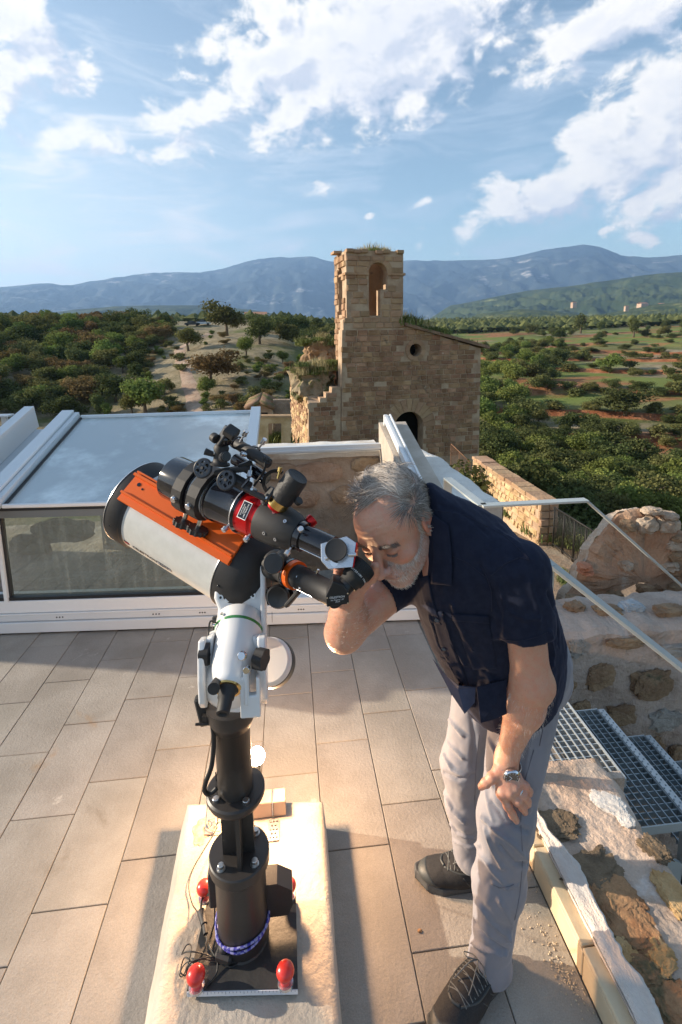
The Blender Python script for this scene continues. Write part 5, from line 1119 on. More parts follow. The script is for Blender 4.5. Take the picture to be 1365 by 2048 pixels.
MB().lathe(ax(zc1), ZZ, [(0, .043), (.01, .042), (zt2 - zc1 - .035, .042), (zt2 - zc1 - .035, .047), (zt2 - zc1 - .01, .056), (zt2 - zc1 + .02, .058), (zt2 - zc1 + .02, .058)], 40).build('mount_adapter', m_pier, pr_e)
for a in (-2.35, -.75, .8, 2.3):
    c = ax(zf1) + Vector((.056 * math.cos(a), .056 * math.sin(a), 0)); MB().cyl(c, c + ZZ * .002, .0105).cyl(c + ZZ * .002, c + ZZ * .013, .0075, bev=.001, seg=18).cyl(c + ZZ * .0131, c + ZZ * .0133, .0042, seg=6).build('flange_bolt', m_screw, pr_e)
for a in (-2.5, -1.0): c = ax(zf2) + Vector((.053 * math.cos(a), .053 * math.sin(a), -.001)); MB().cyl(c, c + ZZ * .008, .008, bev=.001).build('flange_bolt', m_screw, pr_e)
# boxes hung on the pier
pb = MB(); pb.slab([[(-.02, 0), (.035, 0), (.048, .03), (.048, .075), (.01, .10), (-.02, .10)]], .05, PY(548, 1805, By - .005) + Vector((0, 0, -.045)), (1, 0, 0), ZZ, (0, -1, 0))
pb.build('control_box', m_pier, None, label='black angular control box strapped to the right side of the pier', category='box')
c_ = PY(432, 1760, By + .02); MB().box(c_, (.03, .06, .10), bev=.004).build('power_box', m_mblk, None, label='narrow black box clamped to the left side of the pier', category='box')
c_ = PZ(452, 1915, ZP + .024); MB().box(c_ + Vector((0, .0, .013)), (.045, .036, .024), X=(1, -.4, 0), bev=.006).lathe(c_ + Vector((-.004, 0, .025)), (0, -.1, 1), [(0, .011), (.007, .0105), (.011, .006), (.0115, .0001)], 18).build('knob_switch', m_mblk, None, label='small black dimmer switch with a round knob lying on the base plate', category='switch')
# bungee cord wound twice round the pier
def loop(z0, amp, ph_, rad, n=80): return [Vector((Bx + rad * math.cos(a), By + rad * math.sin(a), z0 + amp * math.sin(a + ph_))) for a in [2 * math.pi * k / n for k in range(n)]]
m_bung = bpy.data.materials.new('blue_white_cord'); m_bung.use_nodes = True; q = NT(m_bung.node_tree); bs = m_bung.node_tree.nodes['Principled BSDF']
wv = q.n('ShaderNodeTexChecker', {'Vector': q.n('ShaderNodeNewGeometry').outputs['Position'], 'Scale': 105., 'Color1': (.03, .03, .24, 1), 'Color2': (.06, .05, .36, 1)}).outputs[0]
wn = q.n('ShaderNodeTexChecker', {'Vector': q.vmath('MULTIPLY', q.n('ShaderNodeNewGeometry').outputs['Position'], (1, 1, .01)), 'Scale': 120., 'Color1': (0, 0, 0, 1), 'Color2': (1, 1, 1, 1)}).outputs[1]
q.t.links.new(q.mix(q.math('MULTIPLY', wn, .45), wv, (.55, .55, .75)), bs.inputs['Base Color']); bs.inputs['Roughness'].default_value = .7
bu = empty('bungee_cord', ax(.25), 'blue and white elastic cord crossed round the lower part of the pier', 'cord')
z1, z2 = pz_at(1832), pz_at(1848)
MB().tube(loop(z1 + .004, .022, .35, .0672), .0032, 8, closed=True).build('cord_loop', m_bung, bu); MB().tube(loop(z2 + .002, .024, 2.6, .0672), .0032, 8, closed=True).build('cord_loop', m_bung, bu)
# bracket, perforated strip and metal box at the back of the plinth
c_ = PZ(423, 1632, .127); MB().box(c_ + Vector((0, .0, .003)), (.028, .13, .006), X=(1, .04, 0), bev=.001).build('steel_strap', mat('dull_steel', (.40, .36, .32), (.50, .46, .42), scale=20, rough=.45, metal=.6), None, label='flat grey steel strap bolted to the back left of the plinth', category='bracket')
strap = bpy.data.objects['steel_strap']
for dy in (-.038, .042): MB().cyl(c_ + Vector((0, dy, .006)), c_ + Vector((0, dy, .008)), .010).cyl(c_ + Vector((0, dy, .008)), c_ + Vector((0, dy, .015)), .0075, seg=6, smooth=False).cyl(c_ + Vector((0, dy, .015)), c_ + Vector((0, dy, .026)), .0035).build('bolt', m_screw, strap)
c_ = PZ(548, 1661, .127); W_, L_2 = .034, .07; loops = [[(-W_ / 2, -L_2 / 2), (W_ / 2, -L_2 / 2), (W_ / 2, L_2 / 2), (-W_ / 2, L_2 / 2)]]
for j in range(5):
    for i in range(3 if j % 2 == 0 else 2):
        loops.append(arc((-.010 + .010 * i) if j % 2 == 0 else (-.0055 + .011 * i), -.026 + .013 * j, .0034, 0, 360, 8)[:-1])
MB().slab(loops, .002, c_ + ZZ * .004, (1, .0, 0), (0, 1, 0), ZZ).build('perforated_strip', m_silver, None, label='small perforated metal strip screwed to the plinth behind the pier', category='bracket')
b1, b2 = PZ(512, 1640, .127), PZ(566, 1638, .127); cx_ = (b1 + b2) / 2
bx = empty('metal_case', (cx_.x, cx_.y, .127), 'small brownish metal box standing at the back of the plinth right of the pier', 'box')
mcas = mat('bronze_case', (.36, .25, .19), (.42, .30, .23), scale=6, rough=.5)
MB().box((cx_.x - .028, cx_.y + .03, .127 + .03), (.045 + .03, .05, .055), bev=.002).build('left_case', mcas, bx); MB().box((cx_.x + .034, cx_.y + .03, .127 + .03), (.040, .05, .055), bev=.002).build('right_case', mcas, bx)
MB().box((cx_.x + .0118, cx_.y + .026, .127 + .028), (.003, .046, .05)).build('divider', m_silver, bx)
# bare lamp behind the pier
lampP = PC(514, 1512, 1.62)
lm = empty('flash_lamp', (lampP.x, lampP.y, .0), 'glowing warm lamp shining behind the pier just above the plinth', 'lamp')
m_em = bpy.data.materials.new('lamp_glow'); m_em.use_nodes = True; q = NT(m_em.node_tree); m_em.node_tree.nodes.clear()
em = q.n('ShaderNodeEmission', {'Color': (1., .66, .34, 1), 'Strength': 120.}); q.n('ShaderNodeOutputMaterial', {'Surface': em.outputs[0]})
MB().ball(lampP, .026, 24, 14).build('bulb', m_em, lm)
MB().lathe(lampP + Vector((0, .012, -.006)), (0, .6, -.8), [(0, .012), (.01, .018), (.05, .018), (.05, .018), (.051, .001)], 20).build('lamp_head', m_mblk, lm)
MB().tube([lampP + Vector((0, .05, -.04)), Vector((lampP.x, lampP.y + .055, .02))], .006, 8).cyl(Vector((lampP.x, lampP.y + .055, .0)), Vector((lampP.x, lampP.y + .055, .012)), .035, .03).build('lamp_stand', m_mblk, lm)
pl_ = bpy.data.lights.new('flash_light', 'POINT'); pl_.energy = 23.; pl_.color = (1., .60, .32); pl_.shadow_soft_size = .03
lo = bpy.data.objects.new('flash_light', pl_); COL.objects.link(lo); lo.location = lampP + Vector((0, -.0, .03))

# cables
def spline(pts, n=8):
    P_ = [Vector(p) for p in pts]; P_ = [P_[0]] + P_ + [P_[-1]]; out = []
    for i in range(1, len(P_) - 2):
        for k in range(n):
            t = k / n; a, b_, c, d = P_[i - 1:i + 3]
            out.append(.5 * ((2 * b_) + (c - a) * t + (2 * a - 5 * b_ + 4 * c - d) * t * t + (3 * b_ - a - 3 * c + d) * t ** 3))
    return out + [P_[-2]]
def cab(nm, pts, r, lb, cat='cable', m=m_cable): return MB().tube(spline(pts), r, 7).build(nm, m, None, label=lb, category=cat)
zp = ZP + .024
cab('cable', [PY(432, 1545, By - .02), PZ(436, 1640, .16), PZ(432, 1660, .135), PZ(408, 1700, .134), PZ(388, 1735, .134), PZ(378, 1770, .134), PZ(384, 1805, .134), PZ(394, 1822, zp + .006), PZ(402, 1835, zp + .008)], .0016, 'thin black cable winding over the plinth from the pier to the plug')
c0, c1 = PZ(402, 1822, zp + .012), PZ(409, 1850, zp + .012)
MB().cyl(c0, c1, .010, .0085, bev=.001).cyl(c1, PZ(412, 1868, zp + .009), .006).build('cable_plug', m_mblk, None, label='ribbed black inline plug lying at the left edge of the base plate', category='plug')
cab('cable', [PZ(402, 1822, zp + .012), PZ(404, 1800, zp + .02), PZ(415, 1790, zp + .03), PY(436, 1782, By + .01)], .003, 'thick black cable arching from the plug up to the pier box')
cab('cable', [PZ(412, 1868, zp + .009), PZ(414, 1885, zp + .006), PZ(400, 1915, zp + .004), PZ(388, 1925, zp + .004), PZ(372, 1915, zp), PZ(365, 1925, .132), PZ(362, 1945, .132), PZ(372, 1950, .132), PZ(378, 1930, zp + .006), PZ(400, 1918, zp + .008), PZ(432, 1921, zp + .006), PZ(410, 1908, zp + .01), PZ(380, 1903, zp + .01), PZ(364, 1908, .135)], .0017, 'tangled bundle of thin black cable beside the front left knob')
cab('cable', [PZ(364, 1908, .135), PZ(374, 1890, zp + .004), PZ(383, 1893, zp + .004), PZ(378, 1925, zp + .004), PZ(366, 1952, .131), PZ(360, 1948, .131), PZ(370, 1928, .14), PZ(390, 1920, zp + .01), PZ(425, 1914, zp + .012), PZ(436, 1918, zp + .004)], .0015, 'looped end of black cable hanging over the left edge of the plate')
cab('cable', [PZ(429, 1800, zp + .09), PZ(430, 1840, zp + .02), PZ(424, 1865, zp + .004), PZ(418, 1885, zp + .004), PZ(426, 1905, zp + .004), PZ(440, 1925, zp + .004), PZ(462, 1934, zp + .003), PZ(476, 1925, zp + .003), PZ(474, 1914, zp + .006)], .002, 'black lead running down the pier side to the round knob switch')
cab('cable', [PZ(436, 1925, zp + .01), PZ(434, 1945, zp + .004), PZ(424, 1960, zp + .003), PZ(414, 1972, zp + .003)], .002, 'short stub of black cable near the front left knob')
cab('cable', [PZ(450, 1634, .14), PZ(425, 1637, .15), PZ(416, 1645, .15), PZ(422, 1660, .14), PZ(440, 1663, .135)], .0015, 'small loop of brown lead over the steel strap', m=mcas)
Yc = By - .03
cab('power_cable', [PY(424, 1440, Yc), PY(428, 1480, Yc), PY(424, 1530, Yc - .01), PY(412, 1565, Yc - .01), PY(410, 1582, Yc - .01), PY(420, 1588, Yc - .005), PY(434, 1576, Yc)], .0055, 'thick black corrugated cable hanging in a loop at the left of the pier')
c_ = PY(408, 1420, By); MB().box(c_, (.022, .03, .075), Z=(-.15, 0, 1), bev=.004).build('hand_controller', m_mblk, None, label='small dark controller hanging left of the white mount head', category='controller')
MB().cyl(PY(391, 1449, By - .03), PY(430, 1446, By - .02), .003, .005, 10).build('clamp_pin', m_pier, pr_e); MB().box(PY(411, 1438, By - .02), (.012, .012, .02)).build('clamp_block', m_pier, pr_e)

# ------------------------------------------------------------------ equatorial mount
em_ = empty('equatorial_mount', ax(zt2), 'white equatorial telescope mount head with green band, polar scope and black hand knobs', 'telescope mount')
def C(px, py, zc): return PC(px, py, zc)
def rp(r, zc): return r * zc / F
# rounded yoke plate and side cheeks
yo = [(-.070, .060), (-.062, .075), (-.030, .080), (-.026, .040), (-.018, -.035), (.020, -.042), (.040, -.03), (.040, .055), (.062, .060), (.072, .02), (.072, -.040), (.050, -.066), (.018, -.082), (-.022, -.082), (-.048, -.058), (-.070, -.008)]
yc = C(466, 1352, 1.125); Xm = Vector((1, -.03, 0)).normalized(); Zm = (ZZ + Vector((0, .25, 0))).normalized(); Nm = Xm.cross(Zm)
Nm = Nm if Nm.y < 0 else -Nm
bd = MB().slab([[(-.074, .040), (-.062, .078), (-.044, .084), (-.046, .02), (-.036, -.035), (.0, -.048), (.036, -.035), (.046, .02), (.044, .080), (.066, .072), (.074, .02), (.072, -.040), (.058, -.062), (.036, -.078), (.008, -.085), (-.022, -.082), (-.050, -.062), (-.070, -.02)]], .055, yc - Nm * .01, Xm, Zm, Nm)
o = bd.build('yoke_base', m_white, em_); mod = o.modifiers.new('b', 'BEVEL'); mod.width = .006; mod.segments = 3; mod.limit_method = 'ANGLE'
for sx_, w_ in ((-1, .016), (1, .020)):
    pl = [(-.01, -.070), (.012, -.05), (.020, .0), (.018, .05), (.004, .082), (-.03, .08), (-.03, -.05)]
    bb = MB().slab([pl], w_, yc + Xm * (sx_ * .066 + (w_ / 2)) - Nm * .0, Nm, Zm, Xm); o = bb.build('yoke_cheek', m_white, em_); mod = o.modifiers.new('b', 'BEVEL'); mod.width = .005; mod.segments = 3; mod.limit_method = 'ANGLE'
fc = MB().box(yc + Xm * .035 + Nm * .040 - Zm * .005, (.012, .03, .075), Xm, Zm, bev=.004); fc.build('altitude_block', m_white, em_)
o = MB().slab([[(-.016, -.05), (.026, -.05), (.026, .03), (.018, .034), (.018, -.004), (-.002, -.004), (-.002, .034), (-.016, .034)]], .022, yc + Xm * .038 + Nm * .052 - Zm * .018, Xm, Zm, Nm).build('altitude_bracket', m_white, em_); mod = o.modifiers.new('b', 'BEVEL'); mod.width = .003; mod.segments = 2
MB().ball(C(466, 1360, 1.155), 1., 40, 24, (.071, .050, .066)).build('yoke_bowl', m_white, em_)
pa, pt = C(456, 1376, 1.078), C(478, 1262, 1.195); pdir = (pt - pa).normalized(); Lp_ = (pt - pa).length
MB().lathe(pa, pdir, [(.0, .030), (.004, .034), (.012, .034), (.03, .040), (.05, .046), (Lp_ - .03, .049), (Lp_ - .005, .056), (Lp_ - .005, .056)], 40).build('polar_housing', m_white, em_)
MB().lathe(pa - pdir * .004, pdir, [(0, .029), (.0, .029), (.005, .030), (.005, .030)], 32).build('brass_ring', m_gold, em_)
MB().lathe(pa + pdir * .004, pdir, [(0, .031), (0, .031), (.004, .0325), (.012, .0325), (.014, .029), (.026, .033), (.026, .033)], 32).build('chrome_collar', m_chrome, em_)
MB().lathe(pa - pdir * .004, -pdir, [(0, .024), (.006, .018), (.018, .0175), (.020, .015), (.05, .0135), (.05, .0135), (.051, .009), (.046, .008)], 28).build('polar_scope', m_mblk, em_)
kx = pa - Xm * .022 + Nm * .030 + Zm * .018; MB().cyl(kx - Nm * .025, kx + Nm * .012, .008, .0125, 18).cyl(kx + Nm * .012, kx + Nm * .0125, .008, seg=16).build('clutch_knob', m_mblk, em_)
MB().lathe(pt - pdir * .005, pdir, [(0, .0565), (0, .0565), (.006, .058), (.006, .058)], 40).build('green_band', m_green, em_)
MB().lathe(pt + pdir * .001, pdir, [(0, .057), (.0, .057), (.03, .057), (.034, .054), (.034, .054)], 40).build('ra_ring', m_white, em_)
for a in (-2.2, -1.4, -.6): 
    fa_ = perp(pdir); fb = pdir.cross(fa_); c_ = pt + pdir * .010 + (fa_ * math.cos(a) + fb * math.sin(a)) * .057; MB().cyl(c_, c_ + (c_ - pt - pdir * .01).normalized() * .006, .004, seg=12).build('grub_screw', m_chrome, em_)
c_ = C(487, 1312, 1.09); MB().cyl(c_, c_ + Nm * .02 + Zm * .008, .0095, bev=.0015).cyl(c_ + Nm * .0201 + Zm * .008, c_ + Nm * .032 + Zm * .012, .0085, bev=.001).build('altitude_bolt', m_chrome, em_)
c_ = C(494, 1336, 1.085); MB().cyl(c_, c_ + Nm * .014, .0075, bev=.001).build('altitude_bolt', m_chrome, em_)
def starknob(c, ax_, r, t, par, m=m_mblk, nm='hand_knob', lobes=6):
    ax_ = Vector(ax_).normalized(); a = perp(ax_); b_ = ax_.cross(a); pts = []
    for k in range(lobes * 6): an = 2 * math.pi * k / (lobes * 6); rr_ = r * (1 - .13 * (.5 - .5 * math.cos(lobes * an))); pts.append((rr_ * math.cos(an), rr_ * math.sin(an)))
    o = MB().slab([pts], t, c, a, b_, ax_).build(nm, m, par); mod = o.modifiers.new('b', 'BEVEL'); mod.width = t * .18; mod.segments = 2; mod.limit_method = 'ANGLE'; return o
starknob(C(402, 1308, 1.13), (-1, .1, 0), .026, .020, em_); MB().cyl(C(410, 1308, 1.13), C(425, 1308, 1.15), .008).build('knob_shaft', m_pier, em_)
starknob(C(531, 1320, 1.10), (.9, -.45, 0), .024, .022, em_); MB().cyl(C(512, 1318, 1.12), C(525, 1320, 1.11), .008).build('knob_shaft', m_pier, em_)
# declination head under the telescope
da, db = C(478, 1238, 1.27), C(484, 1180, 1.33); hd = (db - da).normalized()
o = MB().slab([[(-.056, -.005), (-.052, .03), (-.062, .055), (-.056, .12), (.055, .12), (.060, .055), (.060, .0), (.04, -.02), (-.04, -.02)]], .09, C(480, 1243, 1.20), Xm, (ZZ + Vector((0, .5, 0))).normalized(), (Vector((0, -1, .5))).normalized()).build('dec_housing', m_white, em_); mod = o.modifiers.new('b', 'BEVEL'); mod.width = .008; mod.segments = 3; mod.limit_method = 'ANGLE'
hX, hZ = Xm, (ZZ + Vector((0, .5, 0))).normalized(); hN = Vector((0, -1, .5)).normalized(); hc_ = C(480, 1243, 1.20)
MB().box(hc_ + hX * -.012 + hZ * .055 + hN * .002, (.045, .004, .02), hX, hZ, bev=.001).build('name_plate', m_aluw, em_)
for dx in (-.045, .032): c_ = hc_ + hX * dx + hZ * .056 + hN * .001; MB().cyl(c_, c_ + hN * .003, .0065, seg=16).build('housing_bolt', m_screw, em_); MB().cyl(c_ + hN * .003, c_ + hN * .0032, .0035, seg=6).build('bolt_socket', m_mblk, em_)
for dx, dz in ((-.035, .060), (-.005, .012), (-.005, .028)): c_ = hc_ + hX * dx + hZ * dz + hN * .0005; MB().cyl(c_, c_ + hN * .001, .0016, seg=8).build('screw_hole', m_mblk, em_)
o = MB().slab([[(-.05, .125), (-.05, .055), (-.02, -.045), (-.002, -.080), (.012, -.075), (.020, .0), (.020, .125)]], .012, hc_ + hX * .063 - hN * .02, -hN, hZ, hX).build('side_cover', m_white, em_); mod = o.modifiers.new('b', 'BEVEL'); mod.width = .004; mod.segments = 2
text('EQUATORIAL', .011, hc_ + hX * .0755 + hZ * .06 - hN * .01, hZ, hN, mat('red_lettering', (.35, .03, .02), rough=.5), 'lettering', em_)
MB().slab([[(0, -.012), (.004, 0), (0, .012), (-.004, 0)]], .001, hc_ + hX * .0765 + hZ * .005 - hN * .012, -hN, hZ, hX).build('diamond_emblem', m_dlet, em_)
# counterweight
cw = C(536, 1321, 1.27); wd = (cw - C(548, 1327, 1.33)).normalized()
cwo = empty('counterweight', cw, 'round counterweight with a white face and dark rim behind the mount', 'counterweight')
MB().lathe(cw, -wd, [(.0, .050), (.0, .050), (.004, .056), (.022, .058), (.022, .058)], 48).build('white_face', m_white, cwo); MB().lathe(cw - wd * .0225, -wd, [(0, .0595), (0, .0595), (.035, .0605), (.042, .054), (.042, .054)], 48).build('dark_rim', m_pier, cwo)
MB().cyl(cw - wd * .02, C(492, 1262, 1.30), .010).build('counterweight_shaft', m_steel, em_)
cab('cable', [C(432, 1245, 1.18), C(421, 1243, 1.17), C(418, 1262, 1.17), C(416, 1285, 1.15), C(420, 1296, 1.15)], .0022, 'thin black lead looping beside the white mount head')
c_ = C(433, 1252, 1.21); MB().box(c_, (.010, .02, .045), Z=hZ, bev=.003).build('cable_socket', m_mblk, em_)

# ------------------------------------------------------------------ big telescope
a0, a1 = C(278, 1002, 1.46), C(505, 1135, 1.31); AD = (a1 - a0).normalized(); AL = (a1 - a0).length
sct = empty('large_telescope', C(480, 1190, 1.36), 'large fat grey white telescope tube with black ends pointing up to the left', 'telescope')
Pn = CV(.5, .866, 0); NU = Pn * .42 + CV(0, 0, 1) * .90; NU = (NU - AD * NU.dot(AD)).normalized(); WU = AD.cross(NU).normalized()
WU = WU if WU.dot(UPV) > 0 else -WU
RT_ = .115
MB().lathe(a0, AD, [(.010, .001), (.010, .100), (.0, .104), (.0, .118), (.004, .122), (.004, .122), (.052, .1215), (.056, .1185), (.056, .1185), (.064, .1165)], 72).build('front_cell', m_mblk, sct)
MB().lathe(a0 + AD * .003, AD, [(0, .1225), (0, .1225), (.0025, .1232), (.0025, .1232)], 72).build('front_rim', m_silver, sct)
f1_, f2_ = .062, AL * .92
MB().lathe(a0, AD, [(f1_, RT_), (f2_, RT_)], 80, caps=False).build('tube', m_tubew, sct)
MB().lathe(a0, AD, [(f2_ - .002, RT_ + .001), (f2_ - .002, .1175), (f2_, .1195), (f2_, .1195), (f2_ + .055, .1185), (f2_ + .080, .106), (f2_ + .097, .080), (f2_ + .104, .050), (f2_ + .104, .050), (f2_ + .108, .0)], 72).build('rear_cell', m_mblk, sct)
MB().lathe(a0 - AD * .0, AD, [(f2_ - .0035, .1195), (f2_ - .0035, .1195), (f2_ - .001, .1205), (f2_ - .001, .1205)], 72).build('rear_rim', m_silver, sct)
def onT(t, ang, r=RT_):     # point on the tube: ang measured from NU towards -WU (down the near side)
    d_ = NU * math.cos(ang) - WU * math.sin(ang); return a0 + AD * t + d_ * r, d_
# lettering wrapped on the tube, near its lower edge
def wrap(s_, size, t0, ang, m, r, par, nm='lettering'):
    p, d_ = onT(t0, ang, r); Xt = AD; Yt = Xt.cross(d_); Yt = Yt if Yt.dot(WU) > 0 else -Yt; return text(s_, size, p, Xt, Yt, m, nm, par)
angL = R(74); wrap('CELESTRON', .0165, .060 + .085, angL, m_dlet, RT_ + .0006, sct)
pE, dE = onT(.060 + .155, angL, RT_ + .0004); Yt = AD.cross(dE); Yt = Yt if Yt.dot(WU) > 0 else -Yt
def pill(p, X, Y, N, w_, h_, m, nm, par): 
    pts = [(w_ / 2 - h_ / 2 + h_ / 2 * math.cos(R(a)), h_ / 2 * math.sin(R(a))) for a in range(-90, 91, 20)] + [(-w_ / 2 + h_ / 2 + h_ / 2 * math.cos(R(a)), h_ / 2 * math.sin(R(a))) for a in range(90, 271, 20)]
    return MB().slab([pts], .0008, p, X, Y, N).build(nm, m, par)
pill(pE, AD, Yt, dE, .055, .015, m_dlet, 'edge_badge', sct); pill(pE + dE * .0006, AD, Yt, dE, .051, .011, m_silver, 'edge_badge', sct); text('EdgeHD', .009, pE + dE * .0012, AD, Yt, m_dlet, 'lettering', sct)
pE, dE = onT(.060 + .018, angL, RT_ + .0004); pill(pE, AD, Yt, dE, .022, .013, m_dlet, 'swoosh_badge', sct); pill(pE + dE * .0006, AD, Yt, dE, .016, .006, m_redm, 'swoosh_badge', sct)
for (t_, an, r_) in ((.028, .95, .004), (f2_ + .02, .78, .0045), (f2_ + .02, 1.12, .004), (f2_ + .028, 1.2, .004)):
    p, d_ = onT(t_, an, .1205); MB().ball(p, r_ * .8, 10, 6).build('screw', m_gblk, sct)
p, d_ = onT(f2_ + .055, 1.35, .117); MB().lathe(p - d_ * .004, d_, [(0, .016), (.004, .015), (.004, .015), (.002, .012), (.002, .0)], 20).build('vent', m_blk, sct)
for k in range(5): MB().box(p + d_ * .001 + AD * (-.008 + .004 * k), (.0015, .018, .003), AD, d_).build('vent_slat', m_mblk, sct)
# mirror lock and focuser bosses on the back
bk = a0 + AD * (f2_ + .09)
MB().lathe(C(500, 1172, 1.30), AD - WU * .15, [(0, .044), (.02, .044), (.045, .036), (.056, .016), (.058, .0)], 36).build('mirror_boss', m_mblk, sct)
MB().lathe(C(552, 1125, 1.14), (C(538, 1131, 1.05) - C(552, 1125, 1.14)), [(0, .019), (.0, .019), (.018, .022), (.028, .0225), (.034, .021), (.034, .021), (.035, .0)], 36).build('focus_knob', m_blk, sct)
MB().cyl(C(566, 1112, 1.20), C(552, 1125, 1.14), .016).build('focus_shaft', m_mblk, sct)
o = MB().slab([[(-.03, 0), (.02, .002), (.036, .02), (.03, .036), (0, .04), (-.035, .03)]], .035, C(560, 1210, 1.20), RGT, UPV, -FWD).build('cooling_guard', m_gblk, sct)
MB().lathe(C(558, 1192, 1.18), CV(-.1, .1, 1), [(0, .026), (.0, .026), (.006, .028), (.012, .024), (.012, .024), (.010, .018), (.010, .0)], 28).build('cooling_port', m_blk, sct)
beam(C(573, 1212, 1.17), C(598, 1183, 1.13), .014, .010, 'guard_arm', m_mblk, sct)
# visual back, orange ring, extension tube
va, vb = C(548, 1128, 1.22), C(682, 1197, 1.035); vd = (vb - va).normalized(); vl = (vb - va).length
MB().lathe(va, vd, [(0, .036), (0, .036), (.03, .035), (.032, .030), (.062, .030), (.066, .034), (.070, .034), (.070, .034)], 40).build('visual_back', m_mblk, sct)
MB().lathe(va, vd, [(.071, .0335), (.071, .0335), (.079, .0335), (.079, .0335)], 40).build('letter_ring', m_gblk, sct)
MB().lathe(va, vd, [(.080, .0325), (.080, .0325), (.094, .0325), (.094, .0325), (.095, .026)], 40).build('orange_ring', m_ora, sct)
MB().lathe(va, vd, [(.094, .0265), (.12, .0265), (.12, .0250), (vl - .012, .0250)], 40).build('extension_tube', m_mblk, sct)
MB().cyl(va + vd * .105 - WU * .026, va + vd * .175 - WU * .0245 - NU * .0, .0016, .0016, 8).build('bright_edge', m_steel, sct)
for t_, k in ((.13, 1), (.11, .2), (.155, -.9)):
    d_ = NU * math.cos(k) - WU * math.sin(k); c_ = va + vd * t_ + d_ * .025; MB().cyl(c_, c_ + d_ * (.003 if k > 0 else .012), .0032, bev=.0006, seg=12).build('set_screw', m_chrome, sct)
# star diagonal
dg = empty('star_diagonal', vb, 'black star diagonal with small white lettering below the eyepiece', 'star diagonal')
dn = CV(0, 0, 1.); dX, dY = CV(1, .12, 0).normalized(), CV(-.12, 1, 0).normalized(); dc_ = C(654, 1214, .985)
s1 = 1 / (F / .985)
o = MB().slab([[(0, 0), (45 * s1, 1 * s1), (47 * s1, 26 * s1), (38 * s1, 40 * s1), (18 * s1, 50 * s1), (1 * s1, 22 * s1)]], .05, dc_, dX, dY, dn).build('prism_body', m_blk, dg); mod = o.modifiers.new('b', 'BEVEL'); mod.width = .0015; mod.segments = 2; mod.limit_method = 'ANGLE'
tp = dc_ + dX * (23 * s1) + dY * (14 * s1) + dn * .0006
text('CELESTRON', .0055, tp + dY * .003, dX, dY, m_wlet, 'lettering', dg, .0001); text('Star Diagonal 1.25"', .0034, tp - dY * .002, dX, dY, m_wlet, 'lettering', dg, .0001); text('#93577', .003, tp - dY * .006, dX, dY, m_wlet, 'lettering', dg, .0001)
for u_, v_ in ((3, 18), (45, 22), (43, 3)): c_ = dc_ + dX * (u_ * s1) + dY * (v_ * s1); MB().cyl(c_, c_ + dn * .001, .0016, seg=10).build('screw', m_chrome, dg)
# eyepiece
ea, eb = C(688, 1178, 1.005), C(732, 1127, 1.03); ed = (eb - ea).normalized(); el_ = (eb - ea).length
ep = empty('eyepiece', ea, 'fat black rubber ringed eyepiece that the man looks into', 'eyepiece')
MB().lathe(ea, ed, [(-.012, .0165), (.012, .0165), (.012, .0165)], 32).build('nosepiece', m_blk, ep)
MB().lathe(ea, ed, [(.012, .0205), (.012, .0205), (.022, .0215), (.024, .0245), (.034, .0250), (.036, .0235), (.039, .0235), (.041, .0262), (.062, .0268), (.062, .0268), (.064, .0255), (el_ - .006, .0250), (el_ - .002, .022), (el_ - .002, .022), (el_ - .004, .0)], 48).build('barrel', m_rub, ep)
for k in range(26):
    an = 2 * math.pi * k / 26; e1 = perp(ed); e2 = ed.cross(e1); c_ = ea + ed * .052 + (e1 * math.cos(an) + e2 * math.sin(an)) * .0268; MB().box(c_, (.015, .0022, .0012), ed, (e1 * math.cos(an) + e2 * math.sin(an))).build('grip_rib', m_rub, ep)
for s_, t_, off in (('HYPERION 10mm', .0375, 0),):
    for i, ch in enumerate(s_):
        an = (i - 6) * .155; base = (-FWD - ed * (-FWD).dot(ed)).normalized(); sd_ = ed.cross(base); sd_ = sd_ if sd_.dot(RGT) > 0 else -sd_
        d_ = base * math.cos(an) + sd_ * math.sin(an); tang = -base * math.sin(an) + sd_ * math.cos(an)
        if ch != ' ': text(ch, .0055, ea + ed * .0375 + d_ * .0242, tang, ed, m_wlet, 'lettering', ep, .0001)

# ------------------------------------------------------------------ orange dovetail plate on the big tube
dv = empty('dovetail_plate', a0, 'bright orange channelled dovetail bar running along the top of the large tube', 'dovetail bar')
pc_ = a0 + NU * .125 + WU * .004; L1_, L2_ = .034, AL * .99
def dbar(w0, w1, h0, h1, nm):
    w0, w1 = w0 * .82 + .007, w1 * .82 + .007
    c_ = pc_ + AD * ((L1_ + L2_) / 2) + WU * ((w0 + w1) / 2) + NU * ((h0 + h1) / 2); return MB().box(c_, (L2_ - L1_, abs(w1 - w0), h1 - h0), AD, NU, bev=.0012).build(nm, m_ora, dv)
dbar(-.052, .052, -.006, .002, 'bar_floor'); dbar(-.058, -.040, -.010, .0019, 'lower_flange'); dbar(-.036, -.028, .002, .011, 'rail_lip'); dbar(.030, .040, .002, .015, 'rail_lip'); dbar(.043, .050, .0025, .009, 'upper_flange')
MB().box(pc_ + AD * .07 + WU * .0 - NU * .012, (.03, .05, .012), AD, NU).build('saddle_foot', m_mblk, dv); MB().box(pc_ + AD * (AL * .84) - NU * .012, (.03, .05, .012), AD, NU).build('saddle_foot', m_mblk, dv)
for (t_, w_, r_) in ((.062, .018, .0055), (.080, .012, .003)): c_ = pc_ + AD * t_ + WU * w_ + NU * .002; MB().cyl(c_, c_ + NU * .0012, r_, seg=14).build('screw_hole', m_gblk, dv)

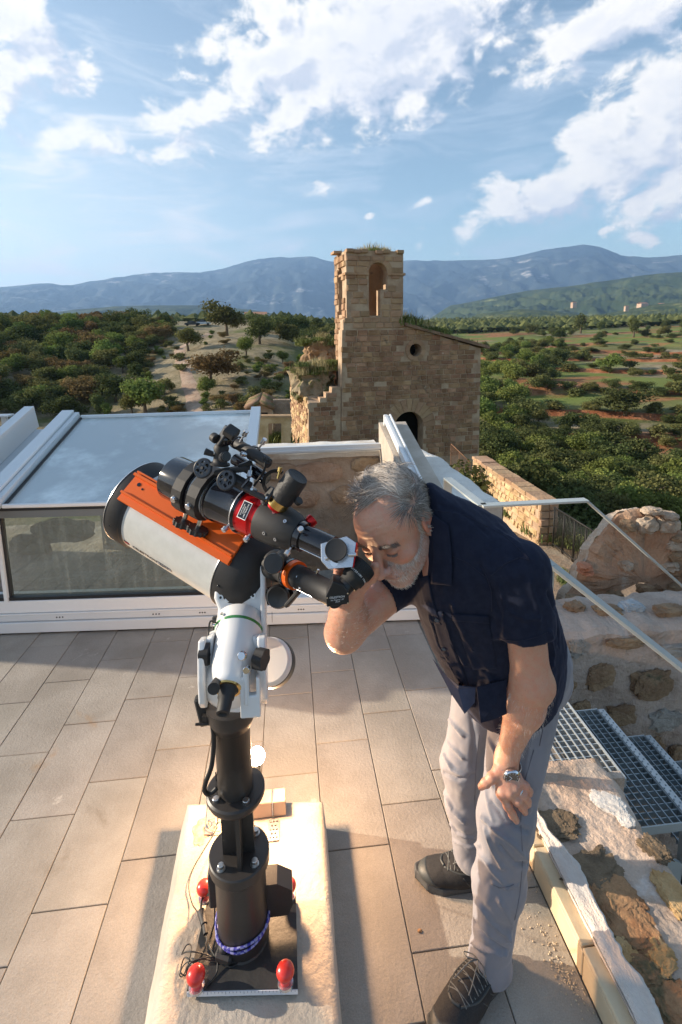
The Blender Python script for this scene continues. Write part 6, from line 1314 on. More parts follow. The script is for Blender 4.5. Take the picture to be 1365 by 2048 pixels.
# ------------------------------------------------------------------ refractor riding on top
r0, r1 = C(350, 956, 1.275), C(676, 1104, 1.045); RD = (r1 - r0).normalized(); RL = (r1 - r0).length
rt = empty('small_refractor', r0, 'slim black and white refractor telescope with red ring mounted above the large tube', 'telescope')
def rl(prof, nm, m, par=rt, seg=48): return MB().lathe(r0, RD, [(t_ * RL, r_) for t_, r_ in prof], seg).build(nm, m, par)
rl([(.05, .048), (.0, .050), (0, .0555), (.004, .0562), (.20, .0562), (.20, .0562)], 'dew_shield', m_gblk)
rl([(.19, .050), (.42, .050)], 'main_tube', m_white)
rl([(.30, .0515), (.30, .0535), (.302, .055), (.34, .0555), (.36, .053), (.47, .053), (.48, .0545), (.485, .0545), (.485, .0545), (.50, .050)], 'rear_tube', m_gblk)
rl([(.301, .0556), (.301, .0562), (.306, .0562), (.306, .0562)], 'thin_ring', m_silver); rl([(.480, .0548), (.480, .0552), (.486, .0552), (.486, .0552)], 'thin_ring', m_silver)
rl([(.49, .0505), (.49, .0505), (.575, .0500), (.575, .0500), (.58, .047), (.60, .047)], 'red_ring', m_redm)
rl([(.60, .0475), (.60, .0475), (.62, .0485), (.70, .047), (.76, .042), (.80, .034), (.80, .034)], 'focuser_body', m_mblk)
rl([(.79, .0325), (.79, .0325), (.83, .0325), (.83, .0325)], 'clamp_ring', m_gblk); rl([(.80, .0285), (.815, .0275), (.97, .0275)], 'draw_tube', m_gblk)
def rpnt(t_, ang, r_): d_ = NU * math.cos(ang) - WU * math.sin(ang); return r0 + RD * (t_ * RL) + d_ * r_, d_
MB().cyl(rpnt(.84, 1.35, .0277)[0], rpnt(.965, 1.35, .0277)[0], .0014, .0014, 8).build('bright_edge', m_steel, rt)
for t_ in (.145, .245):             # tube rings
    b = MB(); pts = []
    for k in range(16): an = 2 * math.pi * (k + .5) / 16; pts.append((.0665 * math.cos(an) * (1.0), .0665 * math.sin(an)))
    b.slab([pts, arc(0, 0, .0568 if t_ < .2 else .0508, 0, 360, 32)[:-1]], .030, r0 + RD * (t_ * RL + .015), NU, WU, RD); b.build('tube_ring', m_mblk, rt)
    p, d_ = rpnt(t_, .95, .066); MB().cyl(p - d_ * .002, p + d_ * .008, .0085, .0075, 18, .0015).build('ring_screw', m_chrome, rt)
    p, d_ = rpnt(t_, 2.2, .066); MB().cyl(p - d_ * .01, p + d_ * .03, .0065).build('clamp_shaft', m_steel, rt)
    starknob(p + d_ * .038, d_, .027, .012, rt, nm='clamp_knob', lobes=12)
    # foot down to the dovetail
    MB().box(r0 + RD * (t_ * RL) - NU * .068, (.03, .05, .016), RD, NU).build('ring_foot', m_mblk, rt)
def spoked(c, n_, r_, nm, par):
    n_ = Vector(n_).normalized(); a = perp(n_); b_ = n_.cross(a); e = []
    holes = [arc(r_ * .58 * math.cos(2 * math.pi * k / 6), r_ * .58 * math.sin(2 * math.pi * k / 6), r_ * .22, 0, 360, 10)[:-1] for k in range(6)]
    MB().slab([arc(0, 0, r_ * .97, 0, 360, 36)[:-1]] + holes, .006, c, a, b_, n_).build(nm, m_gblk, par)
    MB().tube([c - n_ * .003 + (a * math.cos(2 * math.pi * k / 36) + b_ * math.sin(2 * math.pi * k / 36)) * r_ for k in range(36)], r_ * .11, 8, closed=True).build('wheel_rim', m_blk, par); MB().cyl(c - n_ * .012, c + n_ * .003, r_ * .16, seg=14).build('wheel_hub', m_mblk, par)
spoked(C(405, 936, 1.14), CV(-.25, .25, .9), .0215, 'lock_wheel', rt); spoked(C(452, 960, 1.12), CV(-.25, .25, .9), .0215, 'lock_wheel', rt)
for t_, an, r_ in ((.475, 1.2, .0545), (.595, 1.3, .049), (.60, -.35, .049), (.83, .0, .033), (.80, 1.45, .034)):
    p, d_ = rpnt(t_, an, r_); MB().cyl(p, p + d_ * .008, .0028, seg=10).cyl(p + d_ * .008, p + d_ * .019, .0062, bev=.0012, seg=18).build('thumb_screw', m_silver, rt)
for t_, an in ((.67, -.2), (.74, -.05), (.67, .85), (.73, .95)):
    p, d_ = rpnt(t_, an, .0475 if t_ < .7 else .0445); MB().cyl(p, p + d_ * .002, .0038, seg=14).build('button_screw', m_silver, rt); MB().cyl(p + d_ * .002, p + d_ * .0022, .0016, seg=8).build('screw_socket', m_gblk, rt)
p, d_ = rpnt(.535, .25, .0502); Yt = RD.cross(d_); pv_ = MB().slab([[(-.012, -.02), (.012, -.02), (.012, .02), (-.012, .02)]], .001, p + d_ * .0006, RD, Yt, d_).build('label_plate', m_wlet, rt)
MB().slab([[(-.0105, -.0185), (.0105, -.0185), (.0105, .0185), (-.0105, .0185)]], .001, p + d_ * .0011, RD, Yt, d_).build('label_plate', m_gblk, rt)
for k, s_ in enumerate(('SHARP SOLAR', 'ADVANCED ECLIPSE', 'SERIES ED')): text(('LUNT SOLAR', 'SYSTEMS', 'LS80 TELESCOPE')[k], .0042, p + d_ * .0016 + RD * (-.005 + .005 * k), Yt * -1, RD * -1, m_wlet, 'lettering', rt, .0001)
p_ = C(617, 1047, 1.10); MB().lathe(p_, CV(.5, .4, -.3), [(0, .010), (.0, .010), (.006, .0135), (.014, .0135), (.014, .0135), (.0145, .0)], 26).build('red_fine_knob', m_redm, rt); MB().cyl(C(600, 1060, 1.10), p_, .007).build('knob_shaft', m_mblk, rt)
# silver diagonal with capped barrel
sdg = empty('silver_diagonal', r1, 'silver mirror diagonal with a black capped barrel on the end of the refractor', 'star diagonal')
s1 = 1.03 / F; dc_ = C(676, 1108, 1.012); gn = CV(-.1, .35, .93).normalized(); gX = CV(.97, .20, 0).normalized(); gX = (gX - gn * gX.dot(gn)).normalized(); gY = gn.cross(gX)
o = MB().slab([[(-35 * s1, -6 * s1), (-24 * s1, -24 * s1), (24 * s1, -30 * s1), (40 * s1, 14 * s1), (24 * s1, 30 * s1), (-30 * s1, 26 * s1)]], .04, dc_, gX, gY, gn).build('mirror_box', m_silver, sdg); mod = o.modifiers.new('b', 'BEVEL'); mod.width = .0015; mod.segments = 2; mod.limit_method = 'ANGLE'
MB().slab([[(24 * s1, -31 * s1), (26 * s1, -31 * s1), (42.5 * s1, 14 * s1), (40.5 * s1, 14.5 * s1)]], .041, dc_ + gn * .0008, gX, gY, gn).build('red_edge', m_redm, sdg)
MB().lathe(dc_ + gY * (6 * s1) + gn * .001, gn, [(0, .0205), (0, .0205), (.014, .0205), (.014, .0205)], 36).build('barrel', m_gblk, sdg); MB().lathe(dc_ + gY * (6 * s1) + gn * .015, gn, [(0, .0218), (0, .0218), (.009, .0222), (.011, .021), (.011, .021), (.0102, .017), (.0102, .0)], 36).build('dust_cap', m_mblk, sdg)
for u_, v_, an in ((-16, -2, 2.5), (24, -6, -.3)): c_ = dc_ + gX * (u_ * s1) + gY * (v_ * s1) + gn * .008; MB().cyl(c_ - gX * .004 * (1 if u_ > 0 else -1), c_ + gX * (.012 if u_ > 0 else -.010) - gY * .003, .0042, bev=.0008, seg=14).build('thumb_screw', m_silver, sdg)
c_ = dc_ + gX * (-10 * s1) + gY * (-15 * s1) + gn * .0004; MB().slab([arc(0, 0, .0075, 0, 360, 20)[:-1]], .0004, c_, gX, gY, gn).build('recess', m_chrome, sdg)

# ------------------------------------------------------------------ finder cluster on top: ball head, guide scope, binocular clamp, wrapped camera
bh = empty('ball_head', C(445, 930, 1.13), 'black ball head with a tilted phone clamp above the refractor', 'ball head')
MB().lathe(C(440, 930, 1.15), CV(.12, .99, .1), [(0, .0225), (0, .0225), (.004, .023), (.004, .023), (.006, .017), (.012, .0155), (.032, .0165), (.040, .0175), (.046, .015), (.052, .009), (.053, .0)], 30).build('ball_housing', m_mblk, bh)
MB().cyl(C(447, 915, 1.12), C(452, 913, 1.08), .011, .0115, 24, .001).cyl(C(452, 913, 1.08), C(453, 913, 1.074), .009, seg=24).build('tension_knob', m_blk, bh)
MB().ball(C(453, 880, 1.13), .0135, 20, 12).build('ball', m_gblk, bh)
MB().box(C(447, 872, 1.13), (.046, .030, .010), CV(.55, .82, 0), CV(-.7, .45, .55), bev=.002).build('clamp_plate', m_blk, bh)
MB().box(C(463, 864, 1.12), (.030, .030, .018), CV(.8, -.5, .1), CV(.3, .55, .5), bev=.003).build('clamp_jaw', m_mblk, bh)
MB().cyl(C(426, 873, 1.14), C(434, 879, 1.13), .011, seg=20, bev=.002).build('clamp_knob', m_mblk, bh); MB().cyl(C(411, 903, 1.14), C(428, 909, 1.14), .0085, .006, 10).build('side_knob', m_mblk, bh); MB().cyl(C(428, 908, 1.14), C(436, 900, 1.14), .004).build('side_shaft', m_screw, bh)
gs = empty('guide_scope', C(495, 900, 1.17), 'small black guide scope held by silver thumbscrews in two rings', 'guide scope')
ga, gb_ = C(462, 880, 1.19), C(538, 927, 1.12); gd = (gb_ - ga).normalized()
MB().lathe(ga, gd, [(0, .012), (.0, .012), (.055, .0125), (.056, .0135), ((gb_ - ga).length - .01, .0135), ((gb_ - ga).length, .011), ((gb_ - ga).length, .011)], 28).build('scope_tube', m_mblk, gs)
for px, py, r_ in ((476, 886, .016), (510, 908, .018)): 
    c_ = C(px, py, 1.165); e1 = perp(gd); e2 = gd.cross(e1); MB().slab([arc(0, 0, r_, 0, 360, 28)[:-1], arc(0, 0, r_ - .003, 0, 360, 28)[:-1]], .009, c_, e1, e2, gd).build('scope_ring', m_gblk, gs)
for x0_, y0_, x1_, y1_ in ((480, 884, 490, 868), (517, 899, 527, 884), (503, 912, 490, 909), (504, 925, 500, 946)):
    p, q_ = C(x0_, y0_, 1.15), C(x1_, y1_, 1.14); d_ = (q_ - p); MB().cyl(p, q_, .0022, seg=8).cyl(q_ - d_ * .25, q_ + d_.normalized() * .010, .0058, bev=.0014, seg=16).build('thumb_screw', m_silver, gs)
for k in range(3): MB().tube([C(531 + 3 * k, 918 + 2 * k, 1.11) + CV(.006 * math.cos(a), .006 * math.sin(a), 0) for a in [2 * math.pi * j / 10 for j in range(10)]], .0012, 5, closed=True).build('key_ring', m_gblk, gs)
cab('strap_cord', [C(531, 925, 1.11), C(529, 940, 1.11), C(520, 955, 1.12), C(508, 972, 1.12)], .0028, 'short black cord dangling from the end of the guide scope', 'cord', m_rub)
ar = empty('clamp_arm', C(470, 950, 1.15), 'black clamp arm joining the ball head and guide scope to the refractor rings', 'clamp')
beam(C(430, 945, 1.15), C(500, 935, 1.15), .024, .012, 'arm', m_mblk, ar); beam(C(455, 950, 1.14), C(500, 975, 1.13), .03, .016, 'saddle', m_mblk, ar); beam(C(478, 935, 1.15), C(505, 925, 1.15), .014, .014, 'ring_mount', m_blk, ar)
beam(C(487, 975, 1.10), C(535, 1000, 1.08), .016, .010, 'cross_bar', m_blk, ar); beam(C(483, 975, 1.10), C(500, 955, 1.10), .02, .006, 'ear_plate', m_gblk, ar); beam(C(530, 1000, 1.08), C(546, 974, 1.09), .022, .006, 'ear_plate', m_blk, ar)
for px, py in ((504, 978), (534, 996)): MB().cyl(C(px, py, 1.085), C(px, py, 1.075), .003, seg=10).build('pivot_screw', m_silver, ar)
MB().lathe(C(470, 918, 1.2), (C(548, 968, 1.14) - C(470, 918, 1.2)), [(0, .014), (.0, .014), (.105, .015), (.105, .015)], 24).build('dark_finder', m_gblk, None, label='slim glossy black finder tube lying behind the guide scope', category='finder scope')
wc = empty('wrapped_camera', C(575, 985, 1.10), 'black wrapped cylinder with a gold ring standing on the focuser', 'camera')
wa, wb = C(561, 1002, 1.095), C(596, 952, 1.075); wdv = (wb - wa).normalized(); wl = (wb - wa).length
MB().lathe(wa, wdv, [(-.012, .0235), (-.012, .0235), (.006, .0235), (.006, .0235)], 36).build('gold_ring', m_gold, wc); MB().lathe(wa, wdv, [(-.02, .020), (-.012, .020)], 30).build('red_collar', m_redm, wc)
o = MB().lathe(wa, wdv, [(.006, .0255), (.006, .0255), (.018, .0265), (.024, .0258), (.034, .0272), (.045, .0262), (wl - .006, .0258), (wl, .0235), (wl, .0235), (wl - .002, .019), (wl - .002, .0)], 40).build('rubber_wrap', mat('rubber_wrap', (.016, .016, .018), rough=.55, bump=.9, bscale=45, dist=.004), wc)
MB().cyl(C(594, 1005, 1.08), C(600, 1000, 1.075), .009, .0095, 18, .001).build('side_knob', m_mblk, wc); MB().cyl(C(556, 957, 1.10), C(560, 940, 1.10), .003, .003, 8).cyl(C(559, 944, 1.10), C(561, 934, 1.10), .0048, bev=.001, seg=12).build('finger_screw', m_gold, wc)
b = MB(); e1 = perp(RD); 
for s_ in (0,): b.slab([arc(0, 0, .030, 20, 200, 16) + arc(0, 0, .022, 200, 20, 16)], .008, C(550, 965, 1.13), CV(.8, .5, 0).normalized(), CV(-.4, .8, .2).normalized(), CV(0, 0, 1))
b.build('saddle_arch', m_blk, ar)

# ------------------------------------------------------------------ the man: signed-distance modelling meshed with openvdb
import openvdb
f4 = np.float32
def A_(v): return np.array(v, dtype=f4)
def rc(P, a, b, ra, rb):
    a, b = A_(a), A_(b); ab = b - a; t = np.clip(((P - a) @ ab) / float(ab @ ab), 0, 1); return np.linalg.norm(P - a - t[:, None] * ab, axis=1) - (ra + (rb - ra) * t)
def el(P, c, r, X=None, Y=None, Z=None):
    q = P - A_(c)
    if X is not None: q = np.stack([q @ A_(X), q @ A_(Y), q @ A_(Z)], 1)
    r = A_(r); k0 = np.linalg.norm(q / r, axis=1); k1 = np.linalg.norm(q / (r * r), axis=1) + 1e-9; return k0 * (k0 - 1) / k1
def smin(a, b, k): h = np.clip(.5 + .5 * (b - a) / k, 0, 1); return b * (1 - h) + a * h - k * h * (1 - h)
def smax(a, b, k): return -smin(-a, -b, k)
def uni(ds, k):
    o = ds[0]
    for d in ds[1:]: o = smin(o, d, k)
    return o
def sdf_mesh(fn, lo, hi, h, lip=1.7):
    lo, hi = A_(lo), A_(hi); B = 8; nb = np.ceil((hi - lo) / (h * B)).astype(int)
    g = np.stack(np.meshgrid(*[np.arange(n) for n in nb], indexing='ij'), -1).reshape(-1, 3)
    cen = lo + (g + .5) * (B * h); dc = fn(cen.astype(f4)); act = np.abs(dc) < B * h * .87 * lip
    arr = np.repeat(np.repeat(np.repeat(np.where(dc > 0, 3 * h, -3 * h).astype(f4).reshape(nb), B, 0), B, 1), B, 2)
    off = np.stack(np.meshgrid(*[np.arange(B)] * 3, indexing='ij'), -1).reshape(-1, 3); ga = g[act]
    for s in range(0, len(ga), 1500):
        gb = ga[s:s + 1500]; idx = (gb[:, None, :] * B + off[None]).reshape(-1, 3); v = fn((lo + idx * h).astype(f4)); arr[idx[:, 0], idx[:, 1], idx[:, 2]] = v
    G_ = openvdb.FloatGrid(3 * h); G_.copyFromArray(arr.astype(f4)); p, q_ = G_.convertToQuads(); return lo + p * h, q_
def vmesh(name, p, q_, m, parent=None, flip=True):
    me = bpy.data.meshes.new(name); n = len(p); me.vertices.add(n); me.vertices.foreach_set('co', p.astype(f4).ravel())
    if flip: q_ = q_[:, ::-1]
    me.loops.add(len(q_) * 4); me.loops.foreach_set('vertex_index', q_.astype(np.int32).ravel()); me.polygons.add(len(q_))
    me.polygons.foreach_set('loop_start', np.arange(0, len(q_) * 4, 4, dtype=np.int32)); me.update(calc_edges=True); me.polygons.foreach_set('use_smooth', np.ones(len(q_), bool))
    (me.materials.append(m)); o = bpy.data.objects.new(name, me); COL.objects.link(o)
    if parent is not None: o.parent = parent; o.matrix_parent_inverse = parent.matrix_basis.inverted()
    return o
def normals(fn, p, e=.002):
    n = np.zeros_like(p, dtype=f4)
    for k in range(3): d = np.zeros(3, f4); d[k] = e; n[:, k] = fn((p + d).astype(f4)) - fn((p - d).astype(f4))
    return n / (np.linalg.norm(n, axis=1)[:, None] + 1e-9)
def march(fn, px, py, z0=.8, z1=1.9, n=90):
    """depth at which the view ray through px, py meets a surface"""
    d = np.array(ray(px, py)); t = np.linspace(z0, z1, n); v = fn((np.array(OC) + t[:, None] * d).astype(f4)); k = np.argmax(v < 0)
    if v[k] >= 0: return None
    if k == 0: return t[0]
    return t[k - 1] + (t[k] - t[k - 1]) * v[k - 1] / (v[k - 1] - v[k])
def sp_(fn, px, py, off=0., dflt=1.2):
    z = march(fn, px, py); return PC(px, py, (z if z else dflt) - off)
def vnoise(p, sc, seed=0., stretch=(1, 1, 1), o=3): s = Vector(stretch); return np.array([mnoise.fractal(Vector((a[0] * s.x * sc + seed, a[1] * s.y * sc, a[2] * s.z * sc)), .9, 2.1, o) for a in p], dtype=f4)

# head frame
HF = Vector((-.46, -.57, .64)).normalized(); HU = Vector((-.50, .72, .47)); HU = (HU - HF * HU.dot(HF)).normalized(); HL = HU.cross(HF)
hX, hF, hU = [CV(*v) for v in (HL, HF, HU)]; HC = C(789, 1046, 1.15); HS = .955
def HP_(x, y, z): return HC + (hX * x + hF * y + hU * z) * HS
def hloc(P): q = (P - A_(HC)) / HS; return np.stack([q @ A_(hX), q @ A_(hF), q @ A_(hU)], 1)
NB = C(908, 1085, 1.20)
def head(P):
    q = hloc(P)
    cr = el(q, (0, -.018, .036), (.078, .100, .086)); fh = el(q, (0, .038, .030), (.062, .055, .062)); fc = el(q, (0, .030, -.040), (.063, .062, .080))
    d = uni([cr, fh], .03); d = smin(d, fc, .03)
    for s in (-1, 1):
        d = smin(d, rc(q, (s * .056, -.002, -.058), (s * .018, .070, -.104), .020, .018), .022)
        d = smin(d, el(q, (s * .043, .058, -.032), (.026, .026, .020)), .018)
    d = smin(d, el(q, (0, .078, -.108), (.022, .017, .017)), .016)
    d = smin(d, rc(q, (-.036, .082, .022), (.036, .082, .022), .010, .010), .014)
    for s in (-1, 1):
        d = smax(d, -el(q, (s * .033, .104, .002), (.019, .016, .012)), .012)
        d = smin(d, el(q, (s * .033, .080, .000), (.0165, .0135, .0115)), .004)
        d = smax(d, -rc(q, (s * .021, .0945, -.0055), (s * .046, .0865, -.0065), .0012, .001), .0016)
        d = smax(d, -rc(q, (s * .022, .096, .0085), (s * .045, .089, .009), .0014, .001), .003)
        d = smax(d, -rc(q, (s * .020, .0985, -.012), (s * .042, .086, -.018), .0016, .001), .005)
    d = smin(d, rc(q, (0, .091, .012), (0, .121, -.038), .0085, .0135), .010)
    d = smin(d, el(q, (0, .119, -.040), (.014, .012, .011)), .006)
    for s in (-1, 1):
        d = smin(d, el(q, (s * .0145, .105, -.043), (.0085, .012, .0085)), .005)
        d = smax(d, -el(q, (s * .007, .112, -.0525), (.0042, .0055, .005)), .003)
        d = smax(d, -rc(q, (s * .022, .099, -.044), (s * .034, .082, -.076), .0018, .0014), .009)
    mz = -.071
    d = smin(d, el(q, (0, .084, mz), (.034, .018, .022)), .014)
    d = smin(d, rc(q, (-.016, .0985, mz + .006), (.016, .0985, mz + .006), .0048, .0048), .006); d = smin(d, rc(q, (-.014, .097, mz - .006), (.014, .097, mz - .006), .0058, .0058), .006)
    d = smax(d, -rc(q, (-.025, .0975, mz), (.025, .0975, mz), .0014, .0014), .003)
    d = smax(d, -el(q, (0, .100, -.0905), (.022, .009, .006)), .008)
    for k, zz in enumerate((.045, .057, .068)): d = d + .0009 * np.exp(-((q[:, 2] - zz - .08 * q[:, 0] ** 2 * 10 - .002 * np.sin(q[:, 0] * 60)) / .0016) ** 2) * (q[:, 1] > .05) * np.exp(-(q[:, 0] / .045) ** 4)
    for s in (-1, 1):
        for k in range(3): d = smax(d, -rc(q, (s * .050, .082, -.002 - .003 * k), (s * .062, .064, .006 - .010 * k), .0006, .0004), .004)
        e = el(q, (s * .0835, -.014, -.006), (.0085, .0225, .035)); e = smin(e, rc(q, (s * .0755, -.004, -.010), (s * .080, -.006, -.034), .007, .007), .006)
        e = smax(e, -el(q, (s * .0915, -.008, -.002), (.0075, .0105, .017)), .004); e = smin(e, rc(q, (s * .087, -.034, -.004), (s * .084, -.020, .025), .003, .003), .004); e = smin(e, rc(q, (s * .086, .0005, -.006), (s * .084, -.003, .006), .003, .002), .004)
        d = smin(d, e, .005)
    return d * HS
nA, nB = HP_(0, -.030, -.045), NB
def neck(P): return smin(rc(P, nA, nB, .053, .056), rc(P, HP_(.035, .01, -.08), C(885, 1110, 1.15), .018, .020), .03)
# arms
SL, EL_, WL = C(1034, 1142, 1.10), C(1064, 1366, 1.12), C(1015, 1512, 1.215)
SR, ER, WR = C(838, 1128, 1.27), C(690, 1262, 1.155), C(703, 1188, 1.10)
ml = (WL - EL_); mr = (WR - ER)
def armL(P):
    d = rc(P, SL, EL_, .048, .0405); d = smin(d, rc(P, EL_ + ml * .02, EL_ + ml * .30 + CV(-.004, 0, 0), .041, .0415), .03)
    d = smin(d, rc(P, EL_ + ml * .30, WL, .0412, .0235), .03); d = smin(d, el(P, EL_ + CV(.012, -.004, .0), (.032, .03, .032)), .02)
    d = smin(d, rc(P, WL, WL + ml * .10, .0240, .026), .02); return d
def armR(P):
    d = rc(P, SR, ER, .052, .041); d = smin(d, rc(P, ER, ER + mr * .45, .041, .039), .022); d = smin(d, rc(P, ER + mr * .45, WR, .038, .026), .02)
    return smin(d, el(P, ER + CV(-.006, -.012, 0), (.032, .03, .032)), .02)
# left hand resting on the knee: palm, thumb and four bent fingers
def pcs(L): return [C(*t) for t in L]
hp = C(1013, 1562, 1.198)
FIN = {'index': (pcs([(1003, 1586, 1.190), (1016, 1612, 1.185), (1026, 1630, 1.190), (1033, 1641, 1.202)]), (.0105, .0098, .0088, .0078)),
       'middle': (pcs([(1018, 1584, 1.186), (1036, 1603, 1.180), (1046, 1615, 1.192), (1050, 1624, 1.212)]), (.0108, .0100, .0090, .0080)),
       'ring': (pcs([(1030, 1575, 1.190), (1047, 1590, 1.184), (1055, 1602, 1.198), (1057, 1610, 1.218)]), (.0103, .0096, .0087, .0076)),
       'little': (pcs([(1038, 1563, 1.198), (1052, 1572, 1.190), (1059, 1582, 1.203), (1060, 1589, 1.220)]), (.0092, .0083, .0076, .0068)),
       'thumb': (pcs([(1000, 1540, 1.205), (984, 1556, 1.198), (972, 1566, 1.200), (963, 1573, 1.212)]), (.0135, .0115, .0102, .0085))}
def chain(P, pts, rs, k=.004):
    d = None
    for i in range(len(pts) - 1): e = rc(P, pts[i], pts[i + 1], rs[i], rs[i + 1]); d = e if d is None else smin(d, e, k)
    for i in range(1, len(pts) - 1): d = smin(d, np.linalg.norm(P - A_(pts[i]), axis=1) - rs[i] * 1.04, k)
    return d
def handL(P):
    W0 = WL + ml * .06
    d = smin(rc(P, W0, FIN['index'][0][0], .021, .0135), rc(P, W0, FIN['middle'][0][0], .021, .0140), .012); d = smin(d, rc(P, W0, FIN['ring'][0][0], .021, .0135), .012); d = smin(d, rc(P, W0, FIN['little'][0][0], .020, .0125), .012)
    d = smin(d, rc(P, W0, FIN['thumb'][0][0], .020, .016), .012); d = smin(d, rc(P, FIN['thumb'][0][0], FIN['index'][0][0], .011, .009), .008)
    for k, (pts, rs) in FIN.items(): d = smin(d, chain(P, pts, rs), .005)
    for k in ('index', 'middle', 'ring', 'little'): d = smin(d, np.linalg.norm(P - A_(FIN[k][0][0] + CV(0, .002, .007)), axis=1) - .0075, .008)
    for k in ('middle', 'ring'): d = d - .0011 * np.exp(-(rc(P, WL, FIN[k][0][0] + CV(0, 0, .013), .0, .0) / .003) ** 2)
    return d
# right hand closed round the eyepiece from behind
FR = [(pcs([(722, 1140, 1.078), (706, 1122, 1.075), (700, 1112, 1.05), (703, 1106, 1.03)]), (.0108, .0100, .009, .008)),
      (pcs([(714, 1152, 1.082), (690, 1140, 1.078), (678, 1142, 1.058), (674, 1150, 1.042)]), (.0108, .0102, .0095, .0085)),
      (pcs([(708, 1162, 1.085), (687, 1152, 1.082), (676, 1156, 1.062), (677, 1163, 1.045)]), (.0105, .0098, .0090, .0080)),
      (pcs([(705, 1170, 1.088), (690, 1165, 1.085), (682, 1168, 1.068), (686, 1174, 1.052)]), (.0095, .0086, .0080, .0070)),
      (pcs([(728, 1168, 1.085), (744, 1154, 1.075), (750, 1142, 1.060), (751, 1132, 1.046)]), (.0135, .0118, .0105, .009))]
def handR(P):
    d = uni([rc(P, WR, p[0], .022, .0135) for p, _ in FR], .012)
    for p, r in FR: d = smin(d, chain(P, p, r), .005)
    return d
# hidden trunk and legs
PELV = C(1035, 1350, 1.37)
HJL, KL, AL_ = C(1062, 1322, 1.33), C(1011, 1640, 1.262), C(984, 1915, 1.318)
HJR, KR, AR = C(975, 1330, 1.46), C(925, 1530, 1.470), C(938, 1705, 1.545)
def trunk(P):
    d = smin(rc(P, NB, C(955, 1180, 1.24), .045, .085), rc(P, C(955, 1180, 1.22), PELV, .095, .10), .05); d = smin(d, rc(P, SR, SL, .05, .05), .05)
    d = smin(d, rc(P, PELV, HJL, .085, .07), .03); d = smin(d, rc(P, PELV, HJR, .085, .07), .03)
    for h_, k_, a_ in ((HJL, KL, AL_), (HJR, KR, AR)): d = smin(d, rc(P, h_, k_, .062, .045), .02); d = smin(d, rc(P, k_, a_, .045, .034), .02); d = smin(d, rc(P, a_, Vector((a_.x, a_.y, .05)), .034, .034), .01)
    return d
def near(P, c, r): return np.linalg.norm(P - A_(c), axis=1) < r
def body(P):
    d = trunk(P)
    d = smin(d, armL(P), .02); d = smin(d, armR(P), .02); d = smin(d, neck(P), .03)
    for c_, r_, fn_, k in ((HC, .26, head, .022), (hp, .12, handL, .006), (C(705, 1160, 1.08), .12, handR, .006)):
        m_ = near(P, c_, r_)
        if m_.any(): d[m_] = smin(d[m_], fn_(P[m_]), k)
    return d
man = empty('person', (PELV.x, PELV.y, 0), 'grey haired bearded man in navy shirt and grey trousers bending to look into the eyepiece', 'person')

# shirt
SEC = [((853, 1030), (908, 1003), 1.165, .064), ((838, 1092), (975, 1020), 1.170, .10), ((818, 1153), (1040, 1062), 1.18, .125), ((820, 1215), (1085, 1125), 1.205, .135),
       ((842, 1272), (1118, 1195), 1.24, .138), ((866, 1318), (1136, 1262), 1.27, .142), ((893, 1360), (1134, 1318), 1.30, .145), ((916, 1398), (1118, 1368), 1.325, .145), ((930, 1430), (1100, 1412), 1.34, .145)]
secs = []
for (f_, b_, z_, dp) in SEC:
    p, q_ = C(*f_, z_), C(*b_, z_); c_ = (p + q_) / 2; W1_ = (q_ - p); hw = W1_.length / 2; W1_.normalize(); secs.append((c_, W1_, hw, dp))
_s = secs; secs = []
for i in range(len(_s) - 1):
    for k in range(3):
        t = k / 3; a_, b_ = _s[i], _s[i + 1]; secs.append((a_[0].lerp(b_[0], t), a_[1].lerp(b_[1], t).normalized(), a_[2] * (1 - t) + b_[2] * t - .017, a_[3] * (1 - t) + b_[3] * t - .012))
secs.append((_s[-1][0], _s[-1][1], _s[-1][2] - .012, _s[-1][3] - .012))
HEMN = CV(.30, -.93, -.2).normalized(); HEMP = C(985, 1408, 1.30)
sleL, sleR = C(1047, 1262, 1.105), C(762, 1184, 1.215)
def shirt(P):
    d = None
    for i, (c_, W1_, hw, dp) in enumerate(secs):
        nx = secs[min(i + 1, len(secs) - 1)][0] - secs[max(i - 1, 0)][0]; Tn = nx.normalized(); Tn = (Tn - W1_ * Tn.dot(W1_)).normalized(); Dn = W1_.cross(Tn)
        e = el(P, c_, (hw, .065, dp), W1_, Tn, Dn); d = e if d is None else smin(d, e, .022)
    d = smin(d, rc(P, SR, SL, .062, .062), .05)
    d = smax(d, -(rc(P, nA, nB, .054, .057)), .004)                          # neck opening
    qh = (P - A_(HEMP)) @ A_(HEMN); d = smax(d, qh - .0, .003)
    d = smax(d, -smax(smin(rc(P, PELV + CV(-.03, .0, 0), PELV + CV(-.04, -.10, 0), .125, .125), rc(P, PELV + CV(.02, .0, 0), PELV + CV(.02, -.10, 0), .125, .125), .04), -(qh + .045), .01), .004)
    tl_ = (P - A_(sleL)) @ A_((sleL - SL).normalized()); s = smax(rc(P, SL, sleL + (sleL - SL) * .2, .068, .0685), tl_, .002)
    s = smax(s, -smax(rc(P, SL, sleL + (sleL - SL) * .6, .054, .062), -(tl_ + .035), .004), .003); d = smin(d, s, .018)
    tr_ = (P - A_(sleR)) @ A_((sleR - SR).normalized()); s = smax(rc(P, SR, sleR + (sleR - SR) * .2, .064, .058), tr_, .002)
    s = smax(s, -smax(rc(P, SR, sleR + (sleR - SR) * .6, .052, .052), -(tr_ + .03), .004), .003); d = smin(d, s, .02)
    return d
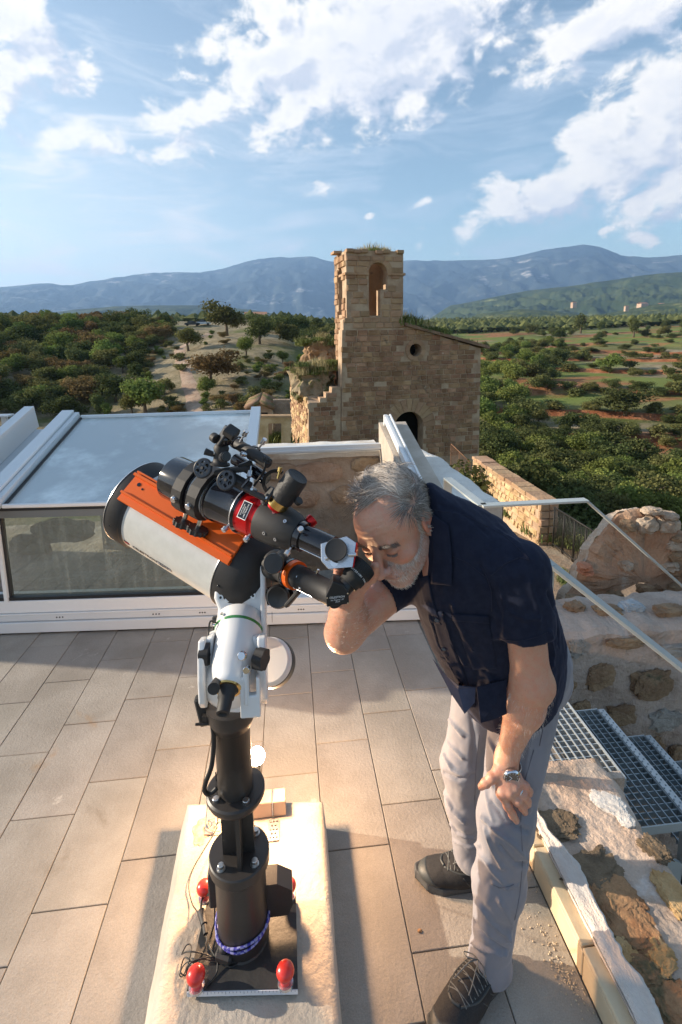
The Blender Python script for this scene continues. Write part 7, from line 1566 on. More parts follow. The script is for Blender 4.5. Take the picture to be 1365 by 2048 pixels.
def fold(P, fn, L):
    """raised or sunken creases along lines drawn on a surface: (points, height, width)"""
    out = np.zeros(len(P), f4)
    for pts, amp, wd in L:
        pts = [(a__[0] + (b__[0] - a__[0]) * k / 5, a__[1] + (b__[1] - a__[1]) * k / 5) for a__, b__ in zip(pts[:-1], pts[1:]) for k in range(5)] + [pts[-1]]; w_ = [march(fn, *p) for p in pts]; w_ = [PC(a__[0], a__[1], z__) for a__, z__ in zip(pts, w_) if z__]; d = None; n_ = len(w_)
        for i in range(n_ - 1):
            e = rc(P, w_[i], w_[i + 1], 0, 0); d = e if d is None else np.minimum(d, e)
        if d is None: continue
        wd *= .72; out += amp * (np.exp(-(d / wd) ** 1.5) - .40 * np.exp(-(d / (wd * 2.4)) ** 2))
    return out
m_shirt = mat('navy_cotton', (.013, .016, .031), (.017, .021, .038), scale=60, rough=.88, bump=.35, bscale=900, spec=.10, dist=.0004); m_seam = mat('navy_seam', (.010, .012, .030), rough=.9)
bs_ = m_shirt.node_tree.nodes['Principled BSDF']; bs_.inputs['Sheen Weight'].default_value = .10; bs_.inputs['Sheen Tint'].default_value = (.5, .55, .8, 1)
lo = A_([min(s[0][i] for s in secs) - .32 for i in range(3)]); hi = A_([max(s[0][i] for s in secs) + .30 for i in range(3)])
p, q_ = sdf_mesh(shirt, lo, hi, .0042)
nn = normals(shirt, p)
SF = [([(905, 1210), (925, 1265), (945, 1300)], .006, .010), ([(888, 1228), (905, 1285), (930, 1330)], .005, .008), ([(862, 1235), (880, 1290), (905, 1330)], .005, .008), ([(985, 1235), (960, 1300), (950, 1370)], -.004, .012),
      ([(960, 1130), (985, 1180), (1000, 1230)], -.004, .010), ([(1095, 1185), (1115, 1240), (1120, 1290)], -.005, .010), ([(1100, 1265), (1110, 1310), (1098, 1350)], .006, .010), ([(1065, 1310), (1090, 1350), (1085, 1385)], -.005, .009),
      ([(880, 1010), (930, 1030), (975, 1070)], -.003, .008), ([(1000, 1060), (1035, 1085), (1060, 1120)], .003, .008), ([(1020, 1225), (1050, 1240), (1080, 1235)], .003, .007), ([(1000, 1170), (1010, 1220), (1008, 1270)], .004, .008), ([(1060, 1165), (1075, 1210), (1078, 1250)], .004, .008),
      ([(900, 1330), (930, 1370), (945, 1410)], .006, .010), ([(975, 1330), (985, 1380), (980, 1420)], .005, .012), ([(855, 1200), (868, 1225), (890, 1240)], .004, .006), ([(935, 1290), (960, 1330), (990, 1350)], -.004, .012), ([(1050, 1300), (1080, 1330), (1110, 1330)], .004, .010)]
dsp = fold(p.astype(f4), shirt, SF) * 1.5 + .0050 * vnoise(p, 9., 3., (1, 1, .55), 3) + .0036 * (.35 - np.abs(vnoise(p, 17., 8., (1.3, 1, .6), 3)))
p = p + nn * dsp[:, None]
vmesh('shirt', p, q_, m_shirt, man)
def drape(fn, quad, nu, nv, off, th, nm, m, par, edge=None):
    """cloth patch laid on a surface: quad of four photograph points (rows of points allowed)"""
    rows = quad; b = MB(); vs = []; R_ = len(rows)
    for j in range(nv + 1):
        t = j / nv * (R_ - 1); k = min(int(t), R_ - 2); t -= k; a = (rows[k][0][0] * (1 - t) + rows[k + 1][0][0] * t, rows[k][0][1] * (1 - t) + rows[k + 1][0][1] * t); c = (rows[k][1][0] * (1 - t) + rows[k + 1][1][0] * t, rows[k][1][1] * (1 - t) + rows[k + 1][1][1] * t)
        for i in range(nu + 1): u = i / nu; vs.append((a[0] * (1 - u) + c[0] * u, a[1] * (1 - u) + c[1] * u))
    z = [march(fn, *v) for v in vs]; zz = [x for x in z if x]; 
    if not zz: return None
    md = sorted(zz)[len(zz) // 2]; z = [x if x and abs(x - md) < .12 else md for x in z]
    W = nu + 1; zs = list(z)
    for _ in range(2):
        z2 = list(zs)
        for j in range(nv + 1):
            for i in range(W):
                nb_ = [zs[jj * W + ii] for jj, ii in ((j - 1, i), (j + 1, i), (j, i - 1), (j, i + 1)) if 0 <= jj <= nv and 0 <= ii < W]; z2[j * W + i] = .5 * zs[j * W + i] + .5 * sum(nb_) / len(nb_)
        zs = [min(a, b_ + .0) for a, b_ in zip(z2, z2)]
    top = [PC(v[0], v[1], min(a, b_) - off - th) for v, a, b_ in zip(vs, zs, z)]; bot = [PC(v[0], v[1], min(a, b_) - off + .003) for v, a, b_ in zip(vs, zs, z)]
    n_ = len(top); fs = [(j * W + i, j * W + i + 1, (j + 1) * W + i + 1, (j + 1) * W + i) for j in range(nv) for i in range(nu)]; fs2 = [tuple(i + n_ for i in f[::-1]) for f in fs]
    rim = [i for i in range(W)] + [j * W + nu for j in range(1, nv + 1)] + [nv * W + i for i in range(nu - 1, -1, -1)] + [j * W for j in range(nv - 1, 0, -1)]
    b.add(top + bot, fs + fs2 + [(rim[k], rim[(k + 1) % len(rim)], rim[(k + 1) % len(rim)] + n_, rim[k] + n_) for k in range(len(rim))], True); return b.build(nm, m, par)
shp = bpy.data.objects['shirt']
kd_p = p; 
from mathutils.bvhtree import BVHTree
def bvh_fn(o):
    me = o.data; return BVHTree.FromPolygons([v.co.copy() for v in me.vertices], [tuple(pp.vertices) for pp in me.polygons])
shirt_bvh = bvh_fn(shp)
def march(fn, px, py, z0=.8, z1=1.9, n=90, _m=march):
    if fn is not shirt_bvh: return _m(fn, px, py, z0, z1, n)
    d = ray(px, py); h = fn.ray_cast(OC, d.normalized()); return None if h[0] is None else h[3] / d.length
SB = shirt_bvh
# collar leaves, placket, pocket, buttons, seams
drape(SB, [((858, 1022), (898, 1050)), ((862, 1060), (903, 1095)), ((868, 1110), (905, 1135)), ((862, 1168), (904, 1172))], 8, 22, .004, .004, 'collar', m_shirt, man)
drape(SB, [((838, 1155), (858, 1150)), ((846, 1200), (868, 1205)), ((862, 1245), (884, 1250))], 5, 12, .001, .002, 'lapel_fold', m_shirt, man)
drape(SB, [((862, 1225), (886, 1222)), ((880, 1290), (906, 1288)), ((905, 1350), (930, 1345)), ((928, 1418), (952, 1412))], 4, 36, .0005, .0016, 'button_placket', m_shirt, man)
drape(SB, [((902, 1232), (978, 1236)), ((918, 1262), (984, 1270)), ((930, 1300), (990, 1308)), ((946, 1340), (994, 1338))], 10, 16, .0005, .0014, 'chest_pocket', m_shirt, man)
drape(SB, [((903, 1228), (978, 1232)), ((906, 1242), (980, 1248))], 8, 4, .002, .0016, 'pocket_flap', m_shirt, man)
for (px, py) in ((874, 1240), (888, 1297), (922, 1368)):
    c_ = sp_(SB, px, py, .003); MB().cyl(c_, c_ + CV(-.2, .2, .9) * .0024, .0055, bev=.0008, seg=16).build('shirt_button', m_gblk, man)
def seam(pts, r_, nm='seam', m=None, fn=SB, par=man):
    L = [sp_(fn, *q__, .0004) for a__, b__ in zip(pts[:-1], pts[1:]) for q__ in [(a__[0] + (b__[0] - a__[0]) * k / 6, a__[1] + (b__[1] - a__[1]) * k / 6) for k in range(6)]]; return MB().tube(L, r_, 5).build(nm, m or m_seam, par)
seam([(962, 1130), (975, 1155), (984, 1185), (984, 1230)], .0011); seam([(982, 1152), (1010, 1128), (1040, 1115), (1062, 1120)], .0011); seam([(905, 1112), (935, 1125), (960, 1145), (980, 1160)], .0009); seam([(985, 1058), (1015, 1075), (1040, 1100), (1062, 1120)], .0009)
seam([(1000, 1278), (1035, 1283), (1075, 1274), (1100, 1262)], .0009); seam([(900, 1238), (940, 1244), (980, 1242)], .0009); seam([(862, 1245), (885, 1300), (912, 1360), (938, 1410)], .0008); seam([(870, 1020), (930, 1030), (985, 1058)], .0008)

# trousers
def leg(P, h_, k_, a_, r0_, r1_, r2_, r3_):
    mid = k_.lerp(a_, .45); d = smin(rc(P, h_, k_, r0_, r1_), rc(P, k_, mid, r1_, r2_), .03); return smin(d, rc(P, mid, a_, r2_, r3_), .03)
HL_, HR_ = C(981, 1918, 1.312), C(941, 1698, 1.540)
def pants(P):
    a = leg(P, HJL, KL, HL_, .092, .0615, .0585, .050); b_ = leg(P, HJR, KR, HR_, .084, .056, .053, .046)
    a = smin(a, rc(P, HL_ + CV(0, .015, 0), HL_ + CV(0, -.012, 0), .050, .056), .012); b_ = smin(b_, rc(P, HR_ + CV(0, .012, 0), HR_ + CV(.004, -.010, 0), .050, .054), .012)
    d = smin(a, b_, .012); d = smin(d, rc(P, PELV + CV(.0, .05, 0), HJL, .105, .092), .04); d = smin(d, rc(P, PELV + CV(.0, .05, 0), HJR, .105, .088), .04); d = smin(d, el(P, C(1075, 1350, 1.40), (.09, .09, .10)), .04)
    for hh in (HL_, HR_):
        cut = Vector((hh.x, hh.y, hh.z)); d = smax(d, -smax(rc(P, hh, cut - ZZ * .1, .040, .040), (P[:, 2] - hh.z - .0), .004), .003)
    return smax(d, .052 - P[:, 2] - 0 * P[:, 0], .003)
m_pant = mat('grey_trousers', (.185, .187, .215), (.21, .21, .24), scale=9, rough=.72, bump=.25, bscale=1100, spec=.3, dist=.0003)
bs_ = m_pant.node_tree.nodes['Principled BSDF']; bs_.inputs['Sheen Weight'].default_value = .2
p, q_ = sdf_mesh(pants, A_(PELV) - A_([.34, .42, PELV.z]), A_(PELV) + A_([.26, .36, .24]), .0042)
nn = normals(pants, p)
PF = [([(966, 1635), (990, 1660), (1030, 1690), (1058, 1720)], .008, .009), ([(985, 1605), (1010, 1640), (1055, 1662)], -.006, .009), ([(970, 1660), (985, 1700), (1005, 1735)], .006, .008), ([(1000, 1690), (1030, 1725), (1060, 1728)], -.006, .008),
      ([(958, 1700), (985, 1740), (1015, 1775)], .005, .009), ([(955, 1800), (985, 1845), (1020, 1875)], .009, .010), ([(950, 1845), (975, 1875), (1010, 1900)], -.007, .009), ([(945, 1885), (975, 1900), (1012, 1905)], .009, .008), ([(1000, 1800), (1025, 1850), (1015, 1880)], .006, .009),
      ([(980, 1480), (1000, 1530), (985, 1570)], .006, .010), ([(970, 1560), (975, 1600), (985, 1640)], .004, .008), ([(1060, 1480), (1050, 1560), (1060, 1620)], .005, .010), ([(985, 1765), (1010, 1775), (1035, 1770)], .004, .005),
      ([(878, 1395), (900, 1440), (925, 1470)], .007, .009), ([(882, 1450), (900, 1490), (925, 1515)], .006, .008), ([(888, 1510), (905, 1540), (935, 1552)], .008, .008), ([(890, 1545), (915, 1558), (945, 1550)], -.006, .007), ([(893, 1585), (905, 1620), (930, 1645)], .008, .009), ([(900, 1640), (915, 1665), (945, 1675)], .007, .008), ([(940, 1420), (950, 1480), (945, 1530)], -.005, .010), ([(910, 1680), (935, 1692), (960, 1690)], .007, .007), ([(878, 1350), (915, 1360), (950, 1350)], .005, .007)]
dsp = fold(p.astype(f4), pants, PF) * 1.55 + .0030 * vnoise(p, 8., 13., (1, 1, .8), 3) + .0030 * np.abs(vnoise(p, 20., 18., (1.2, 1.2, .7), 2)); p = p + nn * dsp[:, None]
vmesh('trousers', p, q_, m_pant, man); tb_ = bvh_fn(bpy.data.objects['trousers'])
_old = march
def march(fn, px, py, z0=.8, z1=1.9, n=90):
    if fn is tb_: d = ray(px, py); h = fn.ray_cast(OC, d.normalized()); return None if h[0] is None else h[3] / d.length
    return _old(fn, px, py, z0, z1, n)
m_ps = mat('trouser_seam', (.14, .14, .165), rough=.9)
seam([(1068, 1500), (1048, 1570), (1042, 1640), (1046, 1715)], .0010, 'trouser_seam', m_ps, tb_); seam([(1046, 1722), (1040, 1790), (1028, 1850)], .0010, 'trouser_seam', m_ps, tb_); seam([(983, 1768), (1000, 1776), (1020, 1773), (1030, 1768)], .0009, 'trouser_seam', m_ps, tb_); seam([(958, 1470), (952, 1540), (950, 1600), (952, 1660)], .0010, 'trouser_seam', m_ps, tb_)
seam([(1070, 1420), (1088, 1450), (1078, 1500)], .0012, 'pocket_seam', m_ps, tb_)
# shirt tails hanging below the hem
m_under = mat('shirt_inside', (.045, .055, .10), (.055, .065, .115), scale=60, rough=.85, bump=.3, bscale=700, dist=.0004)
def flap(pts, z_, m, nm):
    b = MB(); top = [C(a, b_, zz - .004) for (a, b_, zz) in pts]; c_ = sum(top, Vector()) / len(top); n_ = len(top)
    b.add(top + [c_ + CV(0, 0, .006)] + [v + CV(0, 0, -.003) for v in top], [(i, (i + 1) % n_, n_) for i in range(n_)] + [(i, (i + 1) % n_, (i + 1) % n_ + n_ + 1, i + n_ + 1) for i in range(n_)], False); return b.build(nm, m, man)
z1_ = min(march(SB, 930, 1350) or 1.25, march(tb_, 930, 1420) or 1.3) - .006; z2_ = min(march(SB, 985, 1360) or 1.2, march(tb_, 985, 1440) or 1.25) - .006
flap([(866, 1318, z1_ + .05), (892, 1350, z1_ + .02), (918, 1372, z1_), (952, 1375, z1_), (950, 1405, z1_), (930, 1428, z1_), (903, 1388, z1_ + .02)], 0, m_under, 'shirt_tail')
flap([(954, 1375, z2_), (1014, 1360, z2_), (1014, 1428, z2_), (985, 1440, z2_), (962, 1446, z2_)], 0, m_shirt, 'shirt_tail')

m_ch = mat('chest_skin', (.40, .19, .13), (.46, .23, .16), scale=60, rough=.5)
drape(SB, [((838, 1098), (856, 1092)), ((842, 1130), (858, 1128)), ((848, 1158), (855, 1158))], 4, 8, .001, .001, 'open_neckline', m_ch, man)
# skin
lo = A_([min(v[i] for v in (ER, WR, HC, AL_, AR, EL_, SL, PELV)) - .17 for i in range(3)]); hi = A_([max(v[i] for v in (ER, HC, AR, EL_, SL, PELV)) + .17 for i in range(3)]); lo[2] = .03
p, q_ = sdf_mesh(body, lo, hi, .0024, 1.5)
p = p.astype(f4); ql = hloc(p); onh = near(p, HC, .17)
p = p + normals(body, p) * ((.0005 * np.array([mnoise.fractal(Vector(a) * 90, .9, 2., 3) for a in p]) * 1.)[:, None])
colr = np.tile(A_((.57, .315, .215)), (len(p), 1)); 
def tint(mask, c, w_): 
    global colr
    w__ = (mask * w_)[:, None]; colr = colr * (1 - w__) + A_(c) * w__
g3 = lambda c_, r_: np.exp(-(np.linalg.norm((ql - A_(c_)) / A_(r_), axis=1)) ** 2) * onh
tint(g3((0, .12, -.04), (.02, .025, .02)), (.52, .19, .13), .8); tint(g3((.045, .07, -.03), (.025, .03, .02)) + g3((-.045, .07, -.03), (.025, .03, .02)), (.52, .20, .14), .6)
tint(g3((.085, -.012, -.005), (.012, .03, .04)) + g3((-.085, -.012, -.005), (.012, .03, .04)), (.56, .19, .13), .75)
tint(g3((0, .1, -.071), (.022, .02, .0105)), (.40, .13, .11), .95); tint(g3((0, .1, -.0715), (.026, .02, .0018)), (.12, .04, .04), .9)
for s in (-1, 1): tint(g3((s * .033, .09, -.0065), (.014, .014, .0016)), (.09, .04, .03), .9); tint(g3((s * .033, .09, .0), (.022, .02, .014)), (.42, .20, .14), .5); tint(g3((s * .0915, -.008, -.002), (.006, .011, .016)), (.22, .07, .05), .6)  # mouth line, lid slits and ear hollows darkened: crease shade in the skin colour
beard = lambda q: ((q[:, 2] < -.036 + .55 * np.maximum(0, .030 - q[:, 1]) - .3 * np.maximum(0, q[:, 1] - .062) + .028 * np.exp(-(q[:, 0] / .026) ** 2) * (q[:, 1] > .08)) & (q[:, 1] > -.002) & (q[:, 2] > -.135)).astype(f4)
bm_ = beard(ql) * onh; tint(bm_, (.50, .38, .33), .55)
cap = lambda q: (q[:, 2] > .10 - 1.6 * (.030 - q[:, 1])) & (q[:, 2] > -.075)
tint(cap(ql) * onh.astype(f4), (.22, .16, .13), .6)
hm = near(p, hp, .075) | near(p, C(705, 1155, 1.07), .07); tint(hm.astype(f4), (.56, .29, .20), .5)
fm = (rc(p, EL_, WL, .05, .04) < 0).astype(f4); tint(fm, (.56, .31, .21), .5)
for k, (pts, rs) in FIN.items():
    e = pts[-1]; d_ = (pts[-1] - pts[-2]).normalized(); c_ = e + CV(0, .1, .9) * rs[-1] * .85 - d_ * .002; tint((np.exp(-(np.linalg.norm(p - A_(c_), axis=1) / .0055) ** 2)).astype(f4), (.62, .36, .30), .8)
m_skin = bpy.data.materials.new('skin'); m_skin.use_nodes = True; m_skin.node_tree.nodes.clear(); q = NT(m_skin.node_tree)
at = q.n('ShaderNodeAttribute', attribute_name='skin_colour').outputs['Color']; Pp = q.n('ShaderNodeNewGeometry').outputs['Position']
c = q.mix(q.ss(q.noise(Pp, 55., 5, .7), .38, .70), at, q.mix(1., at, (1.05, .86, .82), 'MULTIPLY')); c = q.mix(q.ss(q.noise(Pp, 150., 3, .7), .55, .75), c, q.mix(1., c, (.92, .86, .84), 'MULTIPLY')); c = q.mix(q.ss(q.noise(Pp, 420., 2, .5), .66, .74), c, q.mix(1., c, (.72, .56, .50), 'MULTIPLY'))
bn = q.n('ShaderNodeBump', {'Height': q.noise(Pp, 380., 5, .75), 'Strength': .8, 'Distance': .0009}).outputs[0]
pb = q.n('ShaderNodeBsdfPrincipled', {'Base Color': c, 'Roughness': .42, 'Specular IOR Level': .5, 'Subsurface Weight': .15, 'Subsurface Radius': (.010, .0035, .0015), 'Subsurface Scale': 1., 'Normal': bn})
q.n('ShaderNodeOutputMaterial', {'Surface': pb.outputs[0]})
ob = vmesh('body', p, q_, m_skin, man); ca = ob.data.color_attributes.new('skin_colour', 'FLOAT_COLOR', 'POINT'); ca.data.foreach_set('color', np.concatenate([colr, np.ones((len(p), 1), f4)], 1).astype(f4).ravel())

# hair, beard, brows
def strands(name, items, m, w0):
    """items: list of (list of points, tone)"""
    vs = []; fs = []; tn = []
    for pts, tone, wk in items:
        k = len(vs); n_ = len(pts); view = (pts[0] - OC).normalized()
        for i, v in enumerate(pts):
            t = (pts[min(i + 1, n_ - 1)] - pts[max(i - 1, 0)]); s_ = t.cross(view); s_ = s_.normalized() if s_.length > 1e-9 else Vector((1, 0, 0)); w_ = w0 * wk * (1 - .75 * i / (n_ - 1)); vs += [v - s_ * w_, v + s_ * w_]
        for i in range(n_ - 1): fs.append((k + 2 * i, k + 2 * i + 1, k + 2 * i + 3, k + 2 * i + 2)); tn.append(tone)
    me = bpy.data.meshes.new(name); me.from_pydata(vs, [], fs); a_ = me.attributes.new('tone', 'FLOAT', 'FACE'); a_.data.foreach_set('value', np.array(tn, dtype=f4)); me.materials.append(m)
    me.polygons.foreach_set('use_smooth', [True] * len(fs)); o = bpy.data.objects.new(name, me); COL.objects.link(o); o.parent = man; o.matrix_parent_inverse = man.matrix_basis.inverted(); return o
def hair_mat(name, a, b):
    m = bpy.data.materials.new(name); m.use_nodes = True; m.node_tree.nodes.clear(); q = NT(m.node_tree); at = q.n('ShaderNodeAttribute', attribute_name='tone').outputs['Fac']
    pb = q.n('ShaderNodeBsdfPrincipled', {'Base Color': q.mix(at, a, b), 'Roughness': .42, 'Specular IOR Level': .6}); q.n('ShaderNodeOutputMaterial', {'Surface': pb.outputs[0]}); return m
rr = random.Random(11)
def head_surf(dx, dy, dz, c0=(0, -.01, .0)):
    """point on the head in direction d from the middle of the skull"""
    d = np.array([dx, dy, dz]); d = d / np.linalg.norm(d); t = np.linspace(.04, .16, 40); L = np.array(c0) + t[:, None] * d; Wp = np.array(HC) + HS * (L[:, :1] * np.array(hX) + L[:, 1:2] * np.array(hF) + L[:, 2:] * np.array(hU))
    v = head(Wp.astype(f4)); k = np.argmax(v > 0); return L[k - 1] + (L[k] - L[k - 1]) * (-v[k - 1]) / (v[k] - v[k - 1])
items = []; tries = 0
while len(items) < 10500 and tries < 52000:
    tries += 1; d = np.array([rr.gauss(0, 1) for _ in range(3)]); d /= np.linalg.norm(d)
    if d[2] < -.65 or d[0] < -.9: continue
    if d[1] > .85: continue
    L = head_surf(*d); x, y, z = L; ax_ = abs(x)
    hl = .064 - .55 * max(0, ax_ - .012) * (1 if ax_ < .06 else 1) if z > .07 else (.038 if z > .045 else .012)
    if z > .07: hl = .040 - 1.0 * max(0, min(ax_, .05) - .014) + .45 * max(0, ax_ - .05)
    elif z > .03: hl = min(hl, .018)
    if y > hl + rr.gauss(0, .003): continue
    if z < .03 and y > -.008 and not (ax_ > .062 and y < .014 and z > -.028): continue
    if z < -.012 and y > -.034 and not (ax_ > .062 and .0 < y < .014): continue
    if z < -.060: continue
    top = min(1, max(0, (z - .02) / .07)); ln = .020 + .046 * top * rr.uniform(.6, 1.15); ln *= (1.1 if y > .0 else .85)
    n_ = Vector((x, y + .01, z)).normalized(); w1 = mnoise.noise(Vector((x * 22, y * 22, z * 22))); w2 = mnoise.noise(Vector((x * 22 + 9, y * 22, z * 22 + 5)))
    flow = Vector((-.45 + 1.1 * w1, .12 + .9 * w2, .1)) * top + Vector((.0, -.55, -.8)) * (1 - top); flow = flow - n_ * flow.dot(n_) * .9; flow.normalize()
    v = Vector((x, y, z)) - n_ * .002; pts = [v.copy()]; cur = (n_ * (1.0 if top > .5 else .5) + flow * .8 + Vector([rr.gauss(0, .16) for _ in range(3)])).normalized()
    for k in range(5):
        cur = (cur + flow * (.45 * top + .35) - n_ * .12 * k * top + Vector((.16 * math.sin(k * 1.3 + w1 * 9), .12 * math.cos(k * 1.7 + w2 * 9), 0)) + Vector([rr.gauss(0, .15) for _ in range(3)])).normalized(); v = v + cur * (ln / 5)
        rad = Vector((v.x / .080, (v.y + .018) / .102, (v.z - .036) / .088)).length
        if rad < 1.02 and z > 0: v = v + n_ * (1.02 - rad) * .08
        pts.append(v.copy())
    tone = min(1, max(0, rr.gauss(.40, .22) + .9 * mnoise.noise(Vector((x * 14, y * 14, z * 14))) + (.25 if z < .05 else 0) + (.2 if y > .04 else 0)))
    items.append(([HP_(*a) for a in pts], tone, rr.uniform(.7, 1.3)))
strands('hair', items, hair_mat('grey_hair', (.10, .074, .056), (.74, .65, .57)), .00050)
items = []; tries = 0
while len(items) < 4600 and tries < 60000:
    tries += 1; d = np.array([rr.gauss(0, 1) for _ in range(3)]); d /= np.linalg.norm(d)
    if d[2] > .25 or d[1] < -.3: continue
    L = head_surf(*d, c0=(0, .01, -.03)); x, y, z = L
    if not beard(np.array([L]))[0]: continue
    if abs(z + .071) < .010 and abs(x) < .024 and y > .085: continue
    if z > -.050 and y > .095: continue
    if z > -.058 and abs(x) < .012: 
        if z > -.0545: continue
    n_ = Vector((x, y - .01, z + .03)).normalized(); flow = Vector((x * 4, .25, -.9)); flow = flow - n_ * flow.dot(n_); flow.normalize(); ln = rr.uniform(.004, .0085) * (1.3 if y > .06 else .8)
    v = Vector((x, y, z)); c1 = (n_ * .75 + flow * .8 + Vector([rr.gauss(0, .3) for _ in range(3)])).normalized(); pts = [v - n_ * .001, v + c1 * ln * .5, v + c1 * ln * .8 + flow * ln * .3]
    items.append(([HP_(*a) for a in pts], min(1, max(0, rr.gauss(.52, .27) + (.2 if z < -.08 else 0))), rr.uniform(.7, 1.2)))
strands('beard', items, hair_mat('white_beard', (.16, .13, .11), (.85, .80, .75)), .00030)
items = []
for k in range(420):
    s = rr.choice((-1, 1)); u = rr.random(); x = s * (.014 + .038 * u); y = .094 - .010 * u - .012 * u * u; z = .0185 + .006 * math.sin(u * 3) - .004 * u + rr.gauss(0, .0022)
    v = Vector([float(t_) for t_ in head_surf(x, y, z, (0, 0, .0))]) + Vector((0, .0006, 0)); d_ = Vector((s * .8, .15, .25 - .6 * u)).normalized(); pts = [v, v + d_ * .004 + Vector((0, .0015, 0)), v + d_ * .009 + Vector((0, .001, -.001))]; items.append(([HP_(*a) for a in pts], rr.uniform(.0, .8), 1.))
strands('eyebrows', items, MATS.get('x') or hair_mat('brow_hair', (.13, .10, .085), (.32, .27, .23)), .0004)
for k in range(150):
    s = rr.choice((-1, 1)); u = rr.random(); v = Vector([float(t_) for t_ in head_surf(s * (.020 + .027 * u), .094 - .008 * u, -.0065 - .0025 * math.sin(u * 3.1), (0, 0, 0))]); items.append(([HP_(*a) for a in (v, v + Vector((s * .001, .002, -.0015)), v + Vector((s * .0025, .0035, -.0035)))], rr.uniform(0, .15), 1.1))
strands('eyebrows', items, bpy.data.materials['brow_hair'], .0004)
items = []
for a_, b_, ra, n_ in ((ER, WR, .040, 700), (EL_, WL, .041, 700)):
    ax_ = (b_ - a_).normalized(); e1 = perp(ax_); e2 = ax_.cross(e1)
    for k in range(n_):
        t = rr.uniform(.05, .9); an = rr.uniform(0, 6.28); n__ = e1 * math.cos(an) + e2 * math.sin(an); v = a_.lerp(b_, t) + n__ * .02
        lo_, hi_ = 0., .06
        L = np.array([list(v + n__ * s_) for s_ in np.linspace(0, .06, 24)], dtype=f4); dv_ = body(L); kk = np.argmax(dv_ > 0); base = Vector(L[kk].tolist()); d_ = (n__ * .6 + ax_ * .8 + Vector([rr.gauss(0, .25) for _ in range(3)])).normalized(); ln = rr.uniform(.006, .013)
        items.append(([base, base + d_ * ln * .5, base + d_ * ln + ax_ * .002], rr.uniform(.3, 1), .7))
strands('arm_hair', items, bpy.data.materials['white_beard'], .00022)

# wrist watch and ring
wt_ = empty('tmp', (0, 0, 0)); bpy.data.objects.remove(wt_)
wc_, wax = C(1016, 1531, 1.2), (hp - EL_).normalized(); fc_ = CV(.05, .25, 1.); fc_ = (fc_ - wax * fc_.dot(wax)).normalized(); sd_ = wax.cross(fc_)
zc_w = march(body, 1018, 1535); wc_ = C(1016, 1531, (zc_w or 1.18) + .0245)
m_wd = mat('watch_dial', (.10, .095, .085), rough=.25)
for k in range(40):
    an = 2 * math.pi * k / 40
    if math.cos(an) > .80: continue
    n_ = fc_ * math.cos(an) + sd_ * math.sin(an); tg = -fc_ * math.sin(an) + sd_ * math.cos(an); MB().box(wc_ + fc_ * math.cos(an) * .0265 + sd_ * math.sin(an) * .0300, (.0040, .0026, .016), tg, wax, bev=.0006).build('watch_link', m_chrome, man)
top_ = wc_ + fc_ * .0285
MB().lathe(top_ - fc_ * .006, fc_, [(0, .0185), (.0, .0185), (.004, .0205), (.008, .0205), (.0105, .0180), (.0105, .0180), (.0095, .0165)], 44, caps=False).build('watch_case', m_chrome, man); MB().cyl(top_ - fc_ * .006, top_ + fc_ * .0032, .0170, seg=40).build('watch_dial', m_wd, man)
for k in range(12): an = 2 * math.pi * k / 12; MB().box(top_ + fc_ * .0034 + (wax * math.cos(an) + sd_ * math.sin(an)) * .0138, (.0028, .0008, .0004), wax * math.cos(an) + sd_ * math.sin(an), fc_).build('hour_mark', m_wlet, man)
for an, l_ in ((2.2, .009), (.6, .013)): d_ = wax * math.cos(an) + sd_ * math.sin(an); MB().box(top_ + fc_ * .0036 + d_ * l_ / 2, (l_, .0011, .0004), d_, fc_).build('watch_hand', m_wlet, man)
rg = FIN['ring'][0]; MB().lathe(rg[0].lerp(rg[1], .62) - (rg[1] - rg[0]).normalized() * .0025, rg[1] - rg[0], [(0, .0102), (0, .0106), (.0045, .0106), (.0045, .0102)], 26, caps=False).build('finger_ring', m_silver, man)

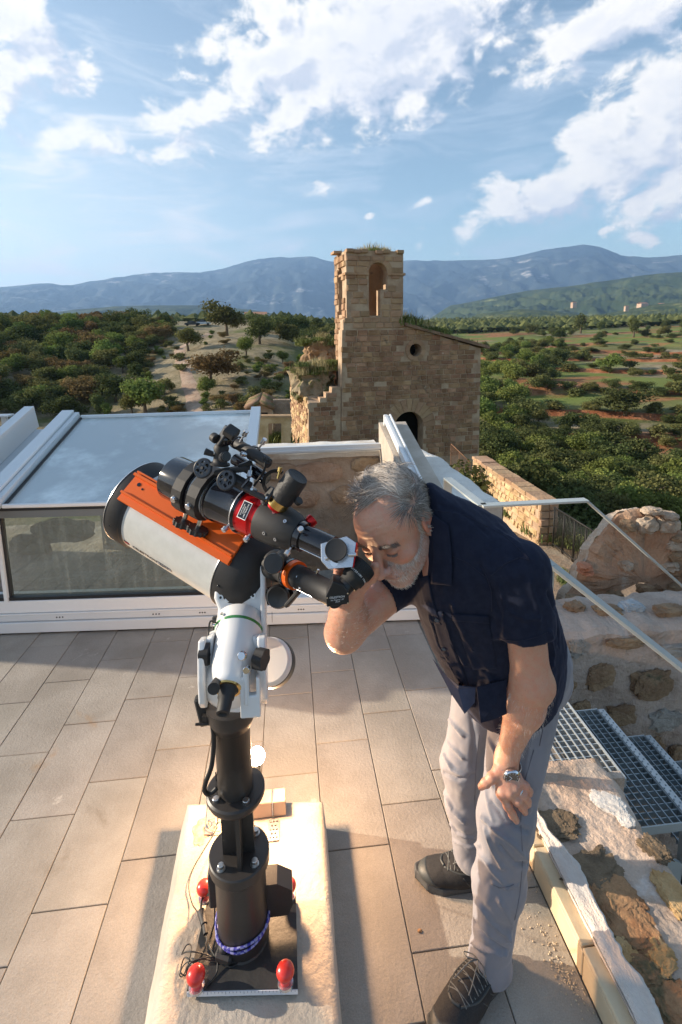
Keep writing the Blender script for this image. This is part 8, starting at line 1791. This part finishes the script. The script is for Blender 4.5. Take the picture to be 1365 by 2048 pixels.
# shoes
def shoe(heel, toe, lb):
    T_ = (toe - heel); T_.z = 0; Ls = T_.length; T_.normalize(); S_ = Vector((-T_.y, T_.x, 0)); k = Ls / .29
    def loc(a, b_, z): return heel + T_ * (a * k) + S_ * (b_ * k) + ZZ * (z * k)
    def upper(P):
        q = P - A_(heel); q = np.stack([q @ A_(T_), q @ A_(S_), P[:, 2]], 1) / k
        d = uni([el(q, (.045, 0, .050), (.050, .036, .052)), rc(q, (.05, 0, .060), (.15, .003, .046), .036, .036), el(q, (.215, .006, .040), (.068, .044, .030)), el(q, (.15, .003, .045), (.07, .040, .036))], .03)
        d = smin(d, rc(q, (.055, 0, .06), (.070, 0, .098), .040, .037), .02); d = smax(d, -rc(q, (.055, 0, .10), (.075, 0, .16), .030, .034), .006); return smax(d, .016 - q[:, 2], .004) * k
    def sole(P):
        q = P - A_(heel); q = np.stack([q @ A_(T_), q @ A_(S_), P[:, 2]], 1) / k; x_ = q[:, 0]
        w_ = np.interp(x_, [-.01, .03, .10, .16, .21, .26, .292], [.022, .036, .033, .040, .048, .040, .012]); o_ = np.interp(x_, [0, .1, .2, .29], [0, .0, .004, .0]); d = np.maximum(np.abs(q[:, 1] - o_) - w_, np.maximum(-.008 - x_, x_ - .294)); zt_ = .026 + .006 * np.cos(x_ * 21)
        spring = np.maximum(0, x_ - .24) * .28; d = smax(d, q[:, 2] - zt_ - spring, .006); d = smax(d, .0005 + spring * .8 - q[:, 2], .004); return d * k
    c_ = heel + T_ * Ls / 2; B1_ = A_([.21, .21, .01]); 
    p, q_ = sdf_mesh(upper, A_(c_) - A_([.21, .21, c_.z + .01]), A_(c_) + A_([.21, .21, .18]), .0032); p = p + normals(upper, p) * (.0007 * vnoise(p, 60., 2.))[:, None]; vmesh('shoe_upper', p, q_, m_mesh, man)
    p, q_ = sdf_mesh(sole, A_(c_) - A_([.21, .21, c_.z + .01]), A_(c_) + A_([.21, .21, .09]), .0032); vmesh('shoe_sole', p, q_, m_sole, man)
    def band(pts, r_, nm, m, off=.0005, flat=1.):
        L = []
        for (a, b_, z_) in pts:      # push the point onto the upper from outside
            P0 = loc(a, b_ * 2.2, z_ + .05 if abs(b_) < .02 else z_ + .02); ctr = loc(a, 0, .035); d_ = (ctr - P0).normalized(); tt = np.linspace(0, (ctr - P0).length, 50); Q = np.array([list(P0 + d_ * s_) for s_ in tt], dtype=f4); v = upper(Q); kk = np.argmax(v < 0); L.append(Vector(Q[kk].tolist()) - d_ * off)
        return MB().tube(spline(L, 5), r_, 6).build(nm, m, man)
    def guard(P):
        q = P - A_(heel); x_ = (q @ A_(T_)) / k; y_ = np.abs(q @ A_(S_)) / k; z_ = P[:, 2] / k; return smax(upper(P) - .0016, -smin(x_ - .235 + .9 * (z_ - .03), -(z_ - .034) + .0 * x_, .006) if False else -(x_ - .238 - 1.1 * (z_ - .045)), .003)
    p, q_ = sdf_mesh(guard, A_(c_) - A_([.21, .21, c_.z + .01]), A_(c_) + A_([.21, .21, .12]), .0034); vmesh('toe_guard', p, q_, m_grey_s, man)
    band([(.205, -.015, .06), (.212, 0, .062), (.205, .015, .06)], .004, 'lace_stay', m_grey_s); band([(.205, -.018, .06), (.16, -.026, .07), (.11, -.028, .08)], .003, 'lace_stay', m_grey_s); band([(.205, .018, .06), (.16, .026, .07), (.11, .028, .08)], .003, 'lace_stay', m_grey_s)
    for a in (.195, .175, .155, .135, .118): band([(a, -.020, .07), (a - .006, 0, .075), (a - .010, .020, .07)], .0015, 'lace', m_lace, .001); band([(a, .020, .07), (a - .006, 0, .075), (a - .010, -.020, .07)], .0015, 'lace', m_lace, .0018)
    for s in (-1, 1):
        for a in (.15, .12, .09): band([(a, s * .03, .06), (a - .012, s * .042, .045), (a - .02, s * .044, .03)], .0016, 'side_line', m_grey_s)
        t0_ = loc(.115, 0, .112); MB().tube(spline([t0_, t0_ + T_ * .02 + S_ * s * .018 + ZZ * .006, t0_ + T_ * .012 + S_ * s * .034 - ZZ * .004, t0_ + S_ * s * .016 - ZZ * .002, t0_], 6), .0014, 6).build('lace_bow', m_lace, man)
        MB().tube(spline([t0_, t0_ + T_ * .02 + S_ * s * .010, t0_ + T_ * .045 + S_ * s * .018 - ZZ * .016, t0_ + T_ * .062 + S_ * s * .022 - ZZ * .024], 6), .0014, 6).build('lace_end', m_lace, man)
m_mesh = mat('shoe_mesh', (.012, .012, .013), (.022, .022, .024), scale=300, rough=.8, bump=.6, bscale=700, dist=.0006); m_grey_s = mat('shoe_overlay', (.040, .046, .048), rough=.55); m_sole = mat('shoe_sole', (.055, .058, .060), (.07, .072, .074), scale=40, rough=.75, bump=.4, bscale=260); m_lace = mat('shoe_lace', (.10, .11, .11), (.16, .17, .17), scale=200, rough=.8)
tf_ = PZ(832, 1756); _g = Vector((AR.x, AR.y, 0)); hf_ = tf_ + (_g - tf_).normalized() * .285; shoe(hf_, tf_, '')
hn = PZ(996, 1962); hn = Vector((hn.x, hn.y, 0)) ; dn_ = (PZ(915, 2062) - hn).normalized(); hn = Vector((AL_.x, AL_.y, 0)) - dn_ * .055; shoe(hn, hn + dn_ * .285, '')
for a_ in (AL_, AR): MB().lathe(Vector((a_.x, a_.y, .07)), ZZ, [(0, .040), (.09, .040)], 24).build('sock', m_mblk, man)

# ------------------------------------------------------------------ air
hz = MB().box((2500, 3000, 690), (26000, 21000, 1500))
hm = bpy.data.materials.new('air'); hm.use_nodes = True; hm.node_tree.nodes.clear(); q = NT(hm.node_tree)
pv = q.n('ShaderNodeVolumePrincipled', {'Color': (.36, .60, 1., 1), 'Density': .000085, 'Anisotropy': .2})
q.n('ShaderNodeOutputMaterial', {'Volume': pv.outputs[0]})
hz.build('haze', hm, kind='stuff', label='thin blue air between the terrace and the mountains', category='haze')
